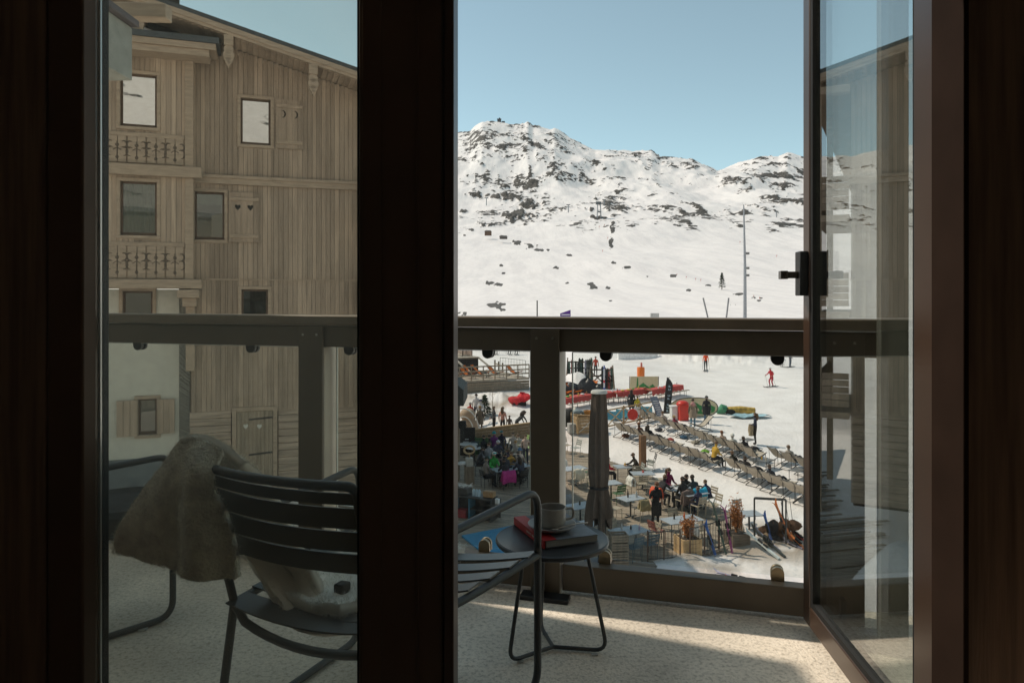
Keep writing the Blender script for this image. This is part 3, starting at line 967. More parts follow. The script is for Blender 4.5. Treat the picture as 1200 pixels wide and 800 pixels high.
for i in range(13):  # small gold letters, too small to read
    if i == 7: continue
    s0 = Lb * (.46 + i * .021)
    mb.obox(A_ + u * s0 - wv * .0034 + V((0, 0, z0 + th / 2)), u * .0022, wv * .0004, V((0, 0, .0030 + .0012 * (i % 3 == 0))))
mb.build('spine_lettering', M('pale_print', (.55, .42, .36), rough=.6), sp, world=True)
# saucer, cup, spoon
stone = M('grey_glazed_stoneware', (.33, .315, .29), rough=.35, var=.16, scale=16, bump=.06, bscale=25, spec=.5)
SZ = z0 + th + .0015
sc0 = V((.148, 2.685, SZ))
sa = thing('saucer', 'grey stoneware saucer on the book', 'saucer', sc0)
mb = MB(); mb.lathe([(.001, .003), (.045, .003), (.05, .0), (.056, .003), (.075, .010), (.088, .020), (.0895, .0225), (.087, .023), (.072, .014), (.05, .0075), (.001, .007)], (0, 0, 0), 48)
mb.build('dish', stone, sa)
cp = thing('cup', 'large grey stoneware cup on the saucer', 'cup', sc0 + V((.001, 0, .0085)))
mb = MB(); mb.lathe([(.001, .002), (.030, .0), (.036, .002), (.045, .010), (.0495, .024), (.0505, .05), (.0505, .074), (.0490, .0755), (.0475, .074), (.047, .05), (.045, .026), (.038, .012), (.001, .009)], (0, 0, 0), 48)
mb.build('bowl', stone, cp)
mb = MB(); mb.tube(fillet([V((.047, .012, .063)), V((.080, .02, .066)), V((.080, .02, .026)), V((.046, .012, .024))], .018, 6), [.0048] * 0 or .0048, 8)
mb.build('handle', stone, cp)
mb = MB(); mb.lathe([(.001, 0), (.0462, 0)], (0, 0, .030), 32); mb.build('coffee', M('coffee_surface', (.035, .018, .010), rough=.15), cp)
spn = thing('teaspoon', 'small steel spoon resting on the saucer beside the cup', 'spoon', sc0 + V((.06, -.03, .012)))
mb = MB(); mb.tube([(-.04, -.01, .004), (0, 0, .011), (.04, .012, .015), (.072, .03, .012)], [.0018, .0016, .0022, .0030], 6)
mb.build('handle', steel, spn)
mb = MB(); mb.ball((-.052, -.013, .003), (.016, .010, .0035)); mb.build('bowl', steel, spn)

# ------------------------------------------------------------------ chalet
TH = R(19.07)
ct, st_ = math.cos(TH), math.sin(TH)
RC = V((-3.30, 22.43))
GC = -3.75
cha = thing('chalet', 'large brown timber chalet with snow-topped gable roof seen through the left pane', 'chalet', (RC.x, RC.y, GC), TH)


def fac(x, y, v=0.0):
    """photo point -> (u along the facade, height above the chalet's ground) on the plane v metres in front of the facade"""
    nx, ny = st_, -ct
    k = (x - CX) / F
    d = (v + nx * RC.x + ny * RC.y) / (nx * k + ny)
    X = k * d
    return (ct * (X - RC.x) + st_ * (d - RC.y), EYE - (y - HY) / F * d - GC)


larch = M('weathered_larch_boards', (.44, .352, .268), rough=.8, var=.15, scale=2.2, stretch=(7, 7, .5), bump=.25, bscale=8)
nt = larch.node_tree  # each board its own tone
ge = nt.nodes.new('ShaderNodeNewGeometry'); rr = nt.nodes.new('ShaderNodeMapRange'); rr.inputs['To Min'].default_value = .80; rr.inputs['To Max'].default_value = 1.12
nt.links.new(ge.outputs['Random Per Island'], rr.inputs['Value'])
mm = nt.nodes.new('ShaderNodeMix'); mm.data_type = 'RGBA'; mm.blend_type = 'MULTIPLY'; mm.inputs['Factor'].default_value = 1
bs = nt.nodes['Principled BSDF']; src = bs.inputs['Base Color'].links[0].from_socket
nt.links.new(src, mm.inputs['A']); nt.links.new(rr.outputs[0], mm.inputs['B']); nt.links.new(mm.outputs['Result'], bs.inputs['Base Color'])
tcl = nt.nodes.new('ShaderNodeTexCoord'); mpl = nt.nodes.new('ShaderNodeMapping'); mpl.inputs['Scale'].default_value = (.9, .9, .16)
nsl = nt.nodes.new('ShaderNodeTexNoise'); nsl.inputs['Scale'].default_value = 1.0; nsl.inputs['Detail'].default_value = 7; nsl.inputs['Roughness'].default_value = .65
rpl = nt.nodes.new('ShaderNodeValToRGB'); rpl.color_ramp.elements[0].position = .36; rpl.color_ramp.elements[1].position = .62
rpl.color_ramp.elements[0].color = (.70, .68, .66, 1); rpl.color_ramp.elements[1].color = (1.06, 1.04, 1.02, 1)
mml = nt.nodes.new('ShaderNodeMix'); mml.data_type = 'RGBA'; mml.blend_type = 'MULTIPLY'; mml.inputs['Factor'].default_value = 1
nt.links.new(tcl.outputs['Object'], mpl.inputs['Vector']); nt.links.new(mpl.outputs[0], nsl.inputs['Vector']); nt.links.new(nsl.outputs['Fac'], rpl.inputs['Fac'])
nt.links.new(mm.outputs['Result'], mml.inputs['A']); nt.links.new(rpl.outputs['Color'], mml.inputs['B']); nt.links.new(mml.outputs['Result'], bs.inputs['Base Color'])
trimw = M('chalet_trim_wood', (.40, .315, .232), rough=.75, var=.2, scale=3, stretch=(1, 6, 6), bump=.15)
frameW = M('brown_window_wood', (.10, .060, .036), rough=.55, var=.2)
plaster = M('white_chalet_plaster', (.60, .585, .51), rough=.9, var=.06, bump=.3, bscale=20)
slate = M('dark_roof_metal', (.06, .07, .075), rough=.5, var=.2)
wglass = glass('chalet_window_glass', (.30, .34, .30), f0=.62, fmax=.35, power=3)
dglass = glass('dark_window_glass', (.5, .55, .5), f0=.12, fmax=.6, power=3)
curtain = M('net_curtain', (.55, .58, .52), rough=.9)
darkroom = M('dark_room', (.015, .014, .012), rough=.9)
snowroof = M('roof_snow_chalet', (.84, .835, .83), rough=.7, bump=.4, bscale=4)

apex_u, apex_z = fac(60, -38, 1.0)
e0 = fac(166, 5.5, 1.0); e1 = fac(423, 95, 1.0)
slope = (e1[1] - e0[1]) / (e1[0] - e0[0])
apex_u = -9.6
UE = -.2  # eave tip


def roof_z(u):  # underside of the roof
    a = apex_u
    zz = e0[1] + slope * (u - e0[0])
    if u < a: zz = e0[1] + slope * (2 * a - u - e0[0])
    return zz


UL, UR = -17.6, -1.33
bayU = fac(221, 200, .35)[0]
mbz = fac(422, 476, 0)[1]  # foot of the vertical boarding
holes = []


def window(name, x0, y0, x1, y1, v, gm, fr=.09, sill=True, behind=None, fm=None):
    a = fac(x0, (y0 + y1) / 2, v); b = fac(x1, (y0 + y1) / 2, v)
    zt = fac((x0 + x1) / 2, y0, v)[1]; zb = fac((x0 + x1) / 2, y1, v)[1]
    u0, u1 = a[0], b[0]
    holes.append((u0, u1, zb, zt, v))
    f = MB()
    d0, d1 = -v - .062, -v + .12
    f.span((u0 - fr, d0, zt), (u1 + fr, d1, zt + fr)); f.span((u0 - fr, d0, zb - fr), (u1 + fr, d1, zb))
    f.span((u0 - fr, d0, zb), (u0, d1, zt)); f.span((u1, d0, zb), (u1 + fr, d1, zt))
    fo = f.build('window', trimw, cha, bevel=.008)
    f = MB(); w_ = .055; e0_, e1_ = -v + .05, -v + .11
    f.span((u0, e0_, zt - w_), (u1, e1_, zt)); f.span((u0, e0_, zb), (u1, e1_, zb + w_ * 1.5)); f.span((u0, e0_, zb), (u0 + w_, e1_, zt)); f.span((u1 - w_, e0_, zb), (u1, e1_, zt))
    f.build('sash', fm or frameW, fo)
    f = MB(); f.span((u0 + w_, -v + .075, zb + w_ * 1.5), (u1 - w_, -v + .083, zt - w_)); f.build('pane', gm, fo)
    if behind is not None:
        f = MB(); rows = []
        n = 30
        for k in range(2):
            rows.append([V((u0 + .06 + (u1 - u0 - .12) * i / n, -v + .14 + .02 * math.sin(i * 1.7), zb + .1 if k else zt - .06)) for i in range(n + 1)])
        f.grid(rows); f.build('curtain', behind, fo)
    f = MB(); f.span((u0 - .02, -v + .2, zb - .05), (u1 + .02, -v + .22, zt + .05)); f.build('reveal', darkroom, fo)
    if sill:
        f = MB(); f.span((u0 - .02, -v - .06, zb - .03), (u1 + .02, -v + .04, zb - .004)); f.build('sill', M('zinc_sill', (.30, .34, .33), rough=.5), fo)
    return u0, u1, zb, zt, fo


BV = .35
window('w', 141, 87, 184, 149, BV, wglass)
window('w', 141, 213, 184, 276, BV, dglass, behind=curtain)
w4 = window('w', 282, 116, 317, 170, 0, wglass)
w5 = window('w', 228, 225, 263, 281, 0, dglass, behind=None)
w6 = window('w', 283, 339, 314, 396, 0, dglass)
LV = -.25
w3 = window('w', 144, 341, 179, 382, LV, dglass, fm=frameW)
w7 = window('w', 162, 467, 184, 509, LV, dglass)
f = MB()  # lace valance
n = 24; u0, u1, zb, zt, fo = w5
f.grid([[V((u0 + (u1 - u0) * i / n, .12, zt - .06)) for i in range(n + 1)], [V((u0 + (u1 - u0) * i / n, .12, zt - .30 - .07 * abs(math.sin(i * .8)))) for i in range(n + 1)]])
f.build('lace_valance', curtain, fo)


def boards(u0, u1, zlo, zhi, v, pitch=.135, th=.03, hl=holes, gap=.008):
    mb = MB(); u = u0
    r_ = random.Random(int(u0 * 100) & 255)
    while u < u1 - .02:
        b = min(u + pitch * r_.uniform(.86, 1.12), u1)
        for (h0, h1, hb, ht, hv) in hl:
            for e_ in (h0 - .085, h1 + .085):
                if abs(hv - v) < .2 and u + .012 < e_ < b: b = e_
        top = zhi(min(u, b)) if callable(zhi) else zhi
        top2 = zhi(b) if callable(zhi) else zhi
        top = min(top, top2)
        iv = [(zlo, top)]
        for (h0, h1, hb, ht, hv) in hl:
            if abs(hv - v) < .2 and h1 + .085 > u + .004 and h0 - .085 < b - .004:
                new = []
                for s0, s1 in iv:
                    if ht + .085 <= s0 or hb - .085 >= s1: new.append((s0, s1)); continue
                    if hb - .085 > s0: new.append((s0, hb - .085))
                    if ht + .085 < s1: new.append((ht + .085, s1))
                iv = new
        for s0, s1 in iv:
            mb.span((u + gap / 2, -v - th * r_.uniform(.8, 1.1), s0), (b - gap / 2, -v, s1))
        u = b
    return mb


wallz = lambda u: roof_z(u) - .02
zmid = fac(330, 328, 0)[1]
mb = boards(bayU + .02, UR, zmid + .004, wallz, 0)
mb2 = boards(bayU + .02, UR, mbz, zmid - .004, 0)
mb.add(mb2.v, mb2.f)
wall = mb.build('facade_boarding', larch, cha, smooth=False)
bz0 = fac(175, 338, BV)[1]; bz1 = fac(175, 60, BV)[1]
mb = boards(UL, bayU, bz0, bz1, BV)
mb.build('bay_boarding', larch, cha, smooth=False)
mb = MB(); mb.span((UL, -BV + .001, bz0), (bayU, -.0, bz1)); 
holes_b = [h for h in holes if abs(h[4] - BV) < .1]
# backing walls set behind the boards, left open at windows by sitting deeper
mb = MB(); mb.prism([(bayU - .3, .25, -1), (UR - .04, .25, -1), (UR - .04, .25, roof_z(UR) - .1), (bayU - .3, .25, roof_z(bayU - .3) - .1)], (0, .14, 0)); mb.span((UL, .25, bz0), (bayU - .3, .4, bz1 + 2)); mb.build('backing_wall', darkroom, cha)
mb = MB(); mb.span((bayU - .0, -BV - .03, bz0), (bayU + .02, -.03, bz1)); mb.build('bay_side', larch, cha)
# plaster ground floor
pz = bz0 - .02


def wall_with_holes(u0, u1, z0, z1, v, hl, th=.2):
    us = sorted({u0, u1} | {h[0] - .085 for h in hl} | {h[1] + .085 for h in hl})
    mb = MB()
    for a, b in zip(us[:-1], us[1:]):
        iv = [(z0, z1)]
        for h in hl:
            if h[0] - .085 < (a + b) / 2 < h[1] + .085:
                new = []
                for s0, s1 in iv:
                    if h[2] - .085 > s0: new.append((s0, min(s1, h[2] - .085)))
                    if h[3] + .085 < s1: new.append((max(s0, h[3] + .085), s1))
                iv = new
        for s0, s1 in iv:
            mb.span((a, -v, s0), (b, -v + th, s1))
    return mb


wall_with_holes(UL, bayU - .02, .55, pz, LV, [h for h in holes if abs(h[4] - LV) < .05]).build('plaster_wall', plaster, cha)
mb = MB(); mb.span((UL, -LV - .06, -1.2), (bayU - .02, -LV + .2, .55)); mb.build('grey_plinth', M('grey_wet_plinth', (.12, .135, .14), rough=.8, var=.4, scale=2), cha)
# sides, roof
mb = MB(); n = 150
for i in range(160):
    mb.span((UR - .03, .02 + i * .15, mbz if i > 8 else mbz + .0), (UR, .02 + i * .15 + .142, roof_z(UR) - .05))
mb.build('side_boarding', larch, cha, smooth=False)
mb = MB(); mb.span((UR - .2, .4, -1), (UR - .035, 24, roof_z(UR) - .3)); mb.build('side_wall', plaster, cha)
RVF, RVB = -1.05, 24.5
for s in (0, 1):
    ua, ub = (apex_u, UE) if s == 0 else (2 * apex_u - UE, apex_u)
    za, zb_ = roof_z(ua), roof_z(ub)
    mb = MB(); mb.prism([(ua, RVF + .06, za), (ub, RVF + .06, zb_), (ub, RVF + .06, zb_ + .22), (ua, RVF + .06, za + .22)], (0, RVB - RVF, 0))
    ro = mb.build('roof', trimw, cha, smooth=False)
    mb = MB(); mb.prism([(ua, RVF, za + .224), (ub + (.06 if s == 0 else 0), RVF, zb_ + .224 - (.015 if s == 0 else 0)), (ub + (.06 if s == 0 else 0), RVF, zb_ + .34 - (.015 if s == 0 else 0)), (ua, RVF, za + .34)], (0, RVB - RVF + .1, 0))
    mb.build('roof_covering', slate, ro, smooth=False)
    mb = MB()
    rows = []
    for i in range(26):
        y = RVF + .5 + i
        rows.append([V((ua + (ub - ua) * (k / 14) * .97 + .1, y, roof_z(ua + (ub - ua) * (k / 14) * .97) + .35 + .16 * math.sin(min(1, max(0, k / 14 * 4)) * 1.5) * (1 if 0 < i < 25 else .2) * (.6 + .7 * rnd.random()))) for k in range(15)])
    mb.grid(rows); mb.build('roof_snow', snowroof, ro)
    mb = MB()
    for k in range(18):
        uu = ua + (ub - ua) * (k + .5) / 18
        mb.bar((uu, RVF + .2, roof_z(uu) + .37), (uu, RVB, roof_z(uu) + .37), .035, .06)
    mb.build('standing_seam', slate, ro)
    # bargeboards in two steps
    mb = MB(); mb.prism([(ua, RVF - .035, za - .02), (ub, RVF - .035, zb_ - .02), (ub, RVF - .035, zb_ + .20), (ua, RVF - .035, za + .20)], (0, .09, 0))
    mb.prism([(ua, RVF - .065, za + .06), (ub, RVF - .065, zb_ + .06), (ub, RVF - .065, zb_ + .20), (ua, RVF - .065, za + .20)], (0, .028, 0))
    mb.build('bargeboard', trimw, ro, smooth=False)
    mb = MB()
    for k in range(60):
        uu = ua + (ub - ua) * (k + .5) / 60
        mb.bar((uu, RVF + .1, roof_z(uu) - .012), (uu, -.04, roof_z(uu) - .012), abs(ub - ua) / 60 - .012, .02)
    mb.build('soffit_boards', larch, ro, smooth=False)
# carved brackets under the eaves
for bx, by, big in ((162, 8, 1), (268, 46, 1), (367, 80, 1)):
    u, z = fac(bx, by, 1.0)
    z = roof_z(u)
    mb = MB(); mb.span((u - .12, RVF - .03, z - .30), (u + .12, RVF + .14, z - .015))
    mb.span((u - .09, RVF + .1, z - .26), (u + .09, 0, z - .03))
    for zz, r in ((-.40, .13), (-.56, .15), (-.70, .10), (-.78, .06)):
        mb.tube([(u, RVF + .0, z + zz), (u, RVF + .07, z + zz)], r, 12)
    mb.prism([(u - .13, RVF + .005, z - .66), (u + .13, RVF + .005, z - .66), (u, RVF + .005, z - .92)], (0, .06, 0))
    mb.build('eave_bracket', trimw, cha, bevel=.01)
# belt beams
u0, z0 = fac(229, 208, .1); u1, z1 = fac(422, 218, .1)
zc = (z0 + z1) / 2
mb = MB(); mb.span((u0 - .1, -.12, zc - .14), (UR + .05, -.035, zc + .10)); mb.span((u0 - .1, -.16, zc + .02), (UR + .08, -.125, zc + .11)); mb.build('belt_beam', trimw, cha, bevel=.01)
mb = MB(); mb.span((bayU + .03, -.07, zmid - .02), (UR + .02, -.036, zmid + .02)); mb.build('drip_board', trimw, cha)
# bay trims and carved balustrade panels
ut0 = fac(217, 120, BV)[0]; ut1 = fac(227, 120, BV)[0]
mb = MB(); mb.span((ut0, -BV - .09, bz0), (ut1, -BV - .035, bz1)); mb.build('corner_board', trimw, cha, bevel=.006)
for k, (ytop, ybot) in enumerate(((159, 192), (286, 326))):
    zt = fac(175, ytop, BV)[1]; zb = fac(175, ybot, BV)[1]
    mb = MB(); mb.span((UL, -BV - .075, zt - .06), (ut0 - .01, -BV - .036, zt + .05)); mb.build('panel_rail', trimw, cha, bevel=.006)
    zbm0, zbm1 = fac(175, ybot + (14 if k == 0 else 12), BV + .15)[1], fac(175, ybot + 1, BV + .15)[1]
    mb = MB(); mb.span((UL, -BV - .20, zbm0), (bayU + (.35 if k == 0 else .35), -BV - .036, zbm1)); mb.build('bay_beam', trimw, cha, bevel=.02)
    u = ut0 - .01; pw = (fac(215, 300, BV)[0] - fac(193, 300, BV)[0])
    mbp = MB(); mbc = MB()
    while u - pw > UL:
        for h in (0, 1):
            mbp.span((u - pw * (h + 1) / 2 + .012, -BV - .07, zb), (u - pw * h / 2 - .006 - .02 * (h == 0), -BV - .036, zt - .062))
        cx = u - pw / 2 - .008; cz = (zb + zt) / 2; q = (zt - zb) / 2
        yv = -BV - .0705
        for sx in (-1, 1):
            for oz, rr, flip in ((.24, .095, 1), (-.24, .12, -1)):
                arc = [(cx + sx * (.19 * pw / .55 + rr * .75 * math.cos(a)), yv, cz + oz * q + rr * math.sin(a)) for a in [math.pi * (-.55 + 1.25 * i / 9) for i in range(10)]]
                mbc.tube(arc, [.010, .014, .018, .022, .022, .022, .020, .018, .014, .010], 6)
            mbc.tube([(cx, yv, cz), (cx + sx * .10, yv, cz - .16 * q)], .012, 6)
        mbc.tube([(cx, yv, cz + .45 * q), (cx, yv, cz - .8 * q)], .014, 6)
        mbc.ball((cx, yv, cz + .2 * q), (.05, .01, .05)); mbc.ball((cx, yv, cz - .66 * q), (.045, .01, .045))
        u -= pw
    po = mbp.build('carved_panel', trimw, cha, bevel=.003); mbc.build('carving_shade', M('carved_shadow_paint', (.13, .10, .075), rough=.9), po)  # dark tubes on solid boards, coloured as the shade inside the panel cut-outs
# bay's own little roof with snow
rz = fac(180, 58, .9)[1]; rt = fac(180, 38, .9)[1]
ru = fac(257, 56, .9)[0]
mb = MB(); mb.span((UL, -1.0, rz - .08), (ru - .25, -.30, rz + .10)); mb.span((UL, -1.06, rz + .10), (ru - .08, -.1, rz + .27)); bayroof = mb.build('bay_roof', trimw, cha, bevel=.01)
mb = MB(); mb.prism([(UL, -1.10, rz + .272), (UL, -1.10, rz + .43), (UL, -.0, rz + .80), (UL, -.0, rz + .272)], (ru - UL, 0, 0)); mb.build('roof_edge', slate, bayroof)
mb = MB(); rows = []
for i in range(40):
    uu = UL + (ru - 1.6 - UL) * i / 39
    e = math.sin(min(1, (39 - i) / 6) * 1.57)
    rows.append([V((uu, -1.0 + .12 * k, rz + .40 + .34 * .12 * k + e * (.15 + .25 * math.sin(min(1, k / 3) * 1.57)) * (.9 + .2 * rnd.random()))) for k in range(9)])
mb.grid(rows); mb.build('bay_roof_snow', snowroof, bayroof)
mb = MB()
for i in range(34):
    mb.box((UL + i * .28, -1.06, rz + .44), (.13, .10, .07))
mb.bar((UL, -1.06, rz + .43), (UL + 9.3, -1.06, rz + .43), .05, .03)
mb.build('snow_guard', slate, bayroof)
# corbel under the bay
uc, zc = fac(222, 352, .2)
mb = MB(); mb.span((uc - .28, -BV - .25, bz0 - .26), (uc + .28, -.05, bz0 - .03)); mb.span((uc - .16, -BV - .12, bz0 - .5), (uc + .20, -.05, bz0 - .26)); mb.span((uc - .1, -.2, bz0 - 2.3), (uc + .14, -.05, bz0 - .5)); mb.build('corbel', trimw, cha, bevel=.02)


def shutter(x0, y0, x1, y1, cut, v=0):
    a = fac(x0, (y0 + y1) / 2, v); b = fac(x1, (y0 + y1) / 2, v)
    zt = fac((x0 + x1) / 2, y0, v)[1]; zb = fac((x0 + x1) / 2, y1, v)[1]
    n = max(3, int((b[0] - a[0]) / .15)); mb = MB(); wd = (b[0] - a[0]) / n
    for i in range(n):
        mb.span((a[0] + i * wd + .004, -v - .085, zb), (a[0] + (i + 1) * wd - .004, -v - .05, zt))
    so_ = mb.build('shutter', larch, cha, smooth=False)
    if cut:
        for zz in (zb + .12 * (zt - zb), zt - .14 * (zt - zb)):
            mb = MB(); mb.span((a[0] + .02, -v - .115, zz - .05), (b[0] - .02, -v - .086, zz + .05))
            mb.build('batten', trimw, so_, bevel=.006)
        cm = (a[0] + b[0]) / 2; zz = zb + .70 * (zt - zb)
        for sx in (-.17, .17):
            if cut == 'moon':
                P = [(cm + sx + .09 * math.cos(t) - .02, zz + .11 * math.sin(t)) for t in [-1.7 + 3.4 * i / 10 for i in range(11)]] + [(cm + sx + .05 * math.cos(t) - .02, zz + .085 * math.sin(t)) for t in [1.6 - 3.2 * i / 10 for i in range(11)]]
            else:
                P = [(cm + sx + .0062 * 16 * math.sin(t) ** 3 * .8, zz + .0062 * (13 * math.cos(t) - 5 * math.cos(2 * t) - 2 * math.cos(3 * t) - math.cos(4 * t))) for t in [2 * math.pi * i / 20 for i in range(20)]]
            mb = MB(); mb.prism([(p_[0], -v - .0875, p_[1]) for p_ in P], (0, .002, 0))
            mb.build('cutout', darkroom, so_)  # dark decal on uncut boards, painted as the shade inside the opening
    return so_


shutter(323, 118, 355, 175, 'moon'); shutter(268, 226, 304, 284, 'heart')
shutter(137, 469, 161, 511, None, LV + .02); shutter(186, 467, 205, 507, None, LV + .02)
# ground floor: log wall, door, corner
u0 = bayU + .0; du0 = fac(272, 510)[0]; du1 = fac(325, 510)[0]
mb = MB(); mb_r = MB(); zz = -.86
while zz < mbz - .1:
    mb.span((u0, -.02 - .02 * rnd.random(), zz), (du0 - .02, .1, zz + .2)); mb_r.span((du1 + .02, -.02 - .02 * rnd.random(), zz), (UR + .0, .1, zz + .2)); zz += .2055
mb_r.build('log_wall', M('log_wall_wood', (.38, .305, .235), rough=.8, var=.3, scale=2, stretch=(.6, 6, 6), bump=.25, bscale=8), cha, bevel=.02)
mb.build('log_wall', M('log_wall_wood', (.38, .305, .235), rough=.8, var=.3, scale=2, stretch=(.6, 6, 6), bump=.25, bscale=8), cha, bevel=.02)
dz1 = fac(300, 476)[1]
mb = MB(); mb.span((du0, -.07, -.8), (du0 + .12, .05, dz1)); mb.span((du1 - .12, -.07, -.8), (du1, .05, dz1)); mb.span((du0 + .12, -.07, dz1 - .12), (du1 - .12, .05, dz1))
mb.build('door_frame', trimw, cha, bevel=.006)
mb = MB(); n = 9; wd = (du1 - du0 - .26) / n
for i in range(n):
    mb.span((du0 + .13 + i * wd + .003, -.055, -.8), (du0 + .13 + (i + 1) * wd - .003, .0, dz1 - .13))
dr = mb.build('door', M('pale_larch_door', (.32, .26, .19), rough=.8, var=.25, scale=2, stretch=(7, 7, .5)), cha, smooth=False)
for yy in (490, 531):
    zz = fac(300, yy)[1]; mb = MB(); mb.bar((du0 + .45, -.062, zz - .02), (du1 - .14, -.062, zz + .02), .012, .05)
    mb.build('strap_hinge', darkmetal, dr)
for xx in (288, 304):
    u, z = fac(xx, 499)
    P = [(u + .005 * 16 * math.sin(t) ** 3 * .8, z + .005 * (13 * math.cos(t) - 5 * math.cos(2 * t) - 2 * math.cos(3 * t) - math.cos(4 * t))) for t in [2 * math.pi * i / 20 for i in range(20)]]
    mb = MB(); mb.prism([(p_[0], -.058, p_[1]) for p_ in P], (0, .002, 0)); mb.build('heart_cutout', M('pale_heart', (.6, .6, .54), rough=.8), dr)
# corner loggia at the right: post, deck, railing under the eave
mb = MB(); mb.span((UE - .42, -.9, -1), (UE - .24, -.72, roof_z(UE - .3) - .02)); mb.span((UE - .42, 3.2, -1), (UE - .24, 3.38, roof_z(UE - .3) - .02)); mb.build('corner_post', trimw, cha, bevel=.01)
for zf in (mbz + .1, mbz + 2.9, mbz + 5.6):
    mb = MB(); mb.span((UR + .005, -.9, zf - .18), (UE - .2, 3.4, zf)); bo = mb.build('loggia_floor', trimw, cha)
    mb = MB()
    for k in range(5):
        mb.span((UR + .01, -.86, zf + .15 + k * .19), (UE - .43, -.83, zf + .325 + k * .19)); mb.span((UE - .33, -.70, zf + .15 + k * .19), (UE - .30, 3.18, zf + .325 + k * .19))
    mb.build('railing', larch, bo)
mb = MB(); mb.span((UR - .02, -1.0, roof_z(UE) - .25), (UE - .1, -.7, roof_z(UE) - .05)); mb.build('loggia_beam', trimw, cha)
# chimney
mb = MB(); mb.span((apex_u + 1.4, 9, roof_z(apex_u + 2)), (apex_u + 2.3, 10, roof_z(apex_u) + 1.6)); mb.span((apex_u + 1.3, 8.9, roof_z(apex_u) + 1.6), (apex_u + 2.4, 10.1, roof_z(apex_u) + 1.75)); mb.build('chimney', plaster, cha)

# neighbouring hotel timber that pokes into the top left of the pane
mb = MB()
p = at(134, 52, 6.2)
mb.box((p.x - .30, p.y, p.z - .02), (.70, .4, .47)); nb = mb.build('hanging_sign_box', M('grey_green_box', (.30, .31, .28), rough=.7), bevel=.01)
tag(nb, 'pale grey box fixed high at the left edge of the fixed pane', 'box')
p = at(140, 14, 6.2)
mb = MB(); mb.box((p.x - .33, p.y - .05, p.z - .035), (.80, .5, .06)); mb.build('lid', M('dark_lid', (.10, .085, .09), rough=.6), nb, bevel=.01)
p = at(150, 3, 6.4)
mb = MB(); mb.bar((p.x - 1.2, p.y + .2, p.z + .02), (p.x + .22, p.y + .3, p.z + .02), .16, .13)
tag(mb.build('beam_end', trimw, bevel=.01), 'short timber beam end above the pale grey box', 'beam')
# ------------------------------------------------------------------ terrace deck
deckm = M('weathered_deck_boards', (.30, .245, .185), rough=.8, var=.3, scale=1.4, stretch=(.6, 5, 1), bump=.2, bscale=6)
nt = deckm.node_tree
ge = nt.nodes.new('ShaderNodeNewGeometry'); rr = nt.nodes.new('ShaderNodeMapRange'); rr.inputs['To Min'].default_value = .72; rr.inputs['To Max'].default_value = 1.15
nt.links.new(ge.outputs['Random Per Island'], rr.inputs['Value'])
mm = nt.nodes.new('ShaderNodeMix'); mm.data_type = 'RGBA'; mm.blend_type = 'MULTIPLY'; mm.inputs['Factor'].default_value = 1
bs = nt.nodes['Principled BSDF']; src = bs.inputs['Base Color'].links[0].from_socket
nt.links.new(src, mm.inputs['A']); nt.links.new(rr.outputs[0], mm.inputs['B']); nt.links.new(mm.outputs['Result'], bs.inputs['Base Color'])


def clip_line(P, p0, dirv):
    """parameters where the line p0 + t*dirv crosses polygon P"""
    ts = []
    for i in range(len(P)):
        a, b = P[i], P[(i + 1) % len(P)]
        ex, ey = b[0] - a[0], b[1] - a[1]
        den = dirv[0] * ey - dirv[1] * ex
        if abs(den) < 1e-9: continue
        t = ((a[0] - p0[0]) * ey - (a[1] - p0[1]) * ex) / den
        s_ = ((a[0] - p0[0]) * dirv[1] - (a[1] - p0[1]) * dirv[0]) / den
        if 0 <= s_ < 1: ts.append(t)
    return sorted(ts)


mb = MB()
dd = (math.cos(R(-24)), math.sin(R(-24))); dn_ = (-dd[1], dd[0])
for k in range(-60, 420):
    o_ = k * .148
    p0 = (dn_[0] * o_, dn_[1] * o_)
    ts = clip_line(DECK, p0, dd)
    for a, b in zip(ts[::2], ts[1::2]):
        a = max(a, -40)
        t = a
        while t < b - .05:
            e = min(b, t + rnd.uniform(2.4, 4.2))
            q0 = (p0[0] + dd[0] * t, p0[1] + dd[1] * t); q1 = (p0[0] + dd[0] * (e - .006), p0[1] + dd[1] * (e - .006))
            if (q1[0] + .0776 * q1[1]) > -2.2:
                mb.bar((q0[0], q0[1], DECK_Z - .02), (q1[0], q1[1], DECK_Z - .02 + rnd.uniform(-.002, .002)), .14, .04)
            t = e
struct('terrace_deck', mb, deckm, smooth=False)

wood = M('raw_spruce_wood', (.42, .28, .15), rough=.75, var=.25, scale=3, stretch=(6, 6, .8), bump=.15)
woodm = M('brown_stained_timber', (.20, .105, .052), rough=.7, var=.25, scale=3, stretch=(5, 5, .6))
woodg = M('greyed_timber', (.26, .21, .155), rough=.8, var=.25, scale=3, stretch=(5, 5, .6))
greyt = M('grey_table_laminate', (.33, .36, .39), rough=.4, var=.1)
tubem = M('dark_bistro_steel', (.05, .05, .048), rough=.45)
canvas = M('grey_beige_canvas', (.44, .385, .315), rough=.85, var=.12, scale=5)
loungerframe = M('dark_lounger_tube', (.03, .028, .026), rough=.45)
white = M('white_plastic', (.78, .78, .76), rough=.5, var=.05)
redp = M('red_plastic', (.62, .045, .03), rough=.35, var=.08)
orange = M('orange_plastic', (.75, .18, .03), rough=.45, var=.1)


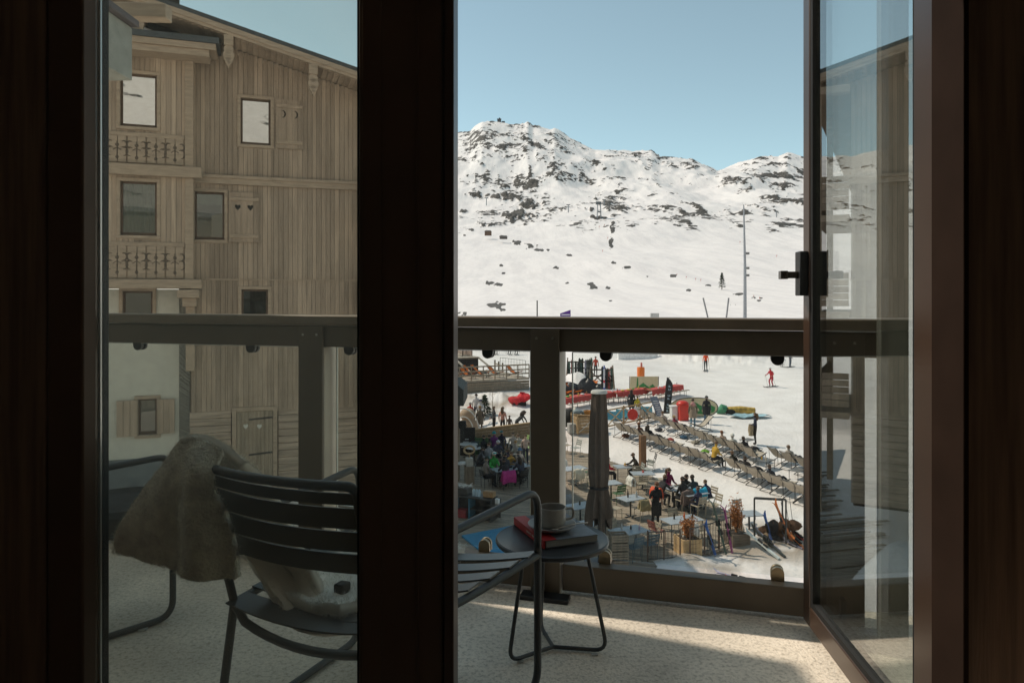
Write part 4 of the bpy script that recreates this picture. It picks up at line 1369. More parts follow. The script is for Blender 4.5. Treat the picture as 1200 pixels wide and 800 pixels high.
# ------------------------------------------------------------------ loungers
def make_lounger():
    t = thing('sun_lounger', 'x', 'lounger', (0, 0, 0))
    prof = [(-.62, .86), (-.44, .66), (-.25, .46), (-.08, .33), (.06, .29), (.20, .31), (.42, .37), (.70, .45)]
    mb = MB(); mb.grid([[V((-.27, y, z)), V((-.09, y, z - .018)), V((.09, y, z - .018)), V((.27, y, z))] for y, z in prof], .012)
    mb.build('canvas', canvas, t)
    for sx in (-.285, .285):
        mb = MB(); mb.tube(fillet([(sx, -.64, .885), (sx, -.03, .29), (sx, .72, .46)], .2, 5), .019, 6)
        mb.tube([(sx * .97, -.62, .015), (sx * .97, .60, .40)], .019, 6)
        mb.tube([(sx * .95, .60, .40), (sx * .95, .64, .0)], .017, 6)
        mb.tube([(sx * .95, -.50, .74), (sx * .95, -.46, .06)], .010, 6)
        mb.build('side_frame', loungerframe, t)
    mb = MB(); mb.tube([(-.285, -.64, .885), (.285, -.64, .885)], .013, 6); mb.build('head_bar', loungerframe, t)
    mb = MB(); mb.tube([(-.277, -.62, .015), (.277, -.62, .015)], .016, 6); mb.build('ground_bar', loungerframe, t)
    return t


LDIR = V((.84, .54, 0)).normalized()
LRZ = math.atan2(-LDIR.x, LDIR.y)
LOUNGERS = {}
ordn = ['first', 'second', 'third', 'fourth', 'fifth', 'sixth', 'seventh', 'eighth', 'ninth', 'tenth', 'eleventh', 'twelfth', 'thirteenth', 'fourteenth', 'fifteenth']
lg0 = make_lounger(); used = False


def back_to_ground(x, y, hgt=.88):
    """the ground point under something hgt above the ground that is seen at photo point x, y"""
    d = 30.0
    for _ in range(12):
        p = G(x, y + hgt * F / d); d = p.y
    return p


def lounger(x, y, label, row=None, rz=None, jit=True):
    global used
    rz_ = (LRZ if rz is None else rz) + (rnd.uniform(-.15, .15) if jit else 0)
    f = V((-math.sin(rz_), math.cos(rz_), 0))
    p = back_to_ground(x, y) + f * .62
    p = on(p.x, p.y) + V((0, 0, .01))
    grp = 'canvas sun loungers on the snow'
    if not used:
        o = lg0; used = True
        o.location = p; o.rotation_euler = (0, 0, rz_); o['label'] = label; o['group'] = grp
    else:
        o = dup(lg0, label, p, rz_, grp)
    if row: LOUNGERS.setdefault(row, []).append(o)
    return o


def row(x0, y0, x1, y1, n, name, key):
    for i in range(n):
        t = i / (n - 1)
        lounger(x0 + (x1 - x0) * t + rnd.uniform(-1.2, 1.2), y0 + (y1 - y0) * t + rnd.uniform(-1.3, 1.3), '%s grey canvas lounger from the left in %s' % (ordn[i], name), key)


row(750, 480, 876, 524, 12, 'the row beside the red bin', 'a')
row(722, 495, 822, 530, 10, 'the row behind the brown post', 'b')
row(853, 537, 950, 573, 8, 'the front row by the ski racks', 'c')
row(905, 524, 966, 548, 5, 'the row behind the low snow tables', 'd')
lounger(833, 487, 'lone grey canvas lounger turned to face the other loungers', None, LRZ + 2.9)


def low_table(x, y, label, rz=.6):
    t = thing('low_table', label, 'table', G(x, y), rz, 'low grey tables between the loungers')
    mb = MB(); mb.box((0, 0, .42), (.75, .55, .03)); mb.build('top', M('dark_grey_top', (.16, .16, .16), rough=.5), t, bevel=.006)
    for sx in (-.33, .33):
        for sy in (-.23, .23):
            mb = MB(); mb.tube([(sx, sy, 0), (sx, sy, .41)], .014, 6); mb.build('leg', loungerframe, t)
    return t


lt1 = low_table(898, 549, 'low grey table with drinks beyond the front lounger row')
low_table(876, 524, 'low grey table at the end of the row by the red bin')
low_table(935, 561, 'low grey table between the two right-hand lounger rows')
p = lt1.location + V((0, 0, .436))
for i, (dx, dy, m, nm, lb) in enumerate(((-.2, .05, M('amber_drink', (.75, .42, .06), rough=.2), 'beer_glass', 'amber drink in a glass on the low lounger table'), (-.05, -.1, M('pale_cup', (.6, .5, .4)), 'paper_cup', 'pale cup on the low lounger table beside the amber drink'))):
    mb = MB(); mb.lathe([(.032, 0), (.040, .14), (.036, .14), (.030, .01)], (0, 0, 0), 10)
    o = mb.build(nm, m); o.location = p + V((dx, dy, 0)); tag(o, lb, 'drink')


# ------------------------------------------------------------------ bistro chairs and tables
def make_chair():
    t = thing('terrace_chair', 'x', 'chair', (0, 0, 0))
    mb = MB()
    for i in range(5):
        mb.box((0, -.17 + i * .085, .455), (.40, .072, .014))
    mb.build('seat', tubem, t)
    mb = MB()
    for z in (.80, .70, .60):
        mb.box((0, -.225 - (z - .46) * .22, z), (.40, .014, .075))
    mb.build('backrest', tubem, t)
    for sx in (-.20, .20):
        mb = MB(); mb.tube([(sx, -.19, .0), (sx, -.20, .44), (sx, -.31, .86)], .0115, 6); mb.build('leg', tubem, t)
        mb = MB(); mb.tube(fillet([(sx, .20, .0), (sx, .18, .45), (sx, -.2, .45)], .03, 3), .0115, 6); mb.build('leg', tubem, t)
    return t


chair0 = make_chair(); chair_used = False
CH_COL = {'grey': tubem, 'black': M('black_bistro_steel', (.02, .02, .02), rough=.4), 'green': M('green_bistro_steel', (.07, .14, .055), rough=.45), 'pale green': M('pale_green_bistro', (.42, .62, .25), rough=.45), 'sand': M('sand_bistro_steel', (.42, .36, .27), rough=.5), 'red-brown': M('redbrown_bistro', (.22, .07, .05), rough=.45), 'pale grey': M('palegrey_bistro', (.42, .43, .40), rough=.5), 'blue-grey': M('bluegrey_bistro', (.07, .11, .13), rough=.5)}


def chair(pos, face, col, label):
    """face: world heading of the sitter in degrees, 0 = away from the camera, 90 = to the right"""
    global chair_used
    rz = -R(face) + rnd.uniform(-.1, .1)
    if not chair_used:
        o = chair0; chair_used = True
        o.location = pos; o.rotation_euler = (0, 0, rz); o['label'] = label; o['group'] = 'bistro chairs on the terrace'
    else:
        o = dup(chair0, label, pos, rz, 'bistro chairs on the terrace')
    m = CH_COL[col]
    if m is not tubem:
        recolor(o, {'seat': m, 'backrest': m, 'leg': m})
    return o


TABLES = {}


def table(key, x, y, w, dpt, rz, label, h=.74, rnd_top=False, mat=None, legs='post'):
    """x, y: photo point of the table top's centre"""
    p = back_to_ground(x, y, h)
    t = thing('bistro_table', label, 'table', p, R(rz), 'tables on the terrace')
    mb = MB()
    if rnd_top:
        mb.lathe([(.001, h - .03), (w / 2 - .01, h - .03), (w / 2, h - .02), (w / 2, h - .004), (w / 2 - .006, h), (.001, h)], (0, 0, 0), 28)
    else:
        mb.box((0, 0, h - .014), (w, dpt, .028))
    mb.build('table_top', mat or greyt, t, bevel=0 if rnd_top else .006)
    if legs == 'post':
        mb = MB(); mb.tube([(0, 0, .03), (0, 0, h - .03)], .032, 8); mb.build('post', tubem, t)
        mb = MB(); mb.bar((-.28, 0, .02), (.28, 0, .02), .05, .03); mb.bar((0, -.28, .023), (0, .28, .023), .05, .03); mb.build('foot', tubem, t)
    else:
        for sx in (-1, 1):
            for sy in (-1, 1):
                mb = MB(); mb.tube([(sx * (w / 2 - .06), sy * (dpt / 2 - .06), 0), (sx * (w / 2 - .06), sy * (dpt / 2 - .06), h - .028)], .018, 6); mb.build('leg', tubem, t)
    TABLES[key] = t
    t['_w'] = w; t['_d'] = dpt; t['_h'] = h
    return t


def seat_at(key, ang, off=0.0, gap=.34):
    """position and heading of a chair at the side of a table; ang 0 = far side, 90 = right, 180 = near, 270 = left in the table's own frame"""
    t = TABLES[key]
    a = R(ang)
    lx, ly = math.sin(a), math.cos(a)
    ext = abs(lx) * t['_w'] / 2 + abs(ly) * t['_d'] / 2 + gap
    q = V((lx * ext + abs(ly) * off, ly * ext + abs(lx) * off, 0))
    M3 = Matrix.Rotation(t.rotation_euler.z, 3, 'Z')
    w_ = M3 @ q
    pos = t.location + w_
    pos = on(pos.x, pos.y)
    dirn = M3 @ V((-lx, -ly, 0))
    return pos, math.degrees(math.atan2(dirn.x, dirn.y))


TROT = -24
table('a', 672, 548, 1.15, .75, 28, 'long grey table left of the closed parasol with a fleece on a chair', legs='post')
table('b', 716, 565, .75, .7, 20, 'small grey table half behind the closed parasol')
table('c', 730, 546, .8, .7, 10, 'dark table where the man in black and the child in red sit', legs='legs')
table('d', 753, 554, 1.0, .7, 5, 'grey table beside the foot of the brown post', h=.74)
table('e', 739, 583, .95, .7, 30, 'grey table with bottles behind the waiter in black', legs='post')
table('f', 680, 592, 1.05, .75, 30, 'blue-grey table with dark shakers left of the parasol skirt')
table('g', 693, 612, .8, .7, 30, 'blue-grey table partly hidden below the parasol skirt')
table('h', 737, 621, 1.25, .8, 28, 'large blue-grey table with bottles near the balcony', legs='legs')
table('i', 799, 608, 1.4, .75, 22, 'grey table with bottles beside the small dry shrub', legs='legs')
table('j', 795, 571, 1.2, .8, 28, 'crowded table under the blue jacket')
table('k', 812, 577, 1.1, .75, 28, 'second crowded table nearest the snow')
table('l', 878, 601, .85, .7, 10, 'small grey table behind the tall dry shrub', h=.7)
table('m', 592, 549, 1.3, .8, 30, 'blue-grey table in the shade by the magenta jacket', legs='legs')
table('n', 611, 545, .8, .7, 30, 'pale table in the sun at the edge of the shade')
rt = [('o', 595, 514, 1.0, 'round pale table by the timber parapet, the farther of the pair'), ('p', 603, 518, 1.0, 'round pale table by the timber parapet, the nearer of the pair'), ('q', 549, 520, 1.0, 'round pale table beside the timber pillar, the farther of the pair'), ('r', 556, 524, .95, 'round pale table beside the timber pillar, the nearer of the pair')]
for k, x, y, w_, lb in rt:
    table(k, x, y, w_, w_, 0, lb, rnd_top=True, mat=M('pale_round_top', (.55, .53, .50), rough=.45))


def seat(key, ang, col, label, off=0.0, gap=.30):
    p, h = seat_at(key, ang, off, gap)
    return chair(p, h, col, label)


seat('a', 180, 'sand', 'sand coloured chair with a cream fleece at the near side of the long grey table', -.3)
seat('a', 180, 'grey', 'bare chair at the near side of the long grey table', .3)
seat('a', 0, 'grey', 'chair with a white fleece at the far side of the long grey table')
seat('a', 90, 'green', 'green chair at the right end of the long grey table')
seat('b', 180, 'green', 'green chair near side of the small table behind the parasol')
seat('b', 90, 'sand', 'sand chair with a white fleece right of the small parasol table')
seat('b', 270, 'sand', 'sand chair left of the small parasol table')
chairs_c = [seat('c', 90, 'pale grey', 'pale grey chair under the man in the dark polo', .0), seat('c', 270, 'black', 'black chair under the child in red')]
chair(on(chairs_c[0].location.x + .55, chairs_c[0].location.y + .6), 240, 'pale grey', 'pale grey chair standing behind the man in the dark polo')
seat('d', 180, 'sand', 'sand chair at the near side of the table by the brown post', -.2)
seat('d', 90, 'sand', 'sand chair at the right end of the table by the brown post')
seat('d', 0, 'grey', 'dark chair at the far side of the table by the brown post')
seat('e', 180, 'sand', 'chair covered by a yellow-brown fleece beside the waiter')
seat('e', 270, 'grey', 'grey chair left of the table behind the waiter')
seat('f', 0, 'pale grey', 'chair with a grey blanket at the far side of the shaker table')
seat('f', 180, 'grey', 'shaded chair at the near side of the shaker table', -.1)
seat('g', 180, 'grey', 'shaded chair below the parasol skirt')
seat('h', 180, 'blue-grey', 'blue-grey chair on the near side of the large table, the left one', -.35)
seat('h', 180, 'blue-grey', 'blue-grey chair on the near side of the large table, the right one', .30)
seat('h', 90, 'grey', 'grey chair at the right end of the large table near the balcony')
seat('h', 0, 'grey', 'grey chair at the far side of the large table near the balcony')
seat('i', 180, 'grey', 'chair with a white sheepskin left of the small dry shrub', -.35)
seat('i', 180, 'grey', 'chair half behind the small dry shrub', .3)
seat('i', 270, 'red-brown', 'red-brown chair at the left end of the table by the shrub')
seat('i', 0, 'sand', 'sand chair at the far side of the table by the shrub', .25)
cj = [seat('j', 180, 'sand', 'chair with the grey-brown coat over its back at the crowded table', -.4), seat('j', 180, 'sand', 'chair with the blue jacket over its back', .28), seat('j', 0, 'grey', 'chair under the woman in the maroon top', .1), seat('j', 270, 'grey', 'chair under the man in the black jacket at the crowded table')]
ck = [seat('k', 180, 'grey', 'chair under the boy in navy', -.35), seat('k', 90, 'sand', 'sand chair under the boy at the snow end of the table'), seat('k', 0, 'grey', 'chair under the woman reaching across the table', .1)]
seat('l', 0, 'pale grey', 'pale grey chair behind the tall dry shrub')
chair(G(836, 604), 250, 'sand', 'sand chair standing alone at the snow edge by the skis')
seat('m', 180, 'black', 'black chair with the magenta jacket over its back', -.35); seat('m', 180, 'black', 'black chair under the person with dark hair in the shade', .45)
seat('m', 270, 'black', 'black chair under the person in the grey jacket and cap'); seat('m', 0, 'black', 'black chair under the person in the green jacket', -.2)
seat('n', 0, 'grey', 'chair under the person in yellow', -.3); seat('n', 0, 'grey', 'chair under the person in the blue cap', .3)
seat('p', 90, 'pale green', 'bright pale green chair at the right of the nearer round table')
seat('p', 180, 'pale green', 'bright pale green chair in front of the nearer round table')
seat('o', 60, 'pale green', 'bright pale green chair behind the farther round table')
seat('r', 90, 'green', 'dark green chair right of the round table by the pillar')
seat('r', 0, 'blue-grey', 'blue-grey chair behind the round table by the pillar')
# chairs at the far edge of the terrace
chair(G(664, 531), 150, 'grey', 'dark slatted chair at the snow edge, seen from its front, left one of the pair')
chair(G(674, 534), 235, 'pale grey', 'pale slatted chair at the snow edge right of the dark slatted chair')
chair(G(762, 551), 270, 'black', 'black chair on the snow right of the brown post')

# things on the tables
bottle_g = M('dark_bottle_glass', (.03, .025, .02), rough=.15)
pepper = M('amber_sauce', (.55, .10, .03), rough=.3)


def on_table(key, lx, ly):
    t = TABLES[key]
    q = Matrix.Rotation(t.rotation_euler.z, 3, 'Z') @ V((lx, ly, t['_h'] + .001))
    return t.location + q


def bottle(key, lx, ly, m, label, h=.2, r=.032):
    mb = MB(); mb.lathe([(.001, 0), (r, 0), (r, h * .55), (r * .45, h * .75), (r * .4, h * .96), (.001, h)], (0, 0, 0), 10)
    o = mb.build('bottle', m); o.location = on_table(key, lx, ly)
    return tag(o, label, 'bottle', 'bottles and shakers on the terrace tables')


bottle('h', -.15, .2, M('clear_bottle', (.5, .5, .48), rough=.2), 'clear bottle with purple label on the large table, the leftmost')
bottle('h', .12, .05, bottle_g, 'dark shaker in the middle of the large table', .16)
bottle('h', .35, -.12, M('lilac_label_bottle', (.45, .38, .5), rough=.3), 'lilac bottle at the right of the large table')
bottle('i', -.25, .1, bottle_g, 'dark bottle at the left of the table by the shrub', .24)
bottle('i', .12, .02, pepper, 'red-brown sauce bottle on the table by the shrub', .24)
bottle('i', .42, -.05, bottle_g, 'dark bottle at the right of the table by the shrub', .22)
bottle('e', -.05, .1, bottle_g, 'dark bottle on the table behind the waiter', .28)
bottle('e', .25, -.05, M('glass_jug', (.5, .52, .52), rough=.15), 'pale glass jug on the table behind the waiter', .25, .05)
bottle('f', .05, .1, bottle_g, 'dark shaker on the shaker table, the left one', .16, .035); bottle('f', .32, -.05, bottle_g, 'dark shaker on the shaker table, the middle one', .16, .035)
bottle('d', .05, .1, M('red_packet', (.6, .12, .1)), 'red packet standing on the table by the brown post', .1, .05)
bottle('c', .12, .05, M('amber_drink', (.7, .4, .05)), 'amber drink between the man in the dark polo and the child', .18, .04)
bottle('j', .25, .1, M('amber_drink', (.7, .4, .05)), 'amber drink on the crowded table', .18, .045)
bottle('k', .1, -.05, M('purple_bottle', (.16, .10, .25)), 'purple bottle on the table nearest the snow', .22, .04)


def plate(key, lx, ly, label, m=white, r=.13):
    mb = MB(); mb.lathe([(.001, .004), (r * .6, .0), (r, .018), (r * .95, .02), (r * .6, .008), (.001, .008)], (0, 0, 0), 16)
    o = mb.build('plate', m); o.location = on_table(key, lx, ly)
    return tag(o, label, 'plate', 'plates and menus on the tables')


plate('j', -.2, -.1, 'white plate in front of the man in the black jacket'); plate('j', .2, -.2, 'white plate beside the blue jacket', white, .15); plate('k', -.25, .15, 'white plate before the woman in the grey top'); plate('k', .35, 0, 'white plate at the snow end table')
plate('m', .1, .1, 'pale plate on the shaded table by the magenta jacket'); plate('n', .1, 0, 'pale plate on the sunlit table'); plate('i', .1, -.25, 'white plate at the near edge of the table by the shrub')


def mesh_thing(mb, name, mat, label, cat, loc=(0, 0, 0), rz=0, group=None, **k):
    o = mb.build(name, mat, **k); o.location = loc; o.rotation_euler = (0, 0, rz)
    return tag(o, label, cat, group)


def fluffy(name, pos, size, mat, label, cat, rz=0, seed=1, hang=.35):
    """a fleece or coat thrown over a chair back: down both sides of the backrest"""
    w_, h_ = size
    ctrl = []
    for v in range(7):
        t = v / 6
        if t < .5: y, z = -.14 - .02 * math.sin(t * 6), .86 - (.5 - t) * 2 * hang
        else: y, z = .0 + .05 * (t - .5), .86 - (t - .5) * 2 * hang * .9
        if v == 3: y, z = -.08, .90
        ctrl.append([V((w_ * (u - .5) * (1 + .2 * (abs(t - .5))), y - .2 + .02 * rnd.uniform(-1, 1), z + .03 * rnd.uniform(-1, 1))) for u in np.linspace(0, 1, 5)])
    o = furry(name, mat, ctrl, 14, 18, .05, None, hairs=260, hl=.07, folds=.02, seed=seed, hw=.006)
    o.location = pos; o.rotation_euler = (0, 0, rz)
    return tag(o, label, cat)


def over_chair(label_part, name, mat, label, cat, size=(.46, .5), hang=.36, seed=1):
    for o in COL.objects:
        if o.parent is None and o.name.startswith('terrace_chair') and label_part in o.get('label', ''):
            return fluffy(name, o.location, size, mat, label, cat, o.rotation_euler.z, seed, hang)
    print('no chair', label_part)


creamf = M('cream_sheepskin', (.66, .60, .48), rough=.95, var=.2); yell = M('yellow_brown_fleece', (.36, .29, .16), rough=.95, var=.3); whitef = M('white_sheepskin', (.74, .72, .66), rough=.95); greyf = M('grey_wool_throw', (.26, .27, .27), rough=.95)
over_chair('sand coloured chair with a cream', 'sheepskin', creamf, 'cream sheepskin over the chair at the long grey table', 'sheepskin', seed=11)
over_chair('chair with a white fleece at the far', 'sheepskin', whitef, 'white sheepskin at the far side of the long grey table', 'sheepskin', seed=12)
over_chair('sand chair with a white fleece right', 'sheepskin', whitef, 'white sheepskin right of the closed parasol', 'sheepskin', seed=13)
over_chair('covered by a yellow-brown', 'sheepskin', yell, 'yellow-brown sheepskin over the chair beside the waiter', 'sheepskin', (.55, .5), seed=14)
over_chair('white sheepskin left of the small', 'sheepskin', whitef, 'white sheepskin on the chair left of the small dry shrub', 'sheepskin', (.6, .5), .42, seed=15)
over_chair('grey blanket at the far side of the shaker', 'wool_throw', greyf, 'grey throw over a chair behind the shaker table', 'throw', seed=16)
over_chair('grey-brown coat over', 'coat', M('grey_brown_coat', (.17, .125, .11), rough=.9), 'grey-brown coat hung over a chair at the crowded table', 'coat', (.5, .5), .55, seed=17)
over_chair('blue jacket over', 'ski_jacket', M('turquoise_jacket', (.02, .36, .55), rough=.6), 'bright turquoise jacket hung over a chair at the crowded table', 'jacket', (.6, .5), .42, seed=18)
over_chair('magenta jacket over', 'ski_jacket', M('magenta_jacket', (.45, .035, .22), rough=.65), 'magenta jacket hung over a chair in the shade', 'jacket', (.62, .5), .5, seed=19)
over_chair('under the man in the black jacket', 'ski_jacket', M('orange_red_jacket', (.75, .10, .03), rough=.6), 'orange-red jacket over the chair of the man in black', 'jacket', (.5, .5), .42, seed=20)

# ------------------------------------------------------------------ closed parasol
pb = V(((702 - CX) / F * 23.2, 23.2, DECK_Z))
pa = thing('closed_parasol', 'tall closed grey-brown parasol tied with a dark strap', 'parasol', pb)
sc_m = F / 23.2


def pz(y): return EYE - (y - HY) / sc_m - DECK_Z


mb = MB(); rows = []
ys = [459, 470, 490, 510, 535, 555, 569, 571, 580, 592, 600, 607, 612]
rr_ = [7.5, 8.2, 9.2, 10.2, 10.8, 10.6, 9.2, 9.2, 11, 12, 12.5, 12, 11.5]
NP = 64
for y, r_ in zip(ys, rr_):
    low = max(0, (y - 571) / 40)
    amp = .13 + .17 * low
    rows.append([V((r_ / sc_m * (1 + amp * math.sin(a * 8) + amp * .6 * math.sin(a * 13 + 1 + y * .004) + amp * .3 * math.sin(a * 21 + 2)) * math.cos(a), r_ / sc_m * (1 + amp * math.sin(a * 8) + amp * .6 * math.sin(a * 13 + 1 + y * .004) + amp * .3 * math.sin(a * 21 + 2)) * math.sin(a), pz(y + (low * 9 * math.sin(a * 4 + .6) if y > 598 else 0)))) for a in [2 * math.pi * j / NP for j in range(NP + 1)]])
mb.grid(rows); mb.build('canopy', M('taupe_parasol_cloth', (.085, .063, .048), rough=.85, var=.15, scale=3, stretch=(3, 3, .3)), pa, ang=70)
mb = MB(); mb.lathe([(.001, pz(456.5)), (.22, pz(457)), (.26, pz(458.5)), (.27, pz(460.5)), (.2, pz(461))], (0, 0, 0), 24); mb.build('cap', M('pale_parasol_cap', (.5, .49, .46), rough=.6), pa)
mb = MB(); mb.lathe([(.295, pz(571.8)), (.315, pz(571)), (.315, pz(569.8)), (.295, pz(569))], (0, 0, 0), 32); mb.build('strap', rubber, pa)
mb = MB(); mb.tube([(0, 0, 0), (0, 0, pz(462))], .045, 10); mb.tube([(.22, .05, .0), (.22, .05, pz(600))], .02, 6); mb.build('pole', loungerframe, pa)
mb = MB(); mb.box((0, 0, .05), (.9, .9, .1)); mb.build('base', M('parasol_base', (.12, .12, .12)), pa, bevel=.01)

# brown post on the snow
p = G(753, 552)
mb = MB(); mb.box((0, 0, (552 - 510) / (F / p.y) / 2), (.30, .26, (552 - 510) / (F / p.y)))
mesh_thing(mb, 'timber_post', woodm, 'square brown timber post standing at the snow edge', 'post', p, .3, bevel=.012)


# ------------------------------------------------------------------ bars, fences, boards
def xfence(a, b, label, h=1.0, n=3, m=wood, posts=True):
    a = V(a); b = V(b); t = thing('crossed_fence', label, 'fence', a)
    L_ = b - a
    for k in range(n + 1):
        q = L_ * k / n
        mb = MB(); mb.box((q.x, q.y, q.z + h / 2), (.09, .09, h + .1)); mb.build('post', m, t)
    for hh in (.12, h - .05):
        mb = MB(); mb.bar(V((0, 0, hh)), L_ + V((0, 0, hh)), .05, .08); mb.build('rail', m, t)
    for k in range(n):
        q0, q1 = L_ * k / n, L_ * (k + 1) / n
        mb = MB(); mb.bar(q0 + V((0, -.03, .12)), q1 + V((0, -.03, h - .05)), .03, .06); mb.bar(q0 + V((0, -.065, h - .05)), q1 + V((0, -.065, .12)), .03, .06); mb.build('cross_brace', m, t)
    return t


xfence(G(711, 502), G(768, 490), 'low raw timber fence with crossed braces beside the loungers', h=1.15, n=3)
p = G(684, 506)
t = thing('timber_crate', 'raw timber crate counter with a white diagonal rope left of the parasol', 'crate', p, R(15))
for (sx, sy, ex, ey, nm) in ((-.55, -.5, .55, -.5, 'front_panel'), (-.55, .5, .55, .5, 'back_panel'), (-.55, -.5, -.55, .5, 'side_panel'), (.55, -.5, .55, .5, 'side_panel')):
    mb = MB()
    for k in range(5): mb.bar((sx, sy, .12 + k * .19), (ex, ey, .12 + k * .19), .03, .17)
    mb.build(nm, wood, t)
for sx in (-.58, .58):
    for sy in (-.53, .53):
        mb = MB(); mb.box((sx, sy, .55), (.08, .08, 1.1)); mb.build('post', wood, t)
mb = MB(); mb.tube([(-.5, -.56, .1), (0, -.56, .5), (.5, -.56, 1.02)], .015, 6); mb.build('rope', white, t)
mb = MB(); mb.bar((-.9, -.3, 1.12), (.5, -.62, 1.04), .16, .04); mb.build('shelf_board', wood, t)
p2 = p + V((-.15, .1, 1.05))
mb = MB(); mb.lathe([(.001, 0), (.24, 0), (.32, .22), (.29, .22), (.22, .03)], (0, 0, 0), 16); mesh_thing(mb, 'wooden_tub', M('orange_wood_tub', (.55, .27, .08), rough=.6), 'orange-brown wooden tub on the timber crate', 'tub', p + V((.32, .1, 1.03)))
mb = MB(); mb.box((0, 0, .5), (.26, .06, 1.0)); mesh_thing(mb, 'upright_board', M('ochre_board', (.55, .34, .13), rough=.7), 'ochre board standing upright behind the timber crate', 'board', on(p.x - .7, p.y + .9), .2, bevel=.02)
mb = MB(); mb.ball((0, 0, .14), (.3, .2, .16), 12, 7); mb.ball((.35, .1, .1), (.18, .16, .14), 10, 6); mesh_thing(mb, 'folded_blanket', M('blue_grey_blanket', (.25, .30, .33), rough=.9), 'blue-grey folded blanket lying on the timber crate', 'blanket', p + V((-.35, .15, 1.02)))
p = G(673, 507)
mb = MB(); mb.box((0, 0, .28), (.75, .55, .56)); mesh_thing(mb, 'grey_chest', M('grey_chest_paint', (.34, .34, .32), rough=.7), 'plain grey chest on the snow left of the timber crate', 'chest', p, .2, bevel=.03)
t = thing('coat_pile', 'heap of dark coats and a white scarf over a rail beside the grey chest', 'coats', G(667, 503))
for i, (dx, dz, rx, rz_, m) in enumerate(((0, .75, .45, .5, M('dark_coat', (.03, .032, .03), rough=.9)), (-.3, .5, .35, .4, M('dark_coat2', (.05, .055, .05), rough=.9)), (.35, .9, .16, .45, M('white_scarf', (.6, .56, .5), rough=.9)), (.3, .45, .3, .3, M('brown_coat', (.16, .09, .05), rough=.9)))):
    A = []
    for v in range(9):
        ph = math.pi * v / 8
        A.append([V((dx + rx * math.sin(ph) * math.cos(a) * (1 + .2 * math.sin(a * 5 + v)), .3 * math.sin(ph) * math.sin(a) * (1 + .2 * math.sin(a * 3)), dz + rz_ * math.cos(ph))) for a in [2 * math.pi * j / 16 for j in range(17)]])
    mb = MB(); mb.grid(A); mb.build('coat', m, t)
mb = MB(); mb.tube([(-.5, 0, 0), (-.5, 0, 1.1), (.5, 0, 1.1), (.5, 0, 0)], .03, 6); mb.build('rail', woodg, t)


def board_sign(name, x0, y0, x1, y1, label, faces, thick=.06, lean=0.0):
    """upright board whose foot runs between two ground points"""
    a, b = G(x0, y1), G(x1, y1)
    return a, b


# long tables with red cloths and benches
redcloth = M('red_tablecloth', (.50, .075, .065), rough=.75, var=.15, scale=3)
bench = M('bench_slats', (.24, .20, .16), rough=.7)


def feast(x0, y0, x1, y1, label, n_items, seed):
    """x,y: photo points on the near edge of the table top"""
    a = back_to_ground(x0, y0, .80); b = back_to_ground(x1, y1, .80)
    t = thing('trestle_table', label, 'table', a, 0, 'long tables with red cloths on the snow')
    d = b - a; L_ = d.length; u = V((d.x, d.y, 0)).normalized(); n = V((-u.y, u.x, 0))
    if n.y < 0: n = -n
    mb = MB(); mb.bar(V((0, 0, .74)) + n * .38, d + V((0, 0, .74)) + n * .38, .76, .04)
    mb.build('table_top', wood, t)
    for f in (.08, .5, .92):
        mb = MB(); c = d * f
        mb.tube([c + n * .1 + V((0, 0, 0)), c + n * .1 + V((0, 0, .72))], .02, 6); mb.tube([c + n * .66, c + n * .66 + V((0, 0, .72))], .02, 6); mb.tube([c + n * .1 + V((0, 0, .3)), c + n * .66 + V((0, 0, .3))], .014, 6)
        mb.build('trestle', tubem, t)
    r_ = random.Random(seed)
    rows = []; N = 26
    for k in range(N + 1):
        q = d * k / N
        dr = .36 + .05 * math.sin(k * 1.7 + seed) + .04 * r_.random()
        rows.append([q + n * (-.03 + .02 * math.sin(k * 2.1)) + V((0, 0, .765 - dr)), q - n * .02 + V((0, 0, .765 - dr * .5)), q + V((0, 0, .772)), q + n * .4 + V((0, 0, .774)), q + n * .76 + V((0, 0, .772)), q + n * .79 + V((0, 0, .5))])
    mb = MB(); mb.grid(rows, .008); c = mb.build('tablecloth', redcloth, None)
    c.location = a; tag(c, 'red cloth over ' + label.replace('long table', 'the table', 1).replace('table with', 'table with'), 'tablecloth', 'red cloths on the long tables')
    cols = [(M('food_red', (.6, .1, .06)), 'red'), (M('food_yellow', (.7, .5, .12)), 'yellow'), (white, 'white'), (M('food_green', (.2, .4, .1)), 'green'), (M('food_brown', (.3, .16, .07)), 'brown')]
    for k in range(n_items):
        m, cn = r_.choice(cols)
        f = (k + .5) / n_items
        q = a + d * f + n * r_.uniform(.12, .6) + V((0, 0, .782))
        mb = MB(); s_ = r_.uniform(.09, .16)
        if r_.random() < .6: mb.lathe([(.001, 0), (s_ * .7, 0), (s_, .06), (s_ * .8, .10), (.001, .12)], (0, 0, 0), 10); nm = 'dish'
        else: mb.lathe([(.001, 0), (.05, 0), (.05, .14), (.02, .2), (.001, .24)], (0, 0, 0), 8); nm = 'bottle'
        o = mb.build(nm, m); o.location = q
        tag(o, '%s %s, %s from the left on %s' % (cn, nm, ordn[k], label.split(' with ')[0].replace('long', 'the long')), nm, 'food and drink on the red cloths')
    # bench in front
    t2 = thing('bench', 'narrow bench in front of ' + label.split(' with ')[0].replace('long', 'the long'), 'bench', a - n * .45, 0, 'benches along the red tables')
    t2.location.z = on(t2.location.x, t2.location.y).z
    mb = MB(); mb.bar(V((0, 0, .44)), d + V((0, 0, .44)), .26, .04); mb.build('seat', bench, t2)
    for f in (.1, .9):
        for s_ in (-.1, .1):
            mb = MB(); mb.tube([d * f + n * s_, d * f + n * s_ * .8 + V((0, 0, .42))], .015, 6); mb.build('leg', tubem, t2)


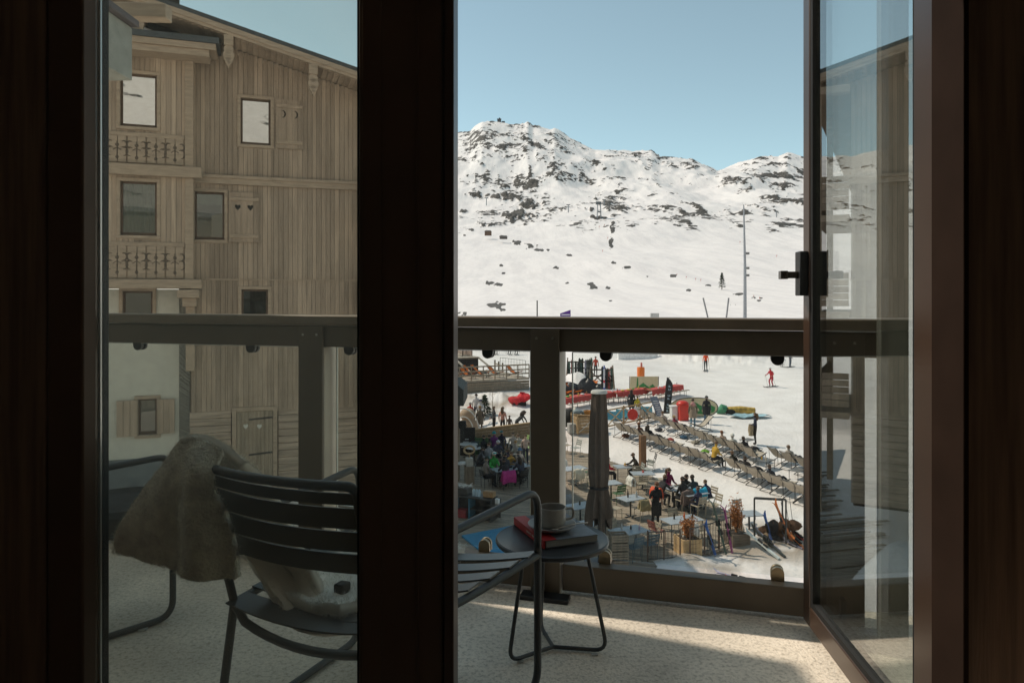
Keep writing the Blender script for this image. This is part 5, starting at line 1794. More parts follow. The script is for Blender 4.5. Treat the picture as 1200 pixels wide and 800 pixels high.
feast(660, 467, 695, 461.5, 'long table nearest the timber crate with a rumpled red cloth', 6, 3)
feast(705, 461, 722, 458.5, 'long table beside the parasol top with a short red cloth', 3, 4)
feast(723, 459.5, 760, 454.5, 'long table in front of the landscape banner with a red cloth', 6, 5)
feast(764, 456.5, 801, 450.5, 'long table at the far right end with a pink-red cloth', 6, 6)


# landscape banners
cream = M('cream_banner', (.62, .55, .36), rough=.7, var=.06); green = M('green_print', (.05, .24, .08), rough=.7, var=.15)
a, b = G(738, 459), G(772, 459)
d = b - a; u = d.normalized(); L_ = d.length; n = V((u.y, -u.x, 0))
if n.y > 0: n = -n
hgt = (459 - 441) / (F / a.y)
t = thing('landscape_banner', 'cream banner printed with green mountains behind the red tables', 'banner', a)
mb = MB(); mb.prism([V((0, 0, .15)), d + V((0, 0, .15)), d + V((-.05, 0, hgt)), V((.05, 0, hgt))], -n * .05); mb.build('panel', cream, t)
mb = MB()
P = [(0, .0), (.1, .12), (.28, .24), (.40, .46), (.47, .56), (.58, .34), (.66, .22), (.74, .34), (.80, .44), (.90, .2), (1, .05), (1, 0)]
mb.prism([u * (L_ * (.02 + .96 * x_)) + V((0, 0, .18 + hgt * .8 * z_)) + n * .003 for x_, z_ in P], n * .004)
mb.prism([u * (L_ * .22) + V((0, 0, .2)) + n * .003, u * (L_ * .30) + V((0, 0, .2)) + n * .003, u * (L_ * .29) + V((0, 0, hgt * .9)) + n * .003, u * (L_ * .26) + V((0, 0, hgt * .95)) + n * .003], n * .003)
mb.build('mountain_print', green, t)
for q in (V((0, 0, 0)), d):
    mb = MB(); mb.tube([q + n * -.08, q + n * -.08 + V((0, 0, hgt))], .025, 6); mb.build('pole', tubem, t)
# oval pop-up banner
a, b = G(785, 488), G(841, 488)
d = b - a; u = d.normalized(); L_ = d.length; n = V((u.y, -u.x, 0)); n = -n if n.y > 0 else n
hgt = (488 - 466) / (F / a.y)
t = thing('oval_banner', 'oval pop-up banner with green mountains on cream standing behind the red bin', 'banner', a)


def oval(f, k=40): return [u * (L_ / 2 + L_ / 2 * f * math.copysign(abs(math.cos(q)) ** .8, math.cos(q))) + V((0, 0, max(.0, hgt * .47 + hgt * .53 * f * math.sin(q)))) for q in [2 * math.pi * i / k for i in range(k)]]


mb = MB(); mb.prism(oval(1), -n * .04); mb.build('panel', cream, t)
ring = oval(1.01)
mb = MB(); mb.tube(ring, .03, 6, closed=True); mb.build('hoop', tubem, t)
mb = MB()
mb.prism([u * (L_ * x_) + V((0, 0, hgt * z_)) + n * .004 for x_, z_ in [(.09, .2), (.2, .14), (.8, .14), (.93, .25), (.95, .5), (.86, .62), (.72, .5), (.63, .62), (.55, .74), (.50, .8), (.42, .7), (.34, .6), (.2, .45)]], n * .004)
mb.build('mountain_print', green, t)
mb = MB(); mb.prism([u * (L_ * x_) + V((0, 0, hgt * z_)) + n * .010 for x_, z_ in [(.36, .3), (.62, .3), (.60, .44), (.5, .50), (.40, .46)]], n * .004); mb.build('pale_print', cream, t)
# feather flag
p = G(783, 487); hgt = (487 - 442) / (F / p.y)
t = thing('feather_flag', 'tall black feather flag with pale lettering beside the white bin', 'flag', p, .1)
rows = []
for k in range(13):
    f = k / 12
    w_ = .46 * (1 if f < .75 else max(.12, 1 - ((f - .75) / .25) ** 2 * .9))
    rows.append([V((-.31 + .22 * f, 0, .15 + f * (hgt - .15))), V((-.31 + .22 * f + w_ * .5, -.05, .15 + f * (hgt - .15))), V((-.31 + .22 * f + w_, .0, .15 + f * (hgt - .15)))])
mb = MB(); mb.grid(rows, .012); fl = mb.build('sail', M('black_flag_cloth', (.035, .037, .04), rough=.7), t)
mb = MB(); r_ = random.Random(4)
for k in range(9):  # letters run up the sail
    z = .30 + k * .20
    if k in (3, 6): continue
    cx_ = -.31 + .22 * z / hgt + .23
    mb.box((cx_, -.056, z), (.16, .006, .035)); mb.box((cx_ - .06, -.056, z + .06), (.04, .006, .085)); mb.box((cx_ + (.06 if k % 2 else 0), -.056, z + .06), (.04, .006, .085))
mb.build('lettering', M('pale_blue_letters', (.45, .60, .70), rough=.6), fl)
mb = MB(); mb.tube([(-.33, 0, 0), (-.31, 0, .2), (-.12, 0, hgt * .9), (.1, 0, hgt + .02)], .02, 6); mb.build('pole', tubem, t)


# bins
def bin_(x, y, hpx, wpx, m, name, label, dome):
    p = G(x, y); s_ = p.y / F; h, w_ = hpx * s_, wpx * s_
    t = thing(name, label, 'bin', p, .15)
    mb = MB(); mb.prism([(-w_ * .42, -w_ * .42, 0), (w_ * .42, -w_ * .42, 0), (w_ * .42, w_ * .42, 0), (-w_ * .42, w_ * .42, 0)], (0, 0, h * .78))
    mb.build('body', m, t, bevel=.03)
    mb = MB()
    if dome:
        mb.lathe([(w_ * .58, h * .785), (w_ * .58, h * .82), (w_ * .5, h * .9), (w_ * .34, h * .97), (.001, h)], (0, 0, 0), 20)
    else:
        mb.box((0, 0, h * .84), (w_ * .98, w_ * .98, h * .1))
    mb.build('lid', m, t, bevel=0 if dome else .02)


bin_(800, 492, 23, 13, redp, 'litter_bin', 'red litter bin with a domed lid by the oval banner', True)
bin_(790, 491, 18, 10, white, 'litter_bin', 'white litter bin with a flat lid left of the red bin', False)
p = G(751, 443)
t = thing('orange_barrel', 'orange barrel with a stub on top behind the landscape banner', 'barrel', p)
mb = MB(); mb.lathe([(.001, 0), (.31, 0), (.34, .3), (.34, .90), (.31, .98), (.001, .98)], (0, 0, 0), 18); mb.build('drum', orange, t)
mb = MB(); mb.box((0.05, 0, 1.18), (.16, .16, .42)); mb.build('stub', M('pink_stub', (.65, .22, .18)), t, bevel=.03)
# sandwich board, tilted
p = G(775, 491)
t = thing('sandwich_board', 'blue-grey menu board with chalk lines leaning by the crossed fence', 'sign', p, R(25))
mb = MB(); mb.obox((-.30, 0, .75), (.28, 0, 0), (0, .02, 0), (-.32, 0, .74)); pan = mb.build('panel', M('blue_grey_board', (.17, .20, .27), rough=.6), t)
mb = MB()
for k in range(8):
    q = -.8 + k * .21
    mb.obox((-.30 - .32 * q * .9, -.024, .75 + .74 * q * .9), (.17 + .05 * math.sin(k * 2.2), 0, 0), (0, .002, 0), (-.012, 0, .028))
mb.build('chalk_lines', M('chalk', (.62, .62, .62)), pan)
mb = MB(); mb.bar((.15, .35, 0), (-.45, .03, 1.3), .05, .04); mb.build('prop', woodg, t)
# red paper disc, blue bits and white sign on the fence
f0 = G(742, 499)
mb = MB(); mb.lathe([(.001, -.03), (.33, -.03), (.35, 0), (.33, .03), (.001, .03)], (0, 0, 0), 28, Matrix.Rotation(R(80), 3, 'X')); mesh_thing(mb, 'red_disc_sledge', redp, 'round red sledge leaning on the crossed fence', 'sledge', f0 + V((0, .18, .68)), .2)
mb = MB(); mb.box((0, 0, 0), (.36, .02, .48)); mesh_thing(mb, 'paper_notice', white, 'white paper notice pinned to the crossed fence', 'notice', G(746, 495) + V((0, -.12, .75)), .1)
for x, y, c, lb in ((718, 492, (.08, .25, .34), 'blue cloth lying behind the left part of the crossed fence'), (731, 490, (.10, .33, .42), 'turquoise cloth lying behind the middle of the crossed fence'), (755, 487, (.12, .34, .44), 'turquoise cloth hung behind the right part of the crossed fence')):
    ctrl = [[V((u_ - .5, (v_ - .5) * .7, .05 + .5 * (1 - abs(2 * v_ - 1)) + .08 * rnd.random())) for u_ in np.linspace(0, 1, 5)] for v_ in np.linspace(0, 1, 5)]
    A = spline_grid(ctrl, 10, 10); mb = MB(); mb.grid([[V(q) for q in r] for r in A], .02)
    mesh_thing(mb, 'cloth_heap', cloth(c), lb, 'cloth', G(x, y))
# collapsed banners on the snow
t = thing('fallen_banner', 'yellow and green tube banner lying on the snow beyond the loungers', 'banner', G(868, 485))
mb = MB(); mb.tube([(-.9, 0, .24), (0, .1, .26), (.95, 0, .22)], [.24, .26, .2], 10); mb.build('tube', M('ochre_print', (.52, .34, .08), rough=.6, var=.6, scale=4), t)
mb = MB(); mb.tube([(-1.6, .1, .1), (-1.2, 0, .35), (-1.02, 0, .3)], [.1, .34, .28], 10); mb.build('green_end', M('green_banner_end', (.06, .22, .12)), t)
mb = MB(); mb.ball((-.75, -.2, .15), (.35, .2, .2)); mb.build('dark_bag', rubber, t)
ctrl = [[V(((u_ - .5) * 2.9 * (1 - .5 * abs(2 * v_ - 1)), (v_ - .5) * 1.2, .06 + .18 * rnd.random())) for u_ in np.linspace(0, 1, 8)] for v_ in np.linspace(0, 1, 5)]
A = spline_grid(ctrl, 20, 12); mb = MB(); mb.grid([[V(q) for q in r] for r in A], .03)
mesh_thing(mb, 'flattened_banner', M('pale_blue_print', (.30, .46, .52), rough=.6, var=.5, scale=3), 'pale blue patterned banner lying flat behind the standing woman', 'banner', G(878, 489))


# ------------------------------------------------------------------ skis
def make_ski(x, y, length, rz, lean, m, label, w_=.09, pair=True, tip=True, pos=None, roll=0):
    """ski pair standing or lying; lean: degrees from upright, towards heading rz"""
    p = pos if pos is not None else G(x, y)
    t = thing('ski_pair', label, 'skis', p, 0, 'skis outside the terrace')
    t.rotation_euler = (0, 0, 0)
    d = V((math.sin(R(rz)) * math.sin(R(lean)), math.cos(R(rz)) * math.sin(R(lean)), math.cos(R(lean))))
    sd = V((math.cos(R(rz + roll)), -math.sin(R(rz + roll)), 0)); sd = (sd - d * sd.dot(d)).normalized()
    nr = d.cross(sd)
    for k in ((-1, 1) if pair else (0,)):
        rows = []
        for i in range(15):
            f = i / 14
            wd = w_ * (.5 + .5 * (2 * f - 1) ** 2 * .5 + .25) * (1 if f < .93 else max(.25, 1 - (f - .93) / .07 * .75))
            bend = .10 * max(0, (f - .88) / .12) ** 2 * k - .004 * math.sin(math.pi * f)
            c = d * (f * length) + nr * (.016 * k + bend)
            rows.append([c - sd * wd / 2, c + sd * wd / 2])
        mb = MB(); mb.grid(rows, .014); s_ = mb.build('ski', m if k < 1 else m, t)
        mb = MB()
        for f in (.40, .56):
            c = d * (f * length) + nr * (.016 * k + .03 * (k if k else 1))
            mb.obox(c, d * .09, sd * .035, nr * .028)
        mb.build('binding', rubber, s_)
    return t


SK = {'green': M('dark_green_ski', (.06, .11, .085), rough=.35, var=.5, scale=5), 'pink': M('pink_blue_ski', (.35, .06, .22), rough=.35, var=.7, scale=3), 'blue': M('blue_ski', (.05, .14, .42), rough=.35, var=.5, scale=4), 'white': M('white_ski', (.66, .70, .67), rough=.35, var=.25, scale=3), 'black': M('black_ski', (.04, .045, .04), rough=.35, var=.4, scale=4), 'orange': M('orange_ski', (.62, .20, .06), rough=.35, var=.4, scale=4), 'red': M('red_black_ski', (.35, .06, .05), rough=.35, var=.8, scale=4), 'lilac': M('grey_lilac_ski', (.30, .28, .34), rough=.35, var=.6, scale=4)}


def ski_between(x0, y0, x1, y1, top_h, m, label, w_=.09, pair=True, rollv=0):
    """foot seen at x0,y0 on the ground, tip at x1,y1 standing top_h metres above the ground"""
    a = G(x0, y0) + V((0, 0, .07))
    dmid = a.y
    b = at(x1, y1, a.y)
    for _ in range(8):
        zt = gz(b.x, b.y) + top_h
        dd_ = (EYE - zt) * F / (y1 - HY)
        b = at(x1, y1, dd_)
    v = b - a
    lean = math.degrees(math.acos(max(-1, min(1, v.z / v.length)))); hd = math.degrees(math.atan2(v.x, v.y))
    return make_ski(0, 0, v.length, hd, lean, m, label, w_, pair, pos=a, roll=rollv)


ski_between(851, 652, 834, 584, 1.75, SK['green'], 'dark green skis leaning on the picket fence between the two shrubs')
ski_between(858, 650, 848, 591, 1.65, SK['pink'], 'pink and blue skis leaning on the fence left of the tall shrub')
ski_between(838, 652, 826, 611, 1.3, SK['blue'], 'short blue skis leaning on the fence right of the small shrub')
ski_between(913, 657, 873, 621, .55, SK['white'], 'wide white and turquoise skis sloping off the snow heap', .13)
ski_between(920, 655, 880, 616, .6, SK['black'], 'black skis sloping beside the white ones', .10)
ski_between(914, 648, 884, 618, .55, SK['lilac'], 'grey skis sloping behind the white and black ones', .09)
ski_between(904, 636, 895, 600, 1.2, SK['blue'], 'blue and red skis standing in the small ski rack', .09)
ski_between(928, 637, 907, 586, 1.7, SK['orange'], 'orange skis leaning on the small ski rack', .085)
ski_between(948, 640, 923, 617, .45, SK['red'], 'red and black skis lying on the heap right of the orange pair', .09)
ski_between(944, 646, 926, 626, .3, SK['orange'], 'orange and grey skis lying low right of the ski rack', .09)
ski_between(940, 645, 918, 632, .2, SK['lilac'], 'pale skis lying flat under the orange pair', .09)
ski_between(893, 687, 836, 669, .12, SK['lilac'], 'grey-lilac skis with bindings lying flat by the balcony glass', .10)
ski_between(898, 690, 850, 677, .1, SK['red'], 'red striped skis lying flat beside the grey-lilac pair', .10)
# small ski rack
p = G(905, 637)
t = thing('ski_stand', 'small dark steel ski stand with two hoops on the snow', 'ski rack', p, R(-12))
for y_, w_, h in ((-.2, 1.05, 1.65), (.25, .95, 1.5)):
    mb = MB(); mb.tube(fillet([(-w_ / 2 - .1, y_, 0), (-w_ / 2 - .1, y_, h), (w_ / 2 - .1, y_, h), (w_ / 2 - .1, y_, 0)], .05, 3), .03, 6); mb.build('hoop', tubem, t)
mb = MB()
for z in (.35, .9): mb.tube([(-.6, -.2, z), (-.55, .25, z)], .022, 6); mb.tube([(.42, -.2, z), (.38, .25, z)], .022, 6)
mb.build('tie_bar', tubem, t)
# rucksack heap and log pile by the stand
t = thing('rucksack_heap', 'heap of dark rucksacks and poles beside the ski stand', 'rucksacks', G(911, 634))
rq = random.Random(12)
for i in range(15):
    dx, dy = rq.uniform(-.45, .6), rq.uniform(-.25, .3); r_ = rq.uniform(.14, .26); dz = r_ * .8 + (rq.uniform(.1, .55) if i > 6 else 0)
    c = rq.choice([(.05, .04, .035), (.12, .07, .04), (.17, .11, .06), (.26, .19, .12), (.03, .03, .03), (.09, .05, .03)])
    A = []; ph0 = rq.uniform(0, 6)
    for v in range(9):
        ph = math.pi * v / 8
        A.append([V((dx + r_ * 1.1 * math.sin(ph) * math.cos(a) * (1 + .3 * math.sin(a * 3 + ph0 + v)), dy + r_ * .8 * math.sin(ph) * math.sin(a) * (1 + .25 * math.sin(a * 4 + v + ph0)), dz + r_ * (1 + .3 * math.sin(ph0)) * math.cos(ph) * (1 + .2 * math.sin(a * 2 + ph0)))) for a in [2 * math.pi * j / 14 for j in range(15)]])
    mb = MB(); mb.grid(A); mb.build('rucksack', cloth(c), t)
for i in range(4):
    mb = MB(); mb.tube([(.2 + .12 * i, -.2, .0), (.05 + .15 * i, .2, 1.25 + .1 * i)], .010, 5); mb.build('ski_pole', tubem, t)


# ------------------------------------------------------------------ shrubs, planters, picket fence
def shrub(x, y, wpx, hpx, label, boxm, bw, bh, label_plant, seed):
    p = G(x, y); s_ = p.y / F; r_ = random.Random(seed)
    t = thing('planter_box', label, 'planter', p, .25)
    for (a, b, nm) in (((-bw / 2, -bw / 2), (bw / 2, -bw / 2), 'front'), ((bw / 2, -bw / 2), (bw / 2, bw / 2), 'side'), ((bw / 2, bw / 2), (-bw / 2, bw / 2), 'back'), ((-bw / 2, bw / 2), (-bw / 2, -bw / 2), 'side')):
        mb = MB(); k = 4
        for i in range(k): mb.bar((a[0], a[1], bh * (i + .5) / k), (b[0], b[1], bh * (i + .5) / k), .035, bh / k - .012)
        mb.build(nm + '_boards', boxm, t)
    for sx in (-1, 1):
        for sy in (-1, 1):
            mb = MB(); mb.box((sx * bw / 2, sy * bw / 2, bh / 2), (.07, .07, bh + .02)); mb.build('corner_post', boxm, t)
    mb = MB(); mb.box((0, 0, bh * .86), (bw - .05, bw - .05, .06)); mb.build('soil', M('dark_soil', (.05, .035, .025), rough=.95), t)
    h = hpx * s_; w_ = wpx * s_
    sh = thing('dry_shrub', label_plant, 'shrub', p + V((0, 0, bh * .9)))
    mb = MB(); lf = MB()
    for i in range(16):
        a = r_.uniform(0, 6.28); rr_ = r_.uniform(.1, 1) * w_ / 2; hh = h * r_.uniform(.55, 1.0) * (1 - .35 * (rr_ / (w_ / 2)) ** 2)
        e = V((rr_ * math.cos(a), rr_ * math.sin(a), hh))
        mid = V((e.x * .35, e.y * .35, hh * .5))
        mb.tube([(0, 0, 0), mid, e], [.018, .010, .004], 5)
        for k in range(26):
            f = r_.uniform(.25, 1.0)
            c = (V((0, 0, 0)).lerp(mid, f * 2) if f < .5 else mid.lerp(e, f * 2 - 1)) + V((r_.gauss(0, .07), r_.gauss(0, .07), r_.gauss(0, .06)))
            for q in range(4):
                dv = V((r_.gauss(0, 1), r_.gauss(0, 1), r_.gauss(.3, 1))).normalized() * r_.uniform(.05, .10)
                sv_ = dv.orthogonal().normalized() * r_.uniform(.010, .02)
                lf.add([c, c + dv * .5 + sv_, c + dv, c + dv * .5 - sv_], [(0, 1, 2, 3)])
    mb.build('branches', M('shrub_twigs', (.10, .06, .04)), sh)
    lf.build('foliage', DRY, sh, smooth=False)


DRY = M('rust_dry_needles', (.36, .135, .035), rough=.85, var=.5, scale=6)
shrub(806, 648, 24, 28, 'raw timber planter box at the terrace corner', M('pale_planter_wood', (.52, .35, .18), rough=.75, var=.2, scale=3), .62, .55, 'small rust-orange dry shrub in the pale timber planter', 5)
shrub(863, 637, 25, 44, 'dark planter box behind the leaning skis', M('dark_planter_wood', (.14, .11, .08), rough=.8), .6, .42, 'tall rust-brown dry shrub in the dark planter', 6)


def picket(a, b, label, h=1.0):
    a = V(a); b = V(b); t = thing('picket_fence', label, 'fence', a)
    L_ = b - a; n = max(4, int(L_.length / .14))
    mb = MB()
    for k in range(1, n):
        q = L_ * k / n; mb.tube([q + V((0, 0, .05)), q + V((0, 0, h - .06))], .009, 4)
    mb.build('pickets', tubem, t)
    mb = MB()
    for hh in (.08, h - .05): mb.bar(V((0, 0, hh)), L_ + V((0, 0, hh)), .02, .03)
    mb.build('rails', tubem, t)
    for q in (V((0, 0, 0)), L_ * .5, L_):
        mb = MB(); mb.box((q.x, q.y, h / 2), (.04, .04, h + .03)); mb.build('post', M('dark_picket_post', (.10, .06, .04)), t)


d1, d2, d3, d4 = [V((*deck_pt(*q), DECK_Z)) for q in ((759, 658), (797, 655), (842, 643), (869, 632))]
picket(d1, d2, 'thin steel picket fence along the near deck edge left of the small shrub')
picket(d2 + V((.35, .1, 0)), d3, 'thin steel picket fence between the small shrub and the green skis')
picket(d3 + V((.03, .02, 0)), d4, 'thin steel picket fence behind the leaning skis')

# ------------------------------------------------------------------ ski racks on the piste
def ski_rack(x, y, wpx, hpx, label, seed, brace, nski):
    p = G(x, y); s_ = p.y / F; w_, h = wpx * s_, hpx * s_; r_ = random.Random(seed)
    t = thing('ski_rack', label, 'ski rack', p, 0)
    for sx in (-1, 1):
        mb = MB(); mb.bar((sx * w_ / 2 * 1.05, -.35, 0), (sx * w_ / 2 * .95, 0, h), .09, .09); mb.bar((sx * w_ / 2 * 1.05, .35, 0), (sx * w_ / 2 * .95, .05, h * .9), .07, .07); mb.build('post', woodg, t)
    for z in (.18, .55, .82):
        mb = MB(); mb.bar((-w_ / 2, -.12, h * z), (w_ / 2, -.12, h * z), .06, .11); mb.build('rail', M('dark_rack_timber', (.09, .065, .045), rough=.8), t)
    if brace:
        mb = MB(); mb.bar((-w_ / 2, -.17, h * .2), (w_ / 8, -.17, h * .75), .04, .09); mb.bar((-w_ / 2, -.22, h * .75), (w_ / 8, -.22, h * .2), .04, .09); mb.build('cross_brace', MATS['dark_rack_timber'], t)
    cs = ['black', 'black', 'black', 'lilac', 'green', 'green', 'red', 'blue', 'black']
    for k in range(nski):
        x_ = -w_ / 2 + w_ * (k + .5) / nski if not brace else w_ * (-.05 + .5 * (k + .5) / nski)
        q = p + V((x_, -.55 + r_.uniform(-.1, .1), 0)); q.z = gz(q.x, q.y)
        c = r_.choice(cs)
        make_ski(0, 0, h * r_.uniform(.82, 1.02), r_.uniform(-14, 14), r_.uniform(11, 15), SK[c], '%s skis, %s from the left in %s' % ({'lilac': 'grey', 'red': 'red and black', 'pink': 'pink'}.get(c, c), ordn[k], label.split(' full')[0].replace('large', 'the large').replace('lower', 'the lower')), .19, True, pos=q)


ski_rack(679, 446, 29, 27, 'large timber ski rack full of dark skis', 2, False, 15)
ski_rack(705, 455, 27, 27, 'lower timber ski rack full of skis beside the parasol top', 3, True, 10)
# marker pole between the racks
p = G(708, 457); h = (457 - 428) / (F / p.y)
t = thing('marker_pole', 'white pole with blue and red bands in front of the lower ski rack', 'pole', p)
mb = MB(); mb.tube([(0, 0, 0), (0, 0, h)], .05, 8); mb.build('shaft', white, t)
mb = MB(); mb.lathe([(.055, h * .86), (.055, h)], (0, 0, 0), 8); mb.lathe([(.055, 0), (.055, h * .1)], (0, 0, 0), 8); mb.build('blue_band', M('blue_band', (.04, .10, .4)), t)
mb = MB(); mb.lathe([(.055, h * .3), (.055, h * .4)], (0, 0, 0), 8); mb.build('red_band', redp, t)
# heap wrapped in black sheeting, orange chairs
t = thing('black_sheet_heap', 'low mound of snow wrapped in black sheeting by the long tables', 'sheeting', G(676, 462))
for i, (dx, w_, h) in enumerate(((-.7, 1.3, .9), (.75, .9, 1.2), (1.5, .6, .8))):
    A = []
    for v in range(9):
        ph = math.pi / 2 * v / 8
        A.append([V((dx + w_ * math.cos(ph) * math.cos(a) * (1 + .13 * math.sin(a * 7 + v * .3)), .7 * math.cos(ph) * math.sin(a) * (1 + .1 * math.sin(a * 5)), h * math.sin(ph) * (1 + .1 * math.sin(a * 4)))) for a in [2 * math.pi * j / 24 for j in range(25)]])
    mb = MB(); mb.grid(A); mb.build('sheet', M('black_sheeting', (.03, .03, .032), rough=.4, var=.4), t)


def deckchair(x, y, face, m, label):
    o = dup(lg0, label, G(x, y) + V((0, 0, .01)), -R(face), 'orange chairs', 1.0)
    recolor(o, {'canvas': m, 'side_frame': m, 'head_bar': m, 'ground_bar': m})
    return o


oc = M('orange_canvas', (.72, .17, .02), rough=.7, var=.2)
for x, y, f, lb in ((662, 464, 60, 'orange canvas chair at the left end of the black sheeting'), (674, 463, 120, 'orange canvas chair in front of the black sheeting'), (694, 460, 200, 'orange canvas chair beside the lower ski rack')):
    deckchair(x, y, f, oc, lb)

# ------------------------------------------------------------------ upper terrace at the left
ut = M('upper_deck_boards', (.36, .31, .25), rough=.8, var=.2, scale=2, stretch=(1, 4, 1))
a = G(524, 463); b = G(620, 456)
uz = max(a.z, b.z) + .95
u = (b - a); u.z = 0; L_ = u.length; u.normalize(); n = V((-u.y, u.x, 0))
n = -n if n.y < 0 else n
t = thing('upper_terrace', 'raised timber terrace with steps and a railing at the left edge of the view', 'terrace', V((a.x, a.y, uz)))
mb = MB(); mb.prism([V((0, 0, -.15)), u * L_ + V((0, 0, -.15)), u * L_ + n * 7 + V((0, 0, -.15)), n * 7 + V((0, 0, -.15))], (0, 0, .15)); mb.build('deck', ut, t)
mb = MB()
for k in range(5): mb.bar(V((0, 0, -.30 - k * .22)) - n * .02, u * L_ + V((0, 0, -.30 - k * .22)) - n * .02, .04, .20)
mb.build('fascia_boards', woodg, t)
for k in range(8):
    q = u * (L_ * k / 7); mb = MB(); mb.box((q.x, q.y, .5), (.09, .09, 1.1)); mb.build('railing_post', woodg, t)
for hh in (.35, .68, 1.05):
    mb = MB(); mb.bar(V((0, 0, hh)), u * L_ + V((0, 0, hh)), .06, .10); mb.build('railing_rail', woodg, t)
# steps with dark sides up to a higher platform
zt = 1.25
mb = MB(); mb.prism([n * 5 + V((0, 0, 0)), n * 5 + u * 4.6, n * 11 + u * 4.2, n * 11], (0, 0, zt)); mb.build('platform_side', M('dark_platform_side', (.045, .042, .04), rough=.8), t)
mb = MB(); mb.prism([n * 4.9 + V((0, 0, zt + .002)) - u * .1, n * 4.9 + u * 4.7 + V((0, 0, zt + .002)), n * 11 + u * 4.3 + V((0, 0, zt + .002)), n * 11 + V((0, 0, zt + .002))], (0, 0, .12)); mb.build('platform_deck', ut, t)
for k in range(4):
    mb = MB(); mb.bar(n * (4.7 - k * .35) + V((0, 0, 1.0 - k * .27)), n * (4.7 - k * .35) + u * 2.3 + V((0, 0, 1.0 - k * .27)), .32, .05); mb.build('step', ut, t)
for s_ in (2.4, 4.6):
    mb = MB(); mb.bar(n * 4.9 + u * s_ + V((0, 0, zt + .05)), n * 2.6 + u * (s_ + .9) + V((0, 0, .05)), .10, .14); mb.build('stair_string', M('pale_string', (.5, .45, .38)), t)
mb = MB(); mb.box((n * 8 + u * 4.4 + V((0, 0, zt + .5)))[:], (.12, 4, .7), math.atan2(n.y, n.x) - math.pi / 2); mb.build('low_wall', M('red_capped_wall', (.32, .24, .20), rough=.8), t)
UP0, UPu, UPn = V((a.x, a.y, uz)), u, n


def upc(x, yoff, lb, f):
    q = UP0 + UPu * x + UPn * yoff + V((0, 0, .012))
    o = dup(lg0, lb, q, -R(f), 'orange deckchairs on the upper terrace')
    recolor(o, {'canvas': oc}); return o


for i, (x, yo, f, lb) in enumerate(((.9, 1.2, 110, 'orange deckchair at the far left behind the terrace railing'), (2.2, 1.5, 120, 'second orange deckchair behind the terrace railing'), (3.4, 1.6, 110, 'third orange deckchair, its back against the steps'), (3.1, 3.0, 110, 'orange deckchair high against the dark platform side'), (3.8, 3.1, 115, 'orange deckchair beside the pale stair string'), (4.6, 1.4, 120, 'orange deckchair in the middle of the terrace railing'), (6.2, 1.2, 120, 'orange deckchair at the right end of the terrace railing'))):
    upc(x, yo, lb, f)
for i, (x, yo, f, col, lb) in enumerate(((.6, 7.6, 40, 'black', 'dark chair on the platform at the far left'), (1.5, 7.9, 200, 'black', 'dark chair on the platform beside the orange box'), (2.3, 7.4, 120, 'black', 'dark chair in the middle of the platform'), (3.1, 7.8, 250, 'black', 'dark chair at the right of the platform'), (3.9, 7.6, 300, 'grey', 'grey chair by the low red-capped wall'))):
    o = chair(UP0 + UPu * x + UPn * yo + V((0, 0, zt + .126)), f, col, lb)
mb = MB(); mb.box((0, 0, .55), (.55, .5, .5)); mb.box((0, 0, .15), (.4, .4, .3)); mesh_thing(mb, 'orange_box', M('orange_box_paint', (.75, .30, .08)), 'orange box standing among the dark chairs on the platform', 'box', UP0 + UPu * 1.6 + UPn * 6.6 + V((0, 0, zt + .125)), bevel=.03)
for x, lb in ((2.0, 'dark square table on the platform left of the wall'), (3.5, 'dark square table on the platform nearest the low wall')):
    t = thing('platform_table', lb, 'table', UP0 + UPu * x + UPn * 6.8 + V((0, 0, zt + .124)))
    mb = MB(); mb.box((0, 0, .73), (.8, .8, .03)); mb.build('top', woodg, t)
    for sx in (-.34, .34):
        for sy in (-.34, .34):
            mb = MB(); mb.tube([(sx, sy, 0), (sx, sy, .72)], .03, 6); mb.build('leg', MATS['dark_rack_timber'], t)
# tubular barrier lying on the snow, timber fence
a, b = G(586, 434), G(616, 438)
t = thing('steel_barrier', 'tubular steel crowd barrier standing on the snow', 'barrier', a)
d = b - a; h = 1.25
mb = MB(); mb.tube(fillet([V((0, 0, .1)), V((.02, 0, h)), d + V((0, 0, h)), d + V((0, 0, .1))], .1, 3), .028, 6); mb.tube([V((0, 0, .25)), d + V((0, 0, .25))], .022, 6)
mb.build('frame', M('galvanised', (.22, .22, .21), rough=.5, metal=.3), t)
mb = MB()
for k in range(1, 9): mb.tube([d * k / 9 + V((0, 0, .25)), d * k / 9 + V((0, 0, h))], .012, 5)
for hh in (.6, .95): mb.tube([V((0, 0, hh)), d + V((0, 0, hh))], .012, 5)
mb.build('bars', MATS['galvanised'], t)
for k in (.2, .8):
    mb = MB(); mb.bar(d * k + V((0, -.35, .04)), d * k + V((0, .35, .04)), .05, .04); mb.build('foot', MATS['galvanised'], t)
a, b = G(580, 441), G(589, 445)
t = thing('post_fence', 'three timber posts with two rails at the end of the raised platform', 'fence', a)
d = b - a
for k in (0, .5, 1):
    mb = MB(); mb.box((d * k + V((0, 0, .75)))[:], (.14, .14, 1.5)); mb.build('post', woodg, t)
for hh in (.6, 1.2):
    mb = MB(); mb.bar(V((0, -.08, hh)), d + V((0, -.08, hh)), .05, .1); mb.build('rail', woodg, t)
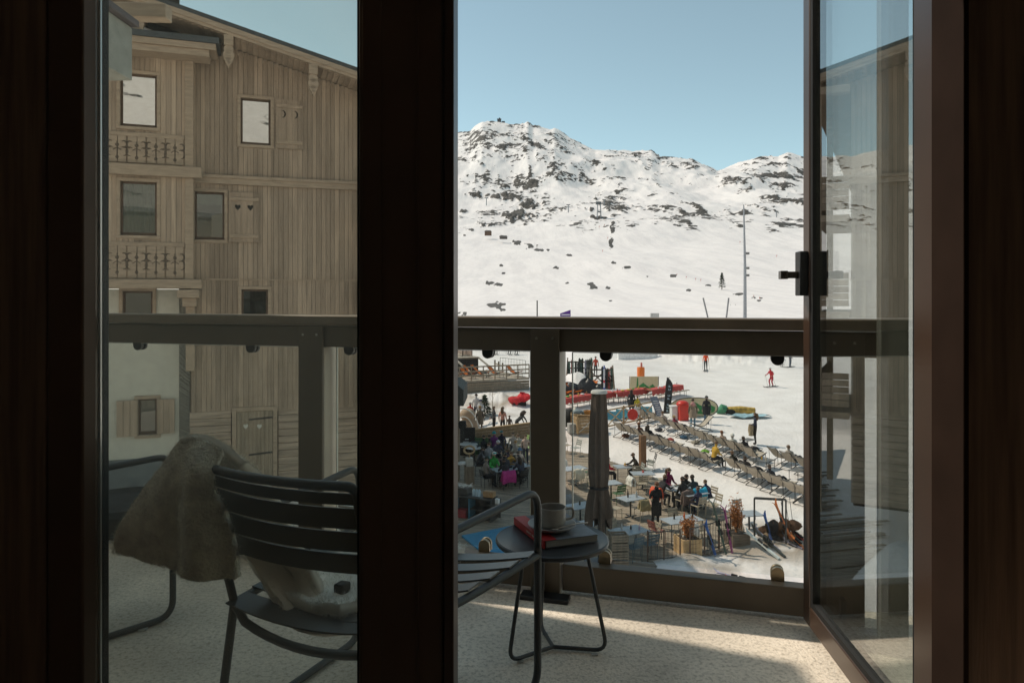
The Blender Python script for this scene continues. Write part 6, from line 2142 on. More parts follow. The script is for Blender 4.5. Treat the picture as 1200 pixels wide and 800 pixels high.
# red flowers or parasol cloth at the right of the terrace
t = thing('red_parasol_cloth', 'bunched red cloth over a dark stand by the snow heap', 'cloth', G(609, 478))
A = []
for v in range(9):
    ph = math.pi * v / 8
    A.append([V((.75 * math.sin(ph) * math.cos(a_) * (1 + .2 * math.sin(a_ * 6 + v)), .5 * math.sin(ph) * math.sin(a_), (.62 + .10 * math.sin(4 * a_ + v)) + .26 * math.cos(ph) * (1 + .2 * math.sin(5 * a_)) + .12 * math.cos(a_))) for a_ in [2 * math.pi * j / 24 for j in range(25)]])
mb = MB(); mb.grid(A); mb.build('cloth', M('bright_red_cloth', (.60, .02, .03), rough=.7), t)
mb = MB(); mb.box((0, .05, .25), (.9, .5, .5)); mb.build('stand', rubber, t, bevel=.08)

# ------------------------------------------------------------------ left: pillar, parapet, counter
pp = V((*deck_pt(536, 560), DECK_Z)); pp = V(((537 - CX) / F * 34.0, 34.0, gz((537 - CX) / F * 34.0, 34.0)))
h = EYE - (455 - HY) / F * 34 - pp.z
t = thing('timber_pavilion', 'timber corner pillar with a dark roof edge at the left of the door opening', 'pavilion', pp)
mb = MB(); mb.box((-.10, 0, h / 2 - .4), (.34, .34, h - .6))
for k in range(18): mb.box((-.10, -.19, .2 + k * (h - .9) / 18), (.36, .03, (h - .9) / 18 - .02))
mb.build('pillar', woodg, t)
mb = MB(); mb.prism([(-3, -.5, h - .75), (.28, -.5, h - .75), (.28, -.5, h - .02), (-.0, -.5, h + .22), (-3, -.5, h + .75)], (0, 3, 0)); mb.build('roof', M('dark_pavilion_roof', (.05, .055, .05), rough=.7), t)
mb = MB(); mb.lathe([(.001, -.05), (.16, -.05), (.2, .05), (.16, .28), (.001, .3)], (.22, -.32, h - 1.75), 14); mb.bar((.0, -.2, h - 1.6), (.22, -.3, h - 1.6), .04, .04); mb.build('lamp', rubber, t)
a = V((*deck_pt(552, 532), DECK_Z)); b = V((*deck_pt(640, 519), DECK_Z))
t = thing('timber_parapet', 'long horizontal-board timber parapet between the shaded tables and the bar guests', 'wall', a)
d = b - a; h = 28 / (F / a.y)
mb = MB()
for k in range(8): mb.bar(V((0, 0, h * (k + .5) / 8)), d + V((0, 0, h * (k + .5) / 8)), .06, h / 8 - .015)
mb.build('boards', M('brown_parapet_boards', (.22, .145, .08), rough=.75, var=.3, scale=2, stretch=(.8, 4, 6)), t, smooth=False)
mb = MB(); mb.bar(V((0, 0, h + .02)), d + V((0, 0, h + .02)), .16, .04); mb.build('coping', wood, t)
PAR = (a, d, h)
# menu board (black) between pillar and parapet, green panel
mb = MB(); mb.box((0, 0, .75), (.9, .08, 1.5)); t = mesh_thing(mb, 'chalk_board', M('black_board', (.02, .02, .02), rough=.6), 'black menu board leaning beside the timber pillar', 'sign', V((*deck_pt(547, 533), DECK_Z)), .1, bevel=.01)
mb = MB()
for k in range(4): mb.box((-.05 + .05 * (k % 2), -.045, .45 + k * .14), (.5 - .1 * k, .006, .05))
mb.build('chalk_lines', MATS['chalk'], t)
mb = MB()
for k in range(6): mb.box((0, 0, .12 + k * .15), (.95, .05, .13))
mb.box((-.45, 0, .5), (.06, .07, 1.0)); mb.box((.45, 0, .5), (.06, .07, 1.0)); mesh_thing(mb, 'green_slat_screen', M('green_slats', (.06, .14, .06), rough=.6), 'dark green slatted screen in front of the timber parapet', 'screen', V((*deck_pt(567, 533), DECK_Z)), .15)
# rounded beige statue with a white hoop
p = G(549, 508)
t = thing('beige_statue', 'rounded beige statue behind curved white hoops by the pillar', 'statue', p)
mb = MB(); mb.ball((0, 0, .5), (.62, .5, .52), 18, 10); mb.build('lower_body', M('beige_plush', (.42, .31, .22), rough=.9), t)
mb = MB(); mb.ball((-.05, 0, 1.2), (.5, .42, .42), 18, 10); mb.build('upper_body', MATS['beige_plush'], t)
for r_, x_, z_ in ((1.05, -.35, .15), (.62, -.3, .25)):
    mb = MB(); mb.tube([(x_ + r_ * math.sin(q), -.55, z_ + r_ * 1.45 * math.cos(q)) for q in [-.9 + 2.6 * i / 16 for i in range(17)]], .035, 6); mb.build('hoop', white, t)
# little conifer by the bar, bare sapling
def conifer(pos, h, r, label, seed, name='small_conifer'):
    r_ = random.Random(seed); t = thing(name, label, 'tree', pos)
    mb = MB(); mb.tube([(0, 0, 0), (0, 0, h * .95)], [.06 * h / 2, .01], 6); mb.build('trunk', M('conifer_bark', (.08, .05, .03)), t)
    mb = MB()
    for k in range(int(420)):
        f = r_.random() ** .8
        z = h * (.1 + .9 * f); rad = r * (1 - f) * r_.uniform(.5, 1.05) + .03
        a_ = r_.uniform(0, 6.28)
        c = V((rad * math.cos(a_), rad * math.sin(a_), z)); dv = V((math.cos(a_), math.sin(a_), r_.uniform(-.6, .1))) * r * .32
        sv_ = V((-math.sin(a_), math.cos(a_), r_.uniform(-.4, .4))) * r * .11
        mb.add([c - dv * .6, c + sv_, c + dv, c - sv_], [(0, 1, 2, 3)])
    mb.build('crown', M('dark_conifer_needles', (.028, .055, .025), rough=.9, var=.5), t, smooth=False)
    return t


conifer(G(568, 488), 1.45, .5, 'small dark potted conifer behind the guests at the parapet', 3)
t = thing('bare_sapling', 'thin bare sapling in front of the snow heap', 'tree', G(577, 486))
mb = MB(); mb.tube([(0, 0, 0), (.02, 0, 1.2), (-.02, 0, 2.1)], [.025, .018, .008], 5)
for k in range(7):
    z = .8 + k * .18; s_ = 1 if k % 2 else -1; mb.tube([(0, 0, z), (s_ * .15, .05, z + .3), (s_ * .2, .05, z + .65)], [.010, .007, .004], 4)
mb.build('trunk', M('pale_bark', (.3, .23, .16)), t)
# serving cart with trays
cp_ = V((*deck_pt(556, 607), DECK_Z))
t = thing('serving_station', 'dark serving station with blue side panels in the shade below the balcony', 'counter', cp_, R(-24))
mb = MB(); mb.box((0, 0, .86), (1.7, .62, .05)); mb.build('worktop', M('dark_worktop', (.06, .055, .05), rough=.5), t)
for sx in (-.82, -.1, .82):
    mb = MB(); mb.box((sx, 0, .43), (.04, .58, .82)); mb.build('side_panel', M('teal_panel', (.06, .19, .27), rough=.6) if sx < 0 else MATS['dark_worktop'], t)
mb = MB(); mb.box((.36, 0, .42), (.88, .5, .03)); mb.box((.36, 0, .08), (.88, .5, .03)); mb.build('shelf', MATS['dark_worktop'], t)
mb = MB(); mb.box((.1, .26, .45), (1.8, .03, .75)); mb.build('back_panel', MATS['dark_worktop'], t)
mb = MB(); mb.box((.88, .0, .66), (.5, .5, .03)); mb.build('drop_leaf', MATS['dark_worktop'], t)


def on_station(name, lx, ly, z, mb, m, label, cat, **k):
    q = Matrix.Rotation(R(-24), 3, 'Z') @ V((lx, ly, z))
    return mesh_thing(mb, name, m, label, cat, cp_ + q, R(-24), **k)


mb = MB(); mb.box((0, 0, .11), (.42, .3, .2)); mb.box((0, 0, .22), (.36, .24, .02)); on_station('wooden_box', .62, .05, .887, mb, M('pine_box', (.42, .25, .12)), 'small pine box with jars at the right of the serving station', 'box', bevel=.01)
mb = MB()
for k in range(3): mb.lathe([(.001, 0), (.06, 0), (.06, .2), (.03, .26), (.001, .28)], (-.12 + k * .12, 0, 0), 10)
on_station('bottle_carrier', .12, -.05, .887, mb, M('pale_blue_jug', (.45, .58, .66), rough=.3), 'pale blue jugs standing together on the serving station', 'jugs')
mb = MB(); mb.box((0, 0, .13), (.62, .42, .24)); tr = on_station('cutlery_tray', -.55, .05, .887, mb, MATS['dark_worktop'], 'dark cutlery tray at the left of the serving station', 'tray', bevel=.01)
mb = MB(); r_ = random.Random(3)
for k in range(40):
    c = V((r_.uniform(-.28, .28), r_.uniform(-.18, .18), .27 + r_.uniform(0, .06))); a_ = r_.uniform(0, 3)
    mb.bar(c, c + V((.16 * math.cos(a_), .16 * math.sin(a_), r_.uniform(-.02, .05))), .02, .012)
mb.build('cutlery', M('bright_cutlery', (.75, .72, .66), rough=.3, metal=.4), tr)
mb = MB(); mb.box((0, 0, .10), (.16, .14, .2)); on_station('napkin_box', .98, .0, .677, mb, white, 'white napkin box on the drop leaf of the serving station', 'box', bevel=.02)
mb = MB(); mb.box((0, 0, .16), (.42, .34, .32)); on_station('red_crate', -.48, -.02, .0, mb, M('dark_red_crate', (.28, .03, .035)), 'dark red crate under the serving station', 'crate', bevel=.02)
# beige bucket on a grey pedestal
p = V((*deck_pt(550, 566), DECK_Z))
mb = MB(); mb.box((0, 0, .40), (.42, .42, .8)); mesh_thing(mb, 'grey_pedestal', woodg, 'grey timber pedestal holding the pale bucket', 'pedestal', p, .2, bevel=.01)
mb = MB(); mb.box((0, 0, .03), (1.2, .6, .04)); mesh_thing(mb, 'pale_shelf', MATS['pale_round_top'], 'pale ledge beside the bucket in the shade', 'shelf', p + V((-.6, .1, .86)), .2)
t = thing('ice_bucket', 'pale square bucket on the grey pedestal', 'bucket', p + V((0, -.02, .802)), .2)
mb = MB(); mb.prism([(-.16, -.16, 0), (.16, -.16, 0), (.16, .16, 0), (-.16, .16, 0)], (0, 0, .38)); mb.build('tub', M('pale_bucket', (.50, .48, .43)), t, bevel=.02)
mb = MB(); mb.tube([(0, 0, .38), (0, 0, .62)], .02, 6); mb.tube([(.24 * math.cos(q), 0, .74 + .18 * math.sin(q)) for q in [2 * math.pi * i / 16 for i in range(16)]], .05, 6, closed=True); mb.build('straw_ring', M('straw', (.45, .33, .19)), t)
# blue awning below the balcony
q = [V((*deck_pt(*c), DECK_Z + .004)) for c in ((541, 629), (612, 615), (650, 655), (590, 668))]
o = V((-.2, 0, 0))
mb = MB(); mb.prism(q, (0, 0, .06)); mesh_thing(mb, 'blue_mat', M('blue_mat', (.035, .22, .38), rough=.7, var=.12), 'large flat bright blue mat on the shaded deck below the chair', 'mat')
# dark crates chair stack near balcony at right of parasol
t = thing('slatted_crate_stack', 'stacked slatted crates in the shade left of the large table', 'crates', V((*deck_pt(725, 664), DECK_Z)), .1)
for k in range(4):
    mb = MB()
    for j in range(3): mb.box((0, -.2, .07 + k * .27 + j * .08), (.5, .03, .06)); mb.box((0, .2, .07 + k * .27 + j * .08), (.5, .03, .06))
    mb.box((-.26, 0, .13 + k * .27), (.03, .42, .24)); mb.box((.26, 0, .13 + k * .27), (.03, .42, .24)); mb.build('crate', woodg, t)

# ------------------------------------------------------------------ far piste things
p = at(873, 374, 112); g = on(p.x, p.y)
mb = MB(); H_ = EYE + (HY - 240) / F * 112 - g.z
t = thing('tall_mast', 'tall thin pale mast rising from the piste in front of the right mountain', 'mast', g)
mb.tube([(0, 0, 0), (0, 0, H_ * .5), (-.2, 0, H_)], [.30, .22, .10], 8); mb.build('shaft', M('pale_mast_paint', (.34, .35, .37), rough=.5), t)
for zf in (.42, .60, .48):
    mb = MB(); mb.box((.35, 0, H_ * zf), (.6, .3, .35)); mb.build('fitting', MATS['galvanised'], t)


def pole(x, y0, y1, d, r, m, label, dx=0):
    p = at(x, y0, d); g = on(p.x, p.y); top = at(x + dx, y1, d)
    mb = MB(); mb.tube([(0, 0, 0), (top.x - g.x, 0, top.z - g.z)], r, 6)
    return mesh_thing(mb, 'piste_pole', m, label, 'pole', g)


pole(629.5, 385, 352, 112, .10, tubem, 'short dark pole just above the handrail left of the purple sign')
pole(832, 385, 349, 112, .12, M('grey_pole', (.25, .25, .25)), 'leaning grey pole left of the tall mast', -8)
pole(850, 385, 349, 112, .12, M('grey_pole2', (.24, .24, .25)), 'leaning grey pole right beside the tall mast', 4)
p = at(663, 385, 112); g = on(p.x, p.y)
t = thing('purple_sign', 'purple and white sign panel just above the handrail', 'sign', g)
top = at(663, 363, 112).z - g.z; bot = at(663, 372, 112).z - g.z - .6
mb = MB(); mb.prism([(-.85, 0, bot), (.75, 0, bot), (.75, 0, top), (-.85, 0, top - .55)], (0, .1, 0)); pn = mb.build('panel', M('purple_panel', (.10, .035, .24), rough=.6), t)
mb = MB()
for k in range(2): mb.box((-.02, -.01, top - .75 - k * .35), (1.3, .012, .14))
mb.build('white_lines', white, pn)
for sx in (-.7, .6):
    mb = MB(); mb.tube([(sx, .06, 0), (sx, .06, bot + .2)], .06, 6); mb.build('post', tubem, t)
p = at(767, 385, 112); g = on(p.x, p.y); z0 = at(767, 372, 112).z - g.z
t = thing('light_box_mast', 'small grey light box on a post above the handrail', 'lamp', g)
mb = MB(); mb.box((0, 0, z0 + .3), (1.3, .6, .75)); mb.build('box', M('grey_light_box', (.5, .49, .47)), t)
mb = MB(); mb.tube([(0, 0, 0), (0, 0, z0)], .15, 6); mb.build('post', M('grey_light_box2', (.45, .45, .44)), t)


def on_slope(x, y):
    """far ground point: march the sight line over the smooth slope"""
    d = np.geomspace(120, 2100, 4000)
    z, _, _ = base_z((x - CX) / F * d, d)
    k = np.nonzero(EYE - (y - HY) / F * d <= z)[0]
    k = k[0] if len(k) else 0
    return V(((x - CX) / F * d[k], d[k], z[k]))


def pylon(x, y, hpx, label, big):
    g = on_slope(x, y) - V((0, 0, 4)); s_ = g.y / F; h = hpx * s_ + 4; w_ = 3.2 * s_ * big
    t = thing('lift_pylon', label, 'pylon', g)
    m = M('pylon_steel', (.36, .36, .37), rough=.6)
    if big > 1:
        for sx in (-1, 1):
            for sy in (-1, 1):
                mb = MB(); mb.tube([(sx * w_ * .45, sy * w_ * .3, 0), (sx * w_ * .3, sy * w_ * .2, h)], .5 * s_, 5); mb.build('leg', m, t)
        mb = MB(); mb.box((-.7 * s_, 0, h - 1 * s_), (6 * s_, 4 * s_, 3.0 * s_)); mb.box((0, 0, h * .45), (4.5 * s_, 3 * s_, 1.2 * s_)); mb.build('head', M('pylon_head', (.12, .125, .13)), t)
    else:
        mb = MB(); mb.tube([(0, 0, 0), (0, 0, h)], .55 * s_, 6); mb.build('mast', m, t)
        mb = MB(); mb.box((0, 0, h), (4.4 * s_, 1.0 * s_, .9 * s_)); mb.build('cross_arm', M('pylon_head', (.12, .125, .13)), t)


pylon(702, 254, 17, 'large four-legged lift pylon on the slope', 1.6)
pylon(708, 243, 9, 'slim lift pylon just behind the four-legged one', 1)
pylon(666, 247, 7, 'slim lift pylon left of the four-legged one', 1)
pylon(570, 238, 6, 'slim lift pylon at the left of the slope', 1)
pylon(910, 255, 7, 'slim lift pylon above the right dark rock', 1)
# hut, cabins, rock-top station
def cabin(x, y, wpx, hpx, m, label, name='mountain_hut', roof=True):
    g = on_slope(x, y); s_ = g.y / F; w_, h = wpx * s_, hpx * s_
    t = thing(name, label, 'hut', g + V((0, 0, -1)))
    mb = MB(); mb.box((0, 0, h * .4 + .5), (w_, w_ * .6, h * .8 + 1)); mb.build('wall', m, t)
    mb = MB(); mb.prism([(-w_ * .55, -w_ * .36, h * .8 + 1), (w_ * .55, -w_ * .36, h * .8 + 1), (w_ * .35, 0, h * 1.15 + 1), (-w_ * .35, 0, h * 1.15 + 1)], (0, w_ * .36, 0)); mb.build('roof', M('hut_roof_dark', (.10, .085, .075)), t)


cabin(572, 275, 8, 4.5, M('brown_hut_wall', (.16, .10, .07)), 'small brown mountain hut on the left slope')
cabin(590, 279, 9, 1.6, M('dark_shed_wall', (.12, .10, .09)), 'low dark shed right of the brown mountain hut', 'low_shed')
cabin(735, 261, 5, 2.4, M('redbrown_cabin', (.26, .11, .08)), 'tiny red-brown cabin right of the big pylon', 'piste_cabin')
x_, y_ = 585, 142.5
g = V(((x_ - CX) / F * 2150, 2150, EYE + (HY - 144) / F * 2150 - 4))
t = thing('summit_station', 'dark lift station on the summit ridge', 'building', g)
mb = MB(); mb.box((0, 0, 7), (11, 8, 14)); mb.box((12, 0, 4), (10, 7, 8)); mb.box((1, 0, 16), (4, 4, 5)); mb.build('wall', M('dark_station', (.10, .10, .11)), t)
mb = MB(); mb.box((0, 0, 14.6), (13, 9, 1)); mb.build('roof', M('dark_station_roof', (.06, .06, .065)), t)
conifer(on_slope(846, 339), 6.2, 1.5, 'single dark conifer low on the piste left of the tall mast', 9, 'lone_conifer')
conifer(at(661, 372, 118) * 1.0, 1, .3, 'tiny dark bush', 2) if False else None
# red course markers
for i, (x, y) in enumerate(((702, 266), (708, 264), (712, 279), (706, 294), (867, 284), (910, 300), (780, 320), (793, 322), (804, 325), (815, 327), (821, 328), (883, 347), (890, 349), (731, 306), (742, 307), (767, 262))):
    g = on_slope(x, y + 1.2); s_ = g.y / F
    mb = MB(); mb.tube([(0, 0, -.3), (0, 0, 2.2 * s_)], .12 * s_, 5); mb.box((.3 * s_, 0, 1.9 * s_), (.9 * s_, .1, .9 * s_))
    o = mesh_thing(mb, 'course_marker', M('marker_red', (.55, .10, .06)), 'tiny red piste marker, one of many spread over the slope', 'marker', g, 0, 'red piste markers')
# white wall, red bumper behind the beam
a = G(724, 421.5); b = G(770, 421.0)
d = b - a
mb = MB(); mb.bar(V((0, 0, .5)), d + V((0, 0, .5)), .5, 1.0); t = mesh_thing(mb, 'snow_wall', M('packed_snow', (.82, .81, .80)), 'long low white wall across the piste just below the beam', 'wall', a)
p = G(797, 421)
t = thing('padded_bumper', 'red padded bumper with a white panel on the piste just below the beam', 'bumper', p)
mb = MB(); mb.prism([(-1.15, 0, 0), (1.0, 0, 0), (1.35, 0, 1.6), (-1.5, 0, 1.6)], (0, .6, 0)); mb.build('pad', redp, t, bevel=.08)
mb = MB(); mb.box((-.1, -.02, .85), (1.9, .03, .9)); mb.build('blue_field', M('navy_field', (.05, .05, .16)), t)
mb = MB(); mb.box((-.1, -.04, .9), (1.5, .02, .6)); mb.build('white_panel', white, t)

# bags and clothes dropped between the loungers
for i, (x, y, c, lb) in enumerate(((772, 505, (.05, .05, .06), 'black bag on the snow near the left end of the loungers'), (786, 517, (.28, .06, .05), 'dark red bag between the two upper lounger rows'), (801, 514, (.05, .10, .16), 'dark blue bag between the two upper lounger rows'), (815, 520, (.3, .27, .22), 'beige coat dropped between the two upper lounger rows'), (838, 530, (.04, .04, .04), 'black bag beside the mustard-jacketed person'), (826, 531, (.16, .34, .05), 'lime green bag at the feet of the mustard-jacketed person'), (868, 528, (.06, .06, .07), 'dark bag on the snow below the end table'), (905, 566, (.10, .09, .08), 'dark bag in the middle of the front lounger row'), (733, 512, (.22, .10, .06), 'brown bag at the left of the row behind the post'))):
    A = []
    for v in range(8):
        ph = math.pi * v / 7
        A.append([V((.24 * math.sin(ph) * math.cos(a) * (1 + .25 * math.sin(a * 3 + i)), .2 * math.sin(ph) * math.sin(a) * (1 + .2 * math.sin(a * 4 + v)), .09 + .10 * math.cos(ph) * (1 + .3 * math.sin(2 * a)))) for a in [2 * math.pi * j / 12 for j in range(13)]])
    mb = MB(); mb.grid(A); mesh_thing(mb, 'bag', cloth(c), lb, 'bag', G(x, y), i)
# ------------------------------------------------------------------ people
SKIN = M('skin_tone', (.50, .31, .22), rough=.6, var=.08)
BOOT = M('dark_boots', (.03, .03, .032), rough=.6)
DARK = (.022, .022, .024)


def skeleton(pose):
    """joints (metres, facing +Y, feet at z 0), bones, and what each bone wears"""
    J = {}
    P = pose
    up = P.get('up', (0, 0, 1))            # torso direction
    hip = V(P.get('hip', (0, 0, .93)))
    t = V(up).normalized()
    J['pel'] = hip
    J['wst'] = hip + t * .17
    J['chs'] = hip + t * .38
    J['nck'] = hip + t * .545
    hd = V(P.get('head', (0, .25, 1))).normalized() if 'head' in P else (t * .75 + V((0, .06, .45))).normalized()
    J['jaw'] = J['nck'] + hd * .09 + V((0, .012, 0))
    J['hed'] = J['nck'] + hd * .185 + V((0, .015, 0))
    rt = V(P.get('right', (1, 0, 0)))
    J['shR'] = J['chs'] + t * .09 + rt * .165; J['shL'] = J['chs'] + t * .09 - rt * .165
    for s_, sg in (('R', 1), ('L', -1)):
        e, w = P['arm' + s_]
        J['el' + s_] = V(e); J['wr' + s_] = V(w)
        dv = (J['wr' + s_] - J['el' + s_]).normalized()
        J['ha' + s_] = J['wr' + s_] + dv * .075
        J['hp' + s_] = hip + rt * sg * .085 - t * .03
        k, a = P['leg' + s_]
        J['kn' + s_] = V(k); J['an' + s_] = V(a)
        ft = P.get('toe' + s_, (0, .15, -.03))
        J['to' + s_] = V(a) + V(ft)
    return J


RAD = {'pel': .135, 'wst': .120, 'chs': .140, 'nck': .058, 'jaw': .062, 'hed': .108, 'sh': .066, 'el': .047, 'wr': .034, 'ha': .030, 'hp': .092, 'kn': .062, 'an': .046, 'to': .040}
EDG = [('pel', 'wst', 0), ('wst', 'chs', 0), ('chs', 'nck', 0), ('nck', 'jaw', 2), ('jaw', 'hed', 2)]
for s_ in 'RL':
    EDG += [('chs', 'sh' + s_, 0), ('sh' + s_, 'el' + s_, 4), ('el' + s_, 'wr' + s_, 4), ('wr' + s_, 'ha' + s_, 2), ('pel', 'hp' + s_, 1), ('hp' + s_, 'kn' + s_, 1), ('kn' + s_, 'an' + s_, 1), ('an' + s_, 'to' + s_, 3)]
BODY = {}


def seg_d(p, a, b):
    ab = b - a
    t = max(0, min(1, (p - a).dot(ab) / ab.length_squared))
    return (p - a - ab * t).length


def body_mesh(key, pose):
    if key in BODY:
        return BODY[key]
    J = skeleton(pose)
    names = list(J)
    me = bpy.data.meshes.new('body_cage')
    me.from_pydata([tuple(J[n]) for n in names], [(names.index(a), names.index(b)) for a, b, _ in EDG], [])
    o = bpy.data.objects.new('body_cage', me); COL.objects.link(o)
    sk_ = o.modifiers.new('skin', 'SKIN'); sk_.use_smooth_shade = True
    for i, n in enumerate(names):
        r = RAD.get(n, RAD.get(n[:2], .05))
        d = me.skin_vertices[0].data[i]
        fat = pose.get('fat', 1.0)
        r = r * (fat if n not in ('jaw', 'hed', 'nck', 'haR', 'haL') else 1)
        d.radius = (r, r * (.86 if n in ('pel', 'wst', 'chs') else 1))
        if n == 'pel': d.use_root = True
    sb = o.modifiers.new('sub', 'SUBSURF'); sb.levels = 1; sb.render_levels = 1
    dg = bpy.context.evaluated_depsgraph_get(); dg.update()
    m2 = bpy.data.meshes.new_from_object(o.evaluated_get(dg))
    bpy.data.objects.remove(o); bpy.data.meshes.remove(me)
    # features: nose, ears, eyes, fingers
    bm = bmesh.new(); bm.from_mesh(m2)
    base_n = len(bm.faces)
    hc = J['hed']; fw = V(pose.get('look', (0, 1, 0))).normalized(); sd = fw.cross(V((0, 0, 1))).normalized(); uu = sd.cross(fw)

    def bit(c, r, mi):
        mb = MB(); mb.ball(c, r, 7, 5)
        vs = [bm.verts.new(v) for v in mb.v]
        for f in mb.f:
            try:
                q = bm.faces.new([vs[i] for i in f]); q.material_index = mi; q.smooth = True
            except ValueError: pass
    bit(hc + fw * .098 - uu * .015, (.014, .018, .022), 2)
    for sx in (-1, 1):
        bit(hc + sd * sx * .092 + uu * -.01, (.012, .02, .028), 2)
        bit(hc + fw * .082 + sd * sx * .034 + uu * .012, (.012, .012, .008), 3)
    bit(hc + fw * .080 - uu * .058, (.024, .010, .007), 2)
    for s_ in 'RL':
        a, b = J['wr' + s_], J['ha' + s_]; dv = (b - a).normalized()
        ac = dv.orthogonal().normalized(); bc = dv.cross(ac)
        for k in range(5):
            off = ac * (-.026 + .013 * k) if k < 4 else ac * -.034 + bc * .01
            ln = (.055, .066, .062, .048, .042)[k]
            st = b + off + (dv * .012 if k < 4 else -dv * .03)
            mb = MB(); mb.tube([st, st + dv * ln * .55 + bc * .006, st + dv * ln * .95 + bc * .022], [.0085, .008, .006], 5)
            vs = [bm.verts.new(v) for v in mb.v]
            for f in mb.f:
                q = bm.faces.new([vs[i] for i in f]); q.material_index = 2; q.smooth = True
    bm.faces.ensure_lookup_table()
    bare = pose.get('bare', ())
    for f in list(bm.faces)[:base_n]:
        c = f.calc_center_median(); best = 9; wi = 0
        for a, b, wt in EDG:
            q = seg_d(c, J[a], J[b])
            rr_ = q / max(RAD.get(a, RAD.get(a[:2], .05)), .03)
            if rr_ < best:
                best = rr_; wi = wt
                if a[:2] == 'el' and 'arm' in bare: wi = 2
                if a[:2] == 'kn' and 'leg' in bare: wi = 2
        f.material_index = wi
    bm.to_mesh(m2); bm.free()
    while len(m2.materials) < 5: m2.materials.append(None)
    for i, m in enumerate((cloth(DARK), cloth(DARK), SKIN, BOOT, cloth(DARK))): m2.materials[i] = m
    BODY[key] = (m2, J, (hc.copy(), fw.copy(), sd.copy(), uu.copy()))
    return BODY[key]


STAND = dict(armR=((.235, -.03, 1.14), (.25, .06, .90)), armL=((-.235, -.03, 1.14), (-.25, .06, .90)), legR=((.10, .02, .49), (.11, -.03, .08)), legL=((-.10, .02, .49), (-.11, -.03, .08)))
POSES = {
    'stand': STAND,
    'stand_bare': dict(STAND, bare=('arm',)),
    'skirt': dict(STAND, bare=('leg',)),
    'hands_front': dict(STAND, armR=((.23, .02, 1.13), (.06, .22, 1.05)), armL=((-.23, .02, 1.13), (-.06, .22, 1.03))),
    'walk': dict(STAND, legR=((.10, .16, .50), (.10, .12, .08)), legL=((-.10, -.02, .50), (-.10, -.26, .13)), armR=((.23, -.12, 1.15), (.24, -.10, .92)), armL=((-.23, .10, 1.16), (-.20, .24, 1.0))),
    'waiter': dict(STAND, bare=('arm',), up=(0, .16, 1), look=(-.5, .8, -.4), armR=((.25, .05, 1.15), (.30, .25, 1.02)), armL=((-.25, -.02, 1.14), (-.30, -.02, .90)), legR=((.12, .05, .49), (.15, .02, .08)), legL=((-.12, -.02, .49), (-.15, -.12, .08))),
    'bend': dict(hip=(0, -.08, .90), up=(0, .85, .65), look=(0, .6, -.8), armR=((.22, .42, 1.0), (.20, .52, .78)), armL=((-.22, .42, 1.0), (-.20, .52, .78)), legR=((.10, .02, .48), (.11, -.03, .08)), legL=((-.10, .0, .48), (-.11, -.06, .08))),
    'ski': dict(hip=(0, -.06, .80), up=(0, .35, 1), armR=((.27, .10, 1.06), (.30, .32, .96)), armL=((-.27, .10, 1.06), (-.30, .32, .96)), legR=((.13, .14, .45), (.14, -.02, .10)), legL=((-.13, .14, .45), (-.14, -.02, .10))),
    'sit': dict(hip=(0, -.12, .56), up=(0, .06, 1), armR=((.23, -.02, .78), (.16, .22, .74)), armL=((-.23, -.02, .78), (-.16, .22, .74)), legR=((.12, .30, .52), (.13, .26, .08)), legL=((-.12, .30, .52), (-.13, .26, .08))),
    'sit_lean': dict(hip=(0, -.12, .56), up=(0, .42, 1), armR=((.24, .22, .80), (.12, .46, .80)), armL=((-.24, .22, .80), (-.12, .46, .80)), legR=((.12, .30, .52), (.13, .20, .08)), legL=((-.12, .30, .52), (-.13, .24, .08))),
    'sit_reach': dict(hip=(0, -.12, .56), up=(0, .35, 1), armR=((.26, .24, .86), (.20, .52, .82)), armL=((-.30, .24, .90), (-.52, .44, .86)), legR=((.12, .30, .52), (.13, .20, .08)), legL=((-.12, .30, .52), (-.13, .24, .08))),
    'recline': dict(hip=(0, .10, .45), up=(0, -.62, .80), armR=((.24, -.10, .56), (.14, .16, .58)), armL=((-.24, -.10, .56), (-.14, .16, .58)), legR=((.11, .50, .56), (.11, .86, .30)), legL=((-.11, .50, .56), (-.11, .86, .30)), head=(0, -.2, 1)),
    'perch': dict(hip=(0, -.02, .52), up=(0, .25, 1), armR=((.24, .12, .78), (.14, .34, .66)), armL=((-.24, .12, .78), (-.14, .34, .66)), legR=((.13, .40, .54), (.14, .42, .09)), legL=((-.13, .40, .54), (-.14, .42, .09))),
    'lie_side': dict(hip=(0, -.1, .45), up=(0, -.45, .9), armR=((.24, -.10, .68), (.30, .14, .6)), armL=((-.24, -.1, .68), (-.2, .16, .6)), legR=((.11, .32, .5), (.11, .7, .3)), legL=((-.11, .32, .5), (-.11, .7, .3))),
}
HAIRM = {'dark': M('dark_hair', (.045, .030, .022), rough=.6, var=.4), 'brown': M('brown_hair', (.12, .068, .036), rough=.6, var=.3), 'auburn': M('auburn_hair', (.16, .055, .02), rough=.6, var=.3), 'grey': M('grey_hair', (.30, .28, .26), rough=.6), 'blond': M('blond_hair', (.36, .23, .10), rough=.6, var=.3)}


def SLEEVE(top, label):
    k = sum(ord(ch) for ch in label) % 5
    if k == 0: return tuple(min(.8, c * 1.9 + .02) for c in top)
    if k in (1, 2): return tuple(c * .55 for c in top)
    return top


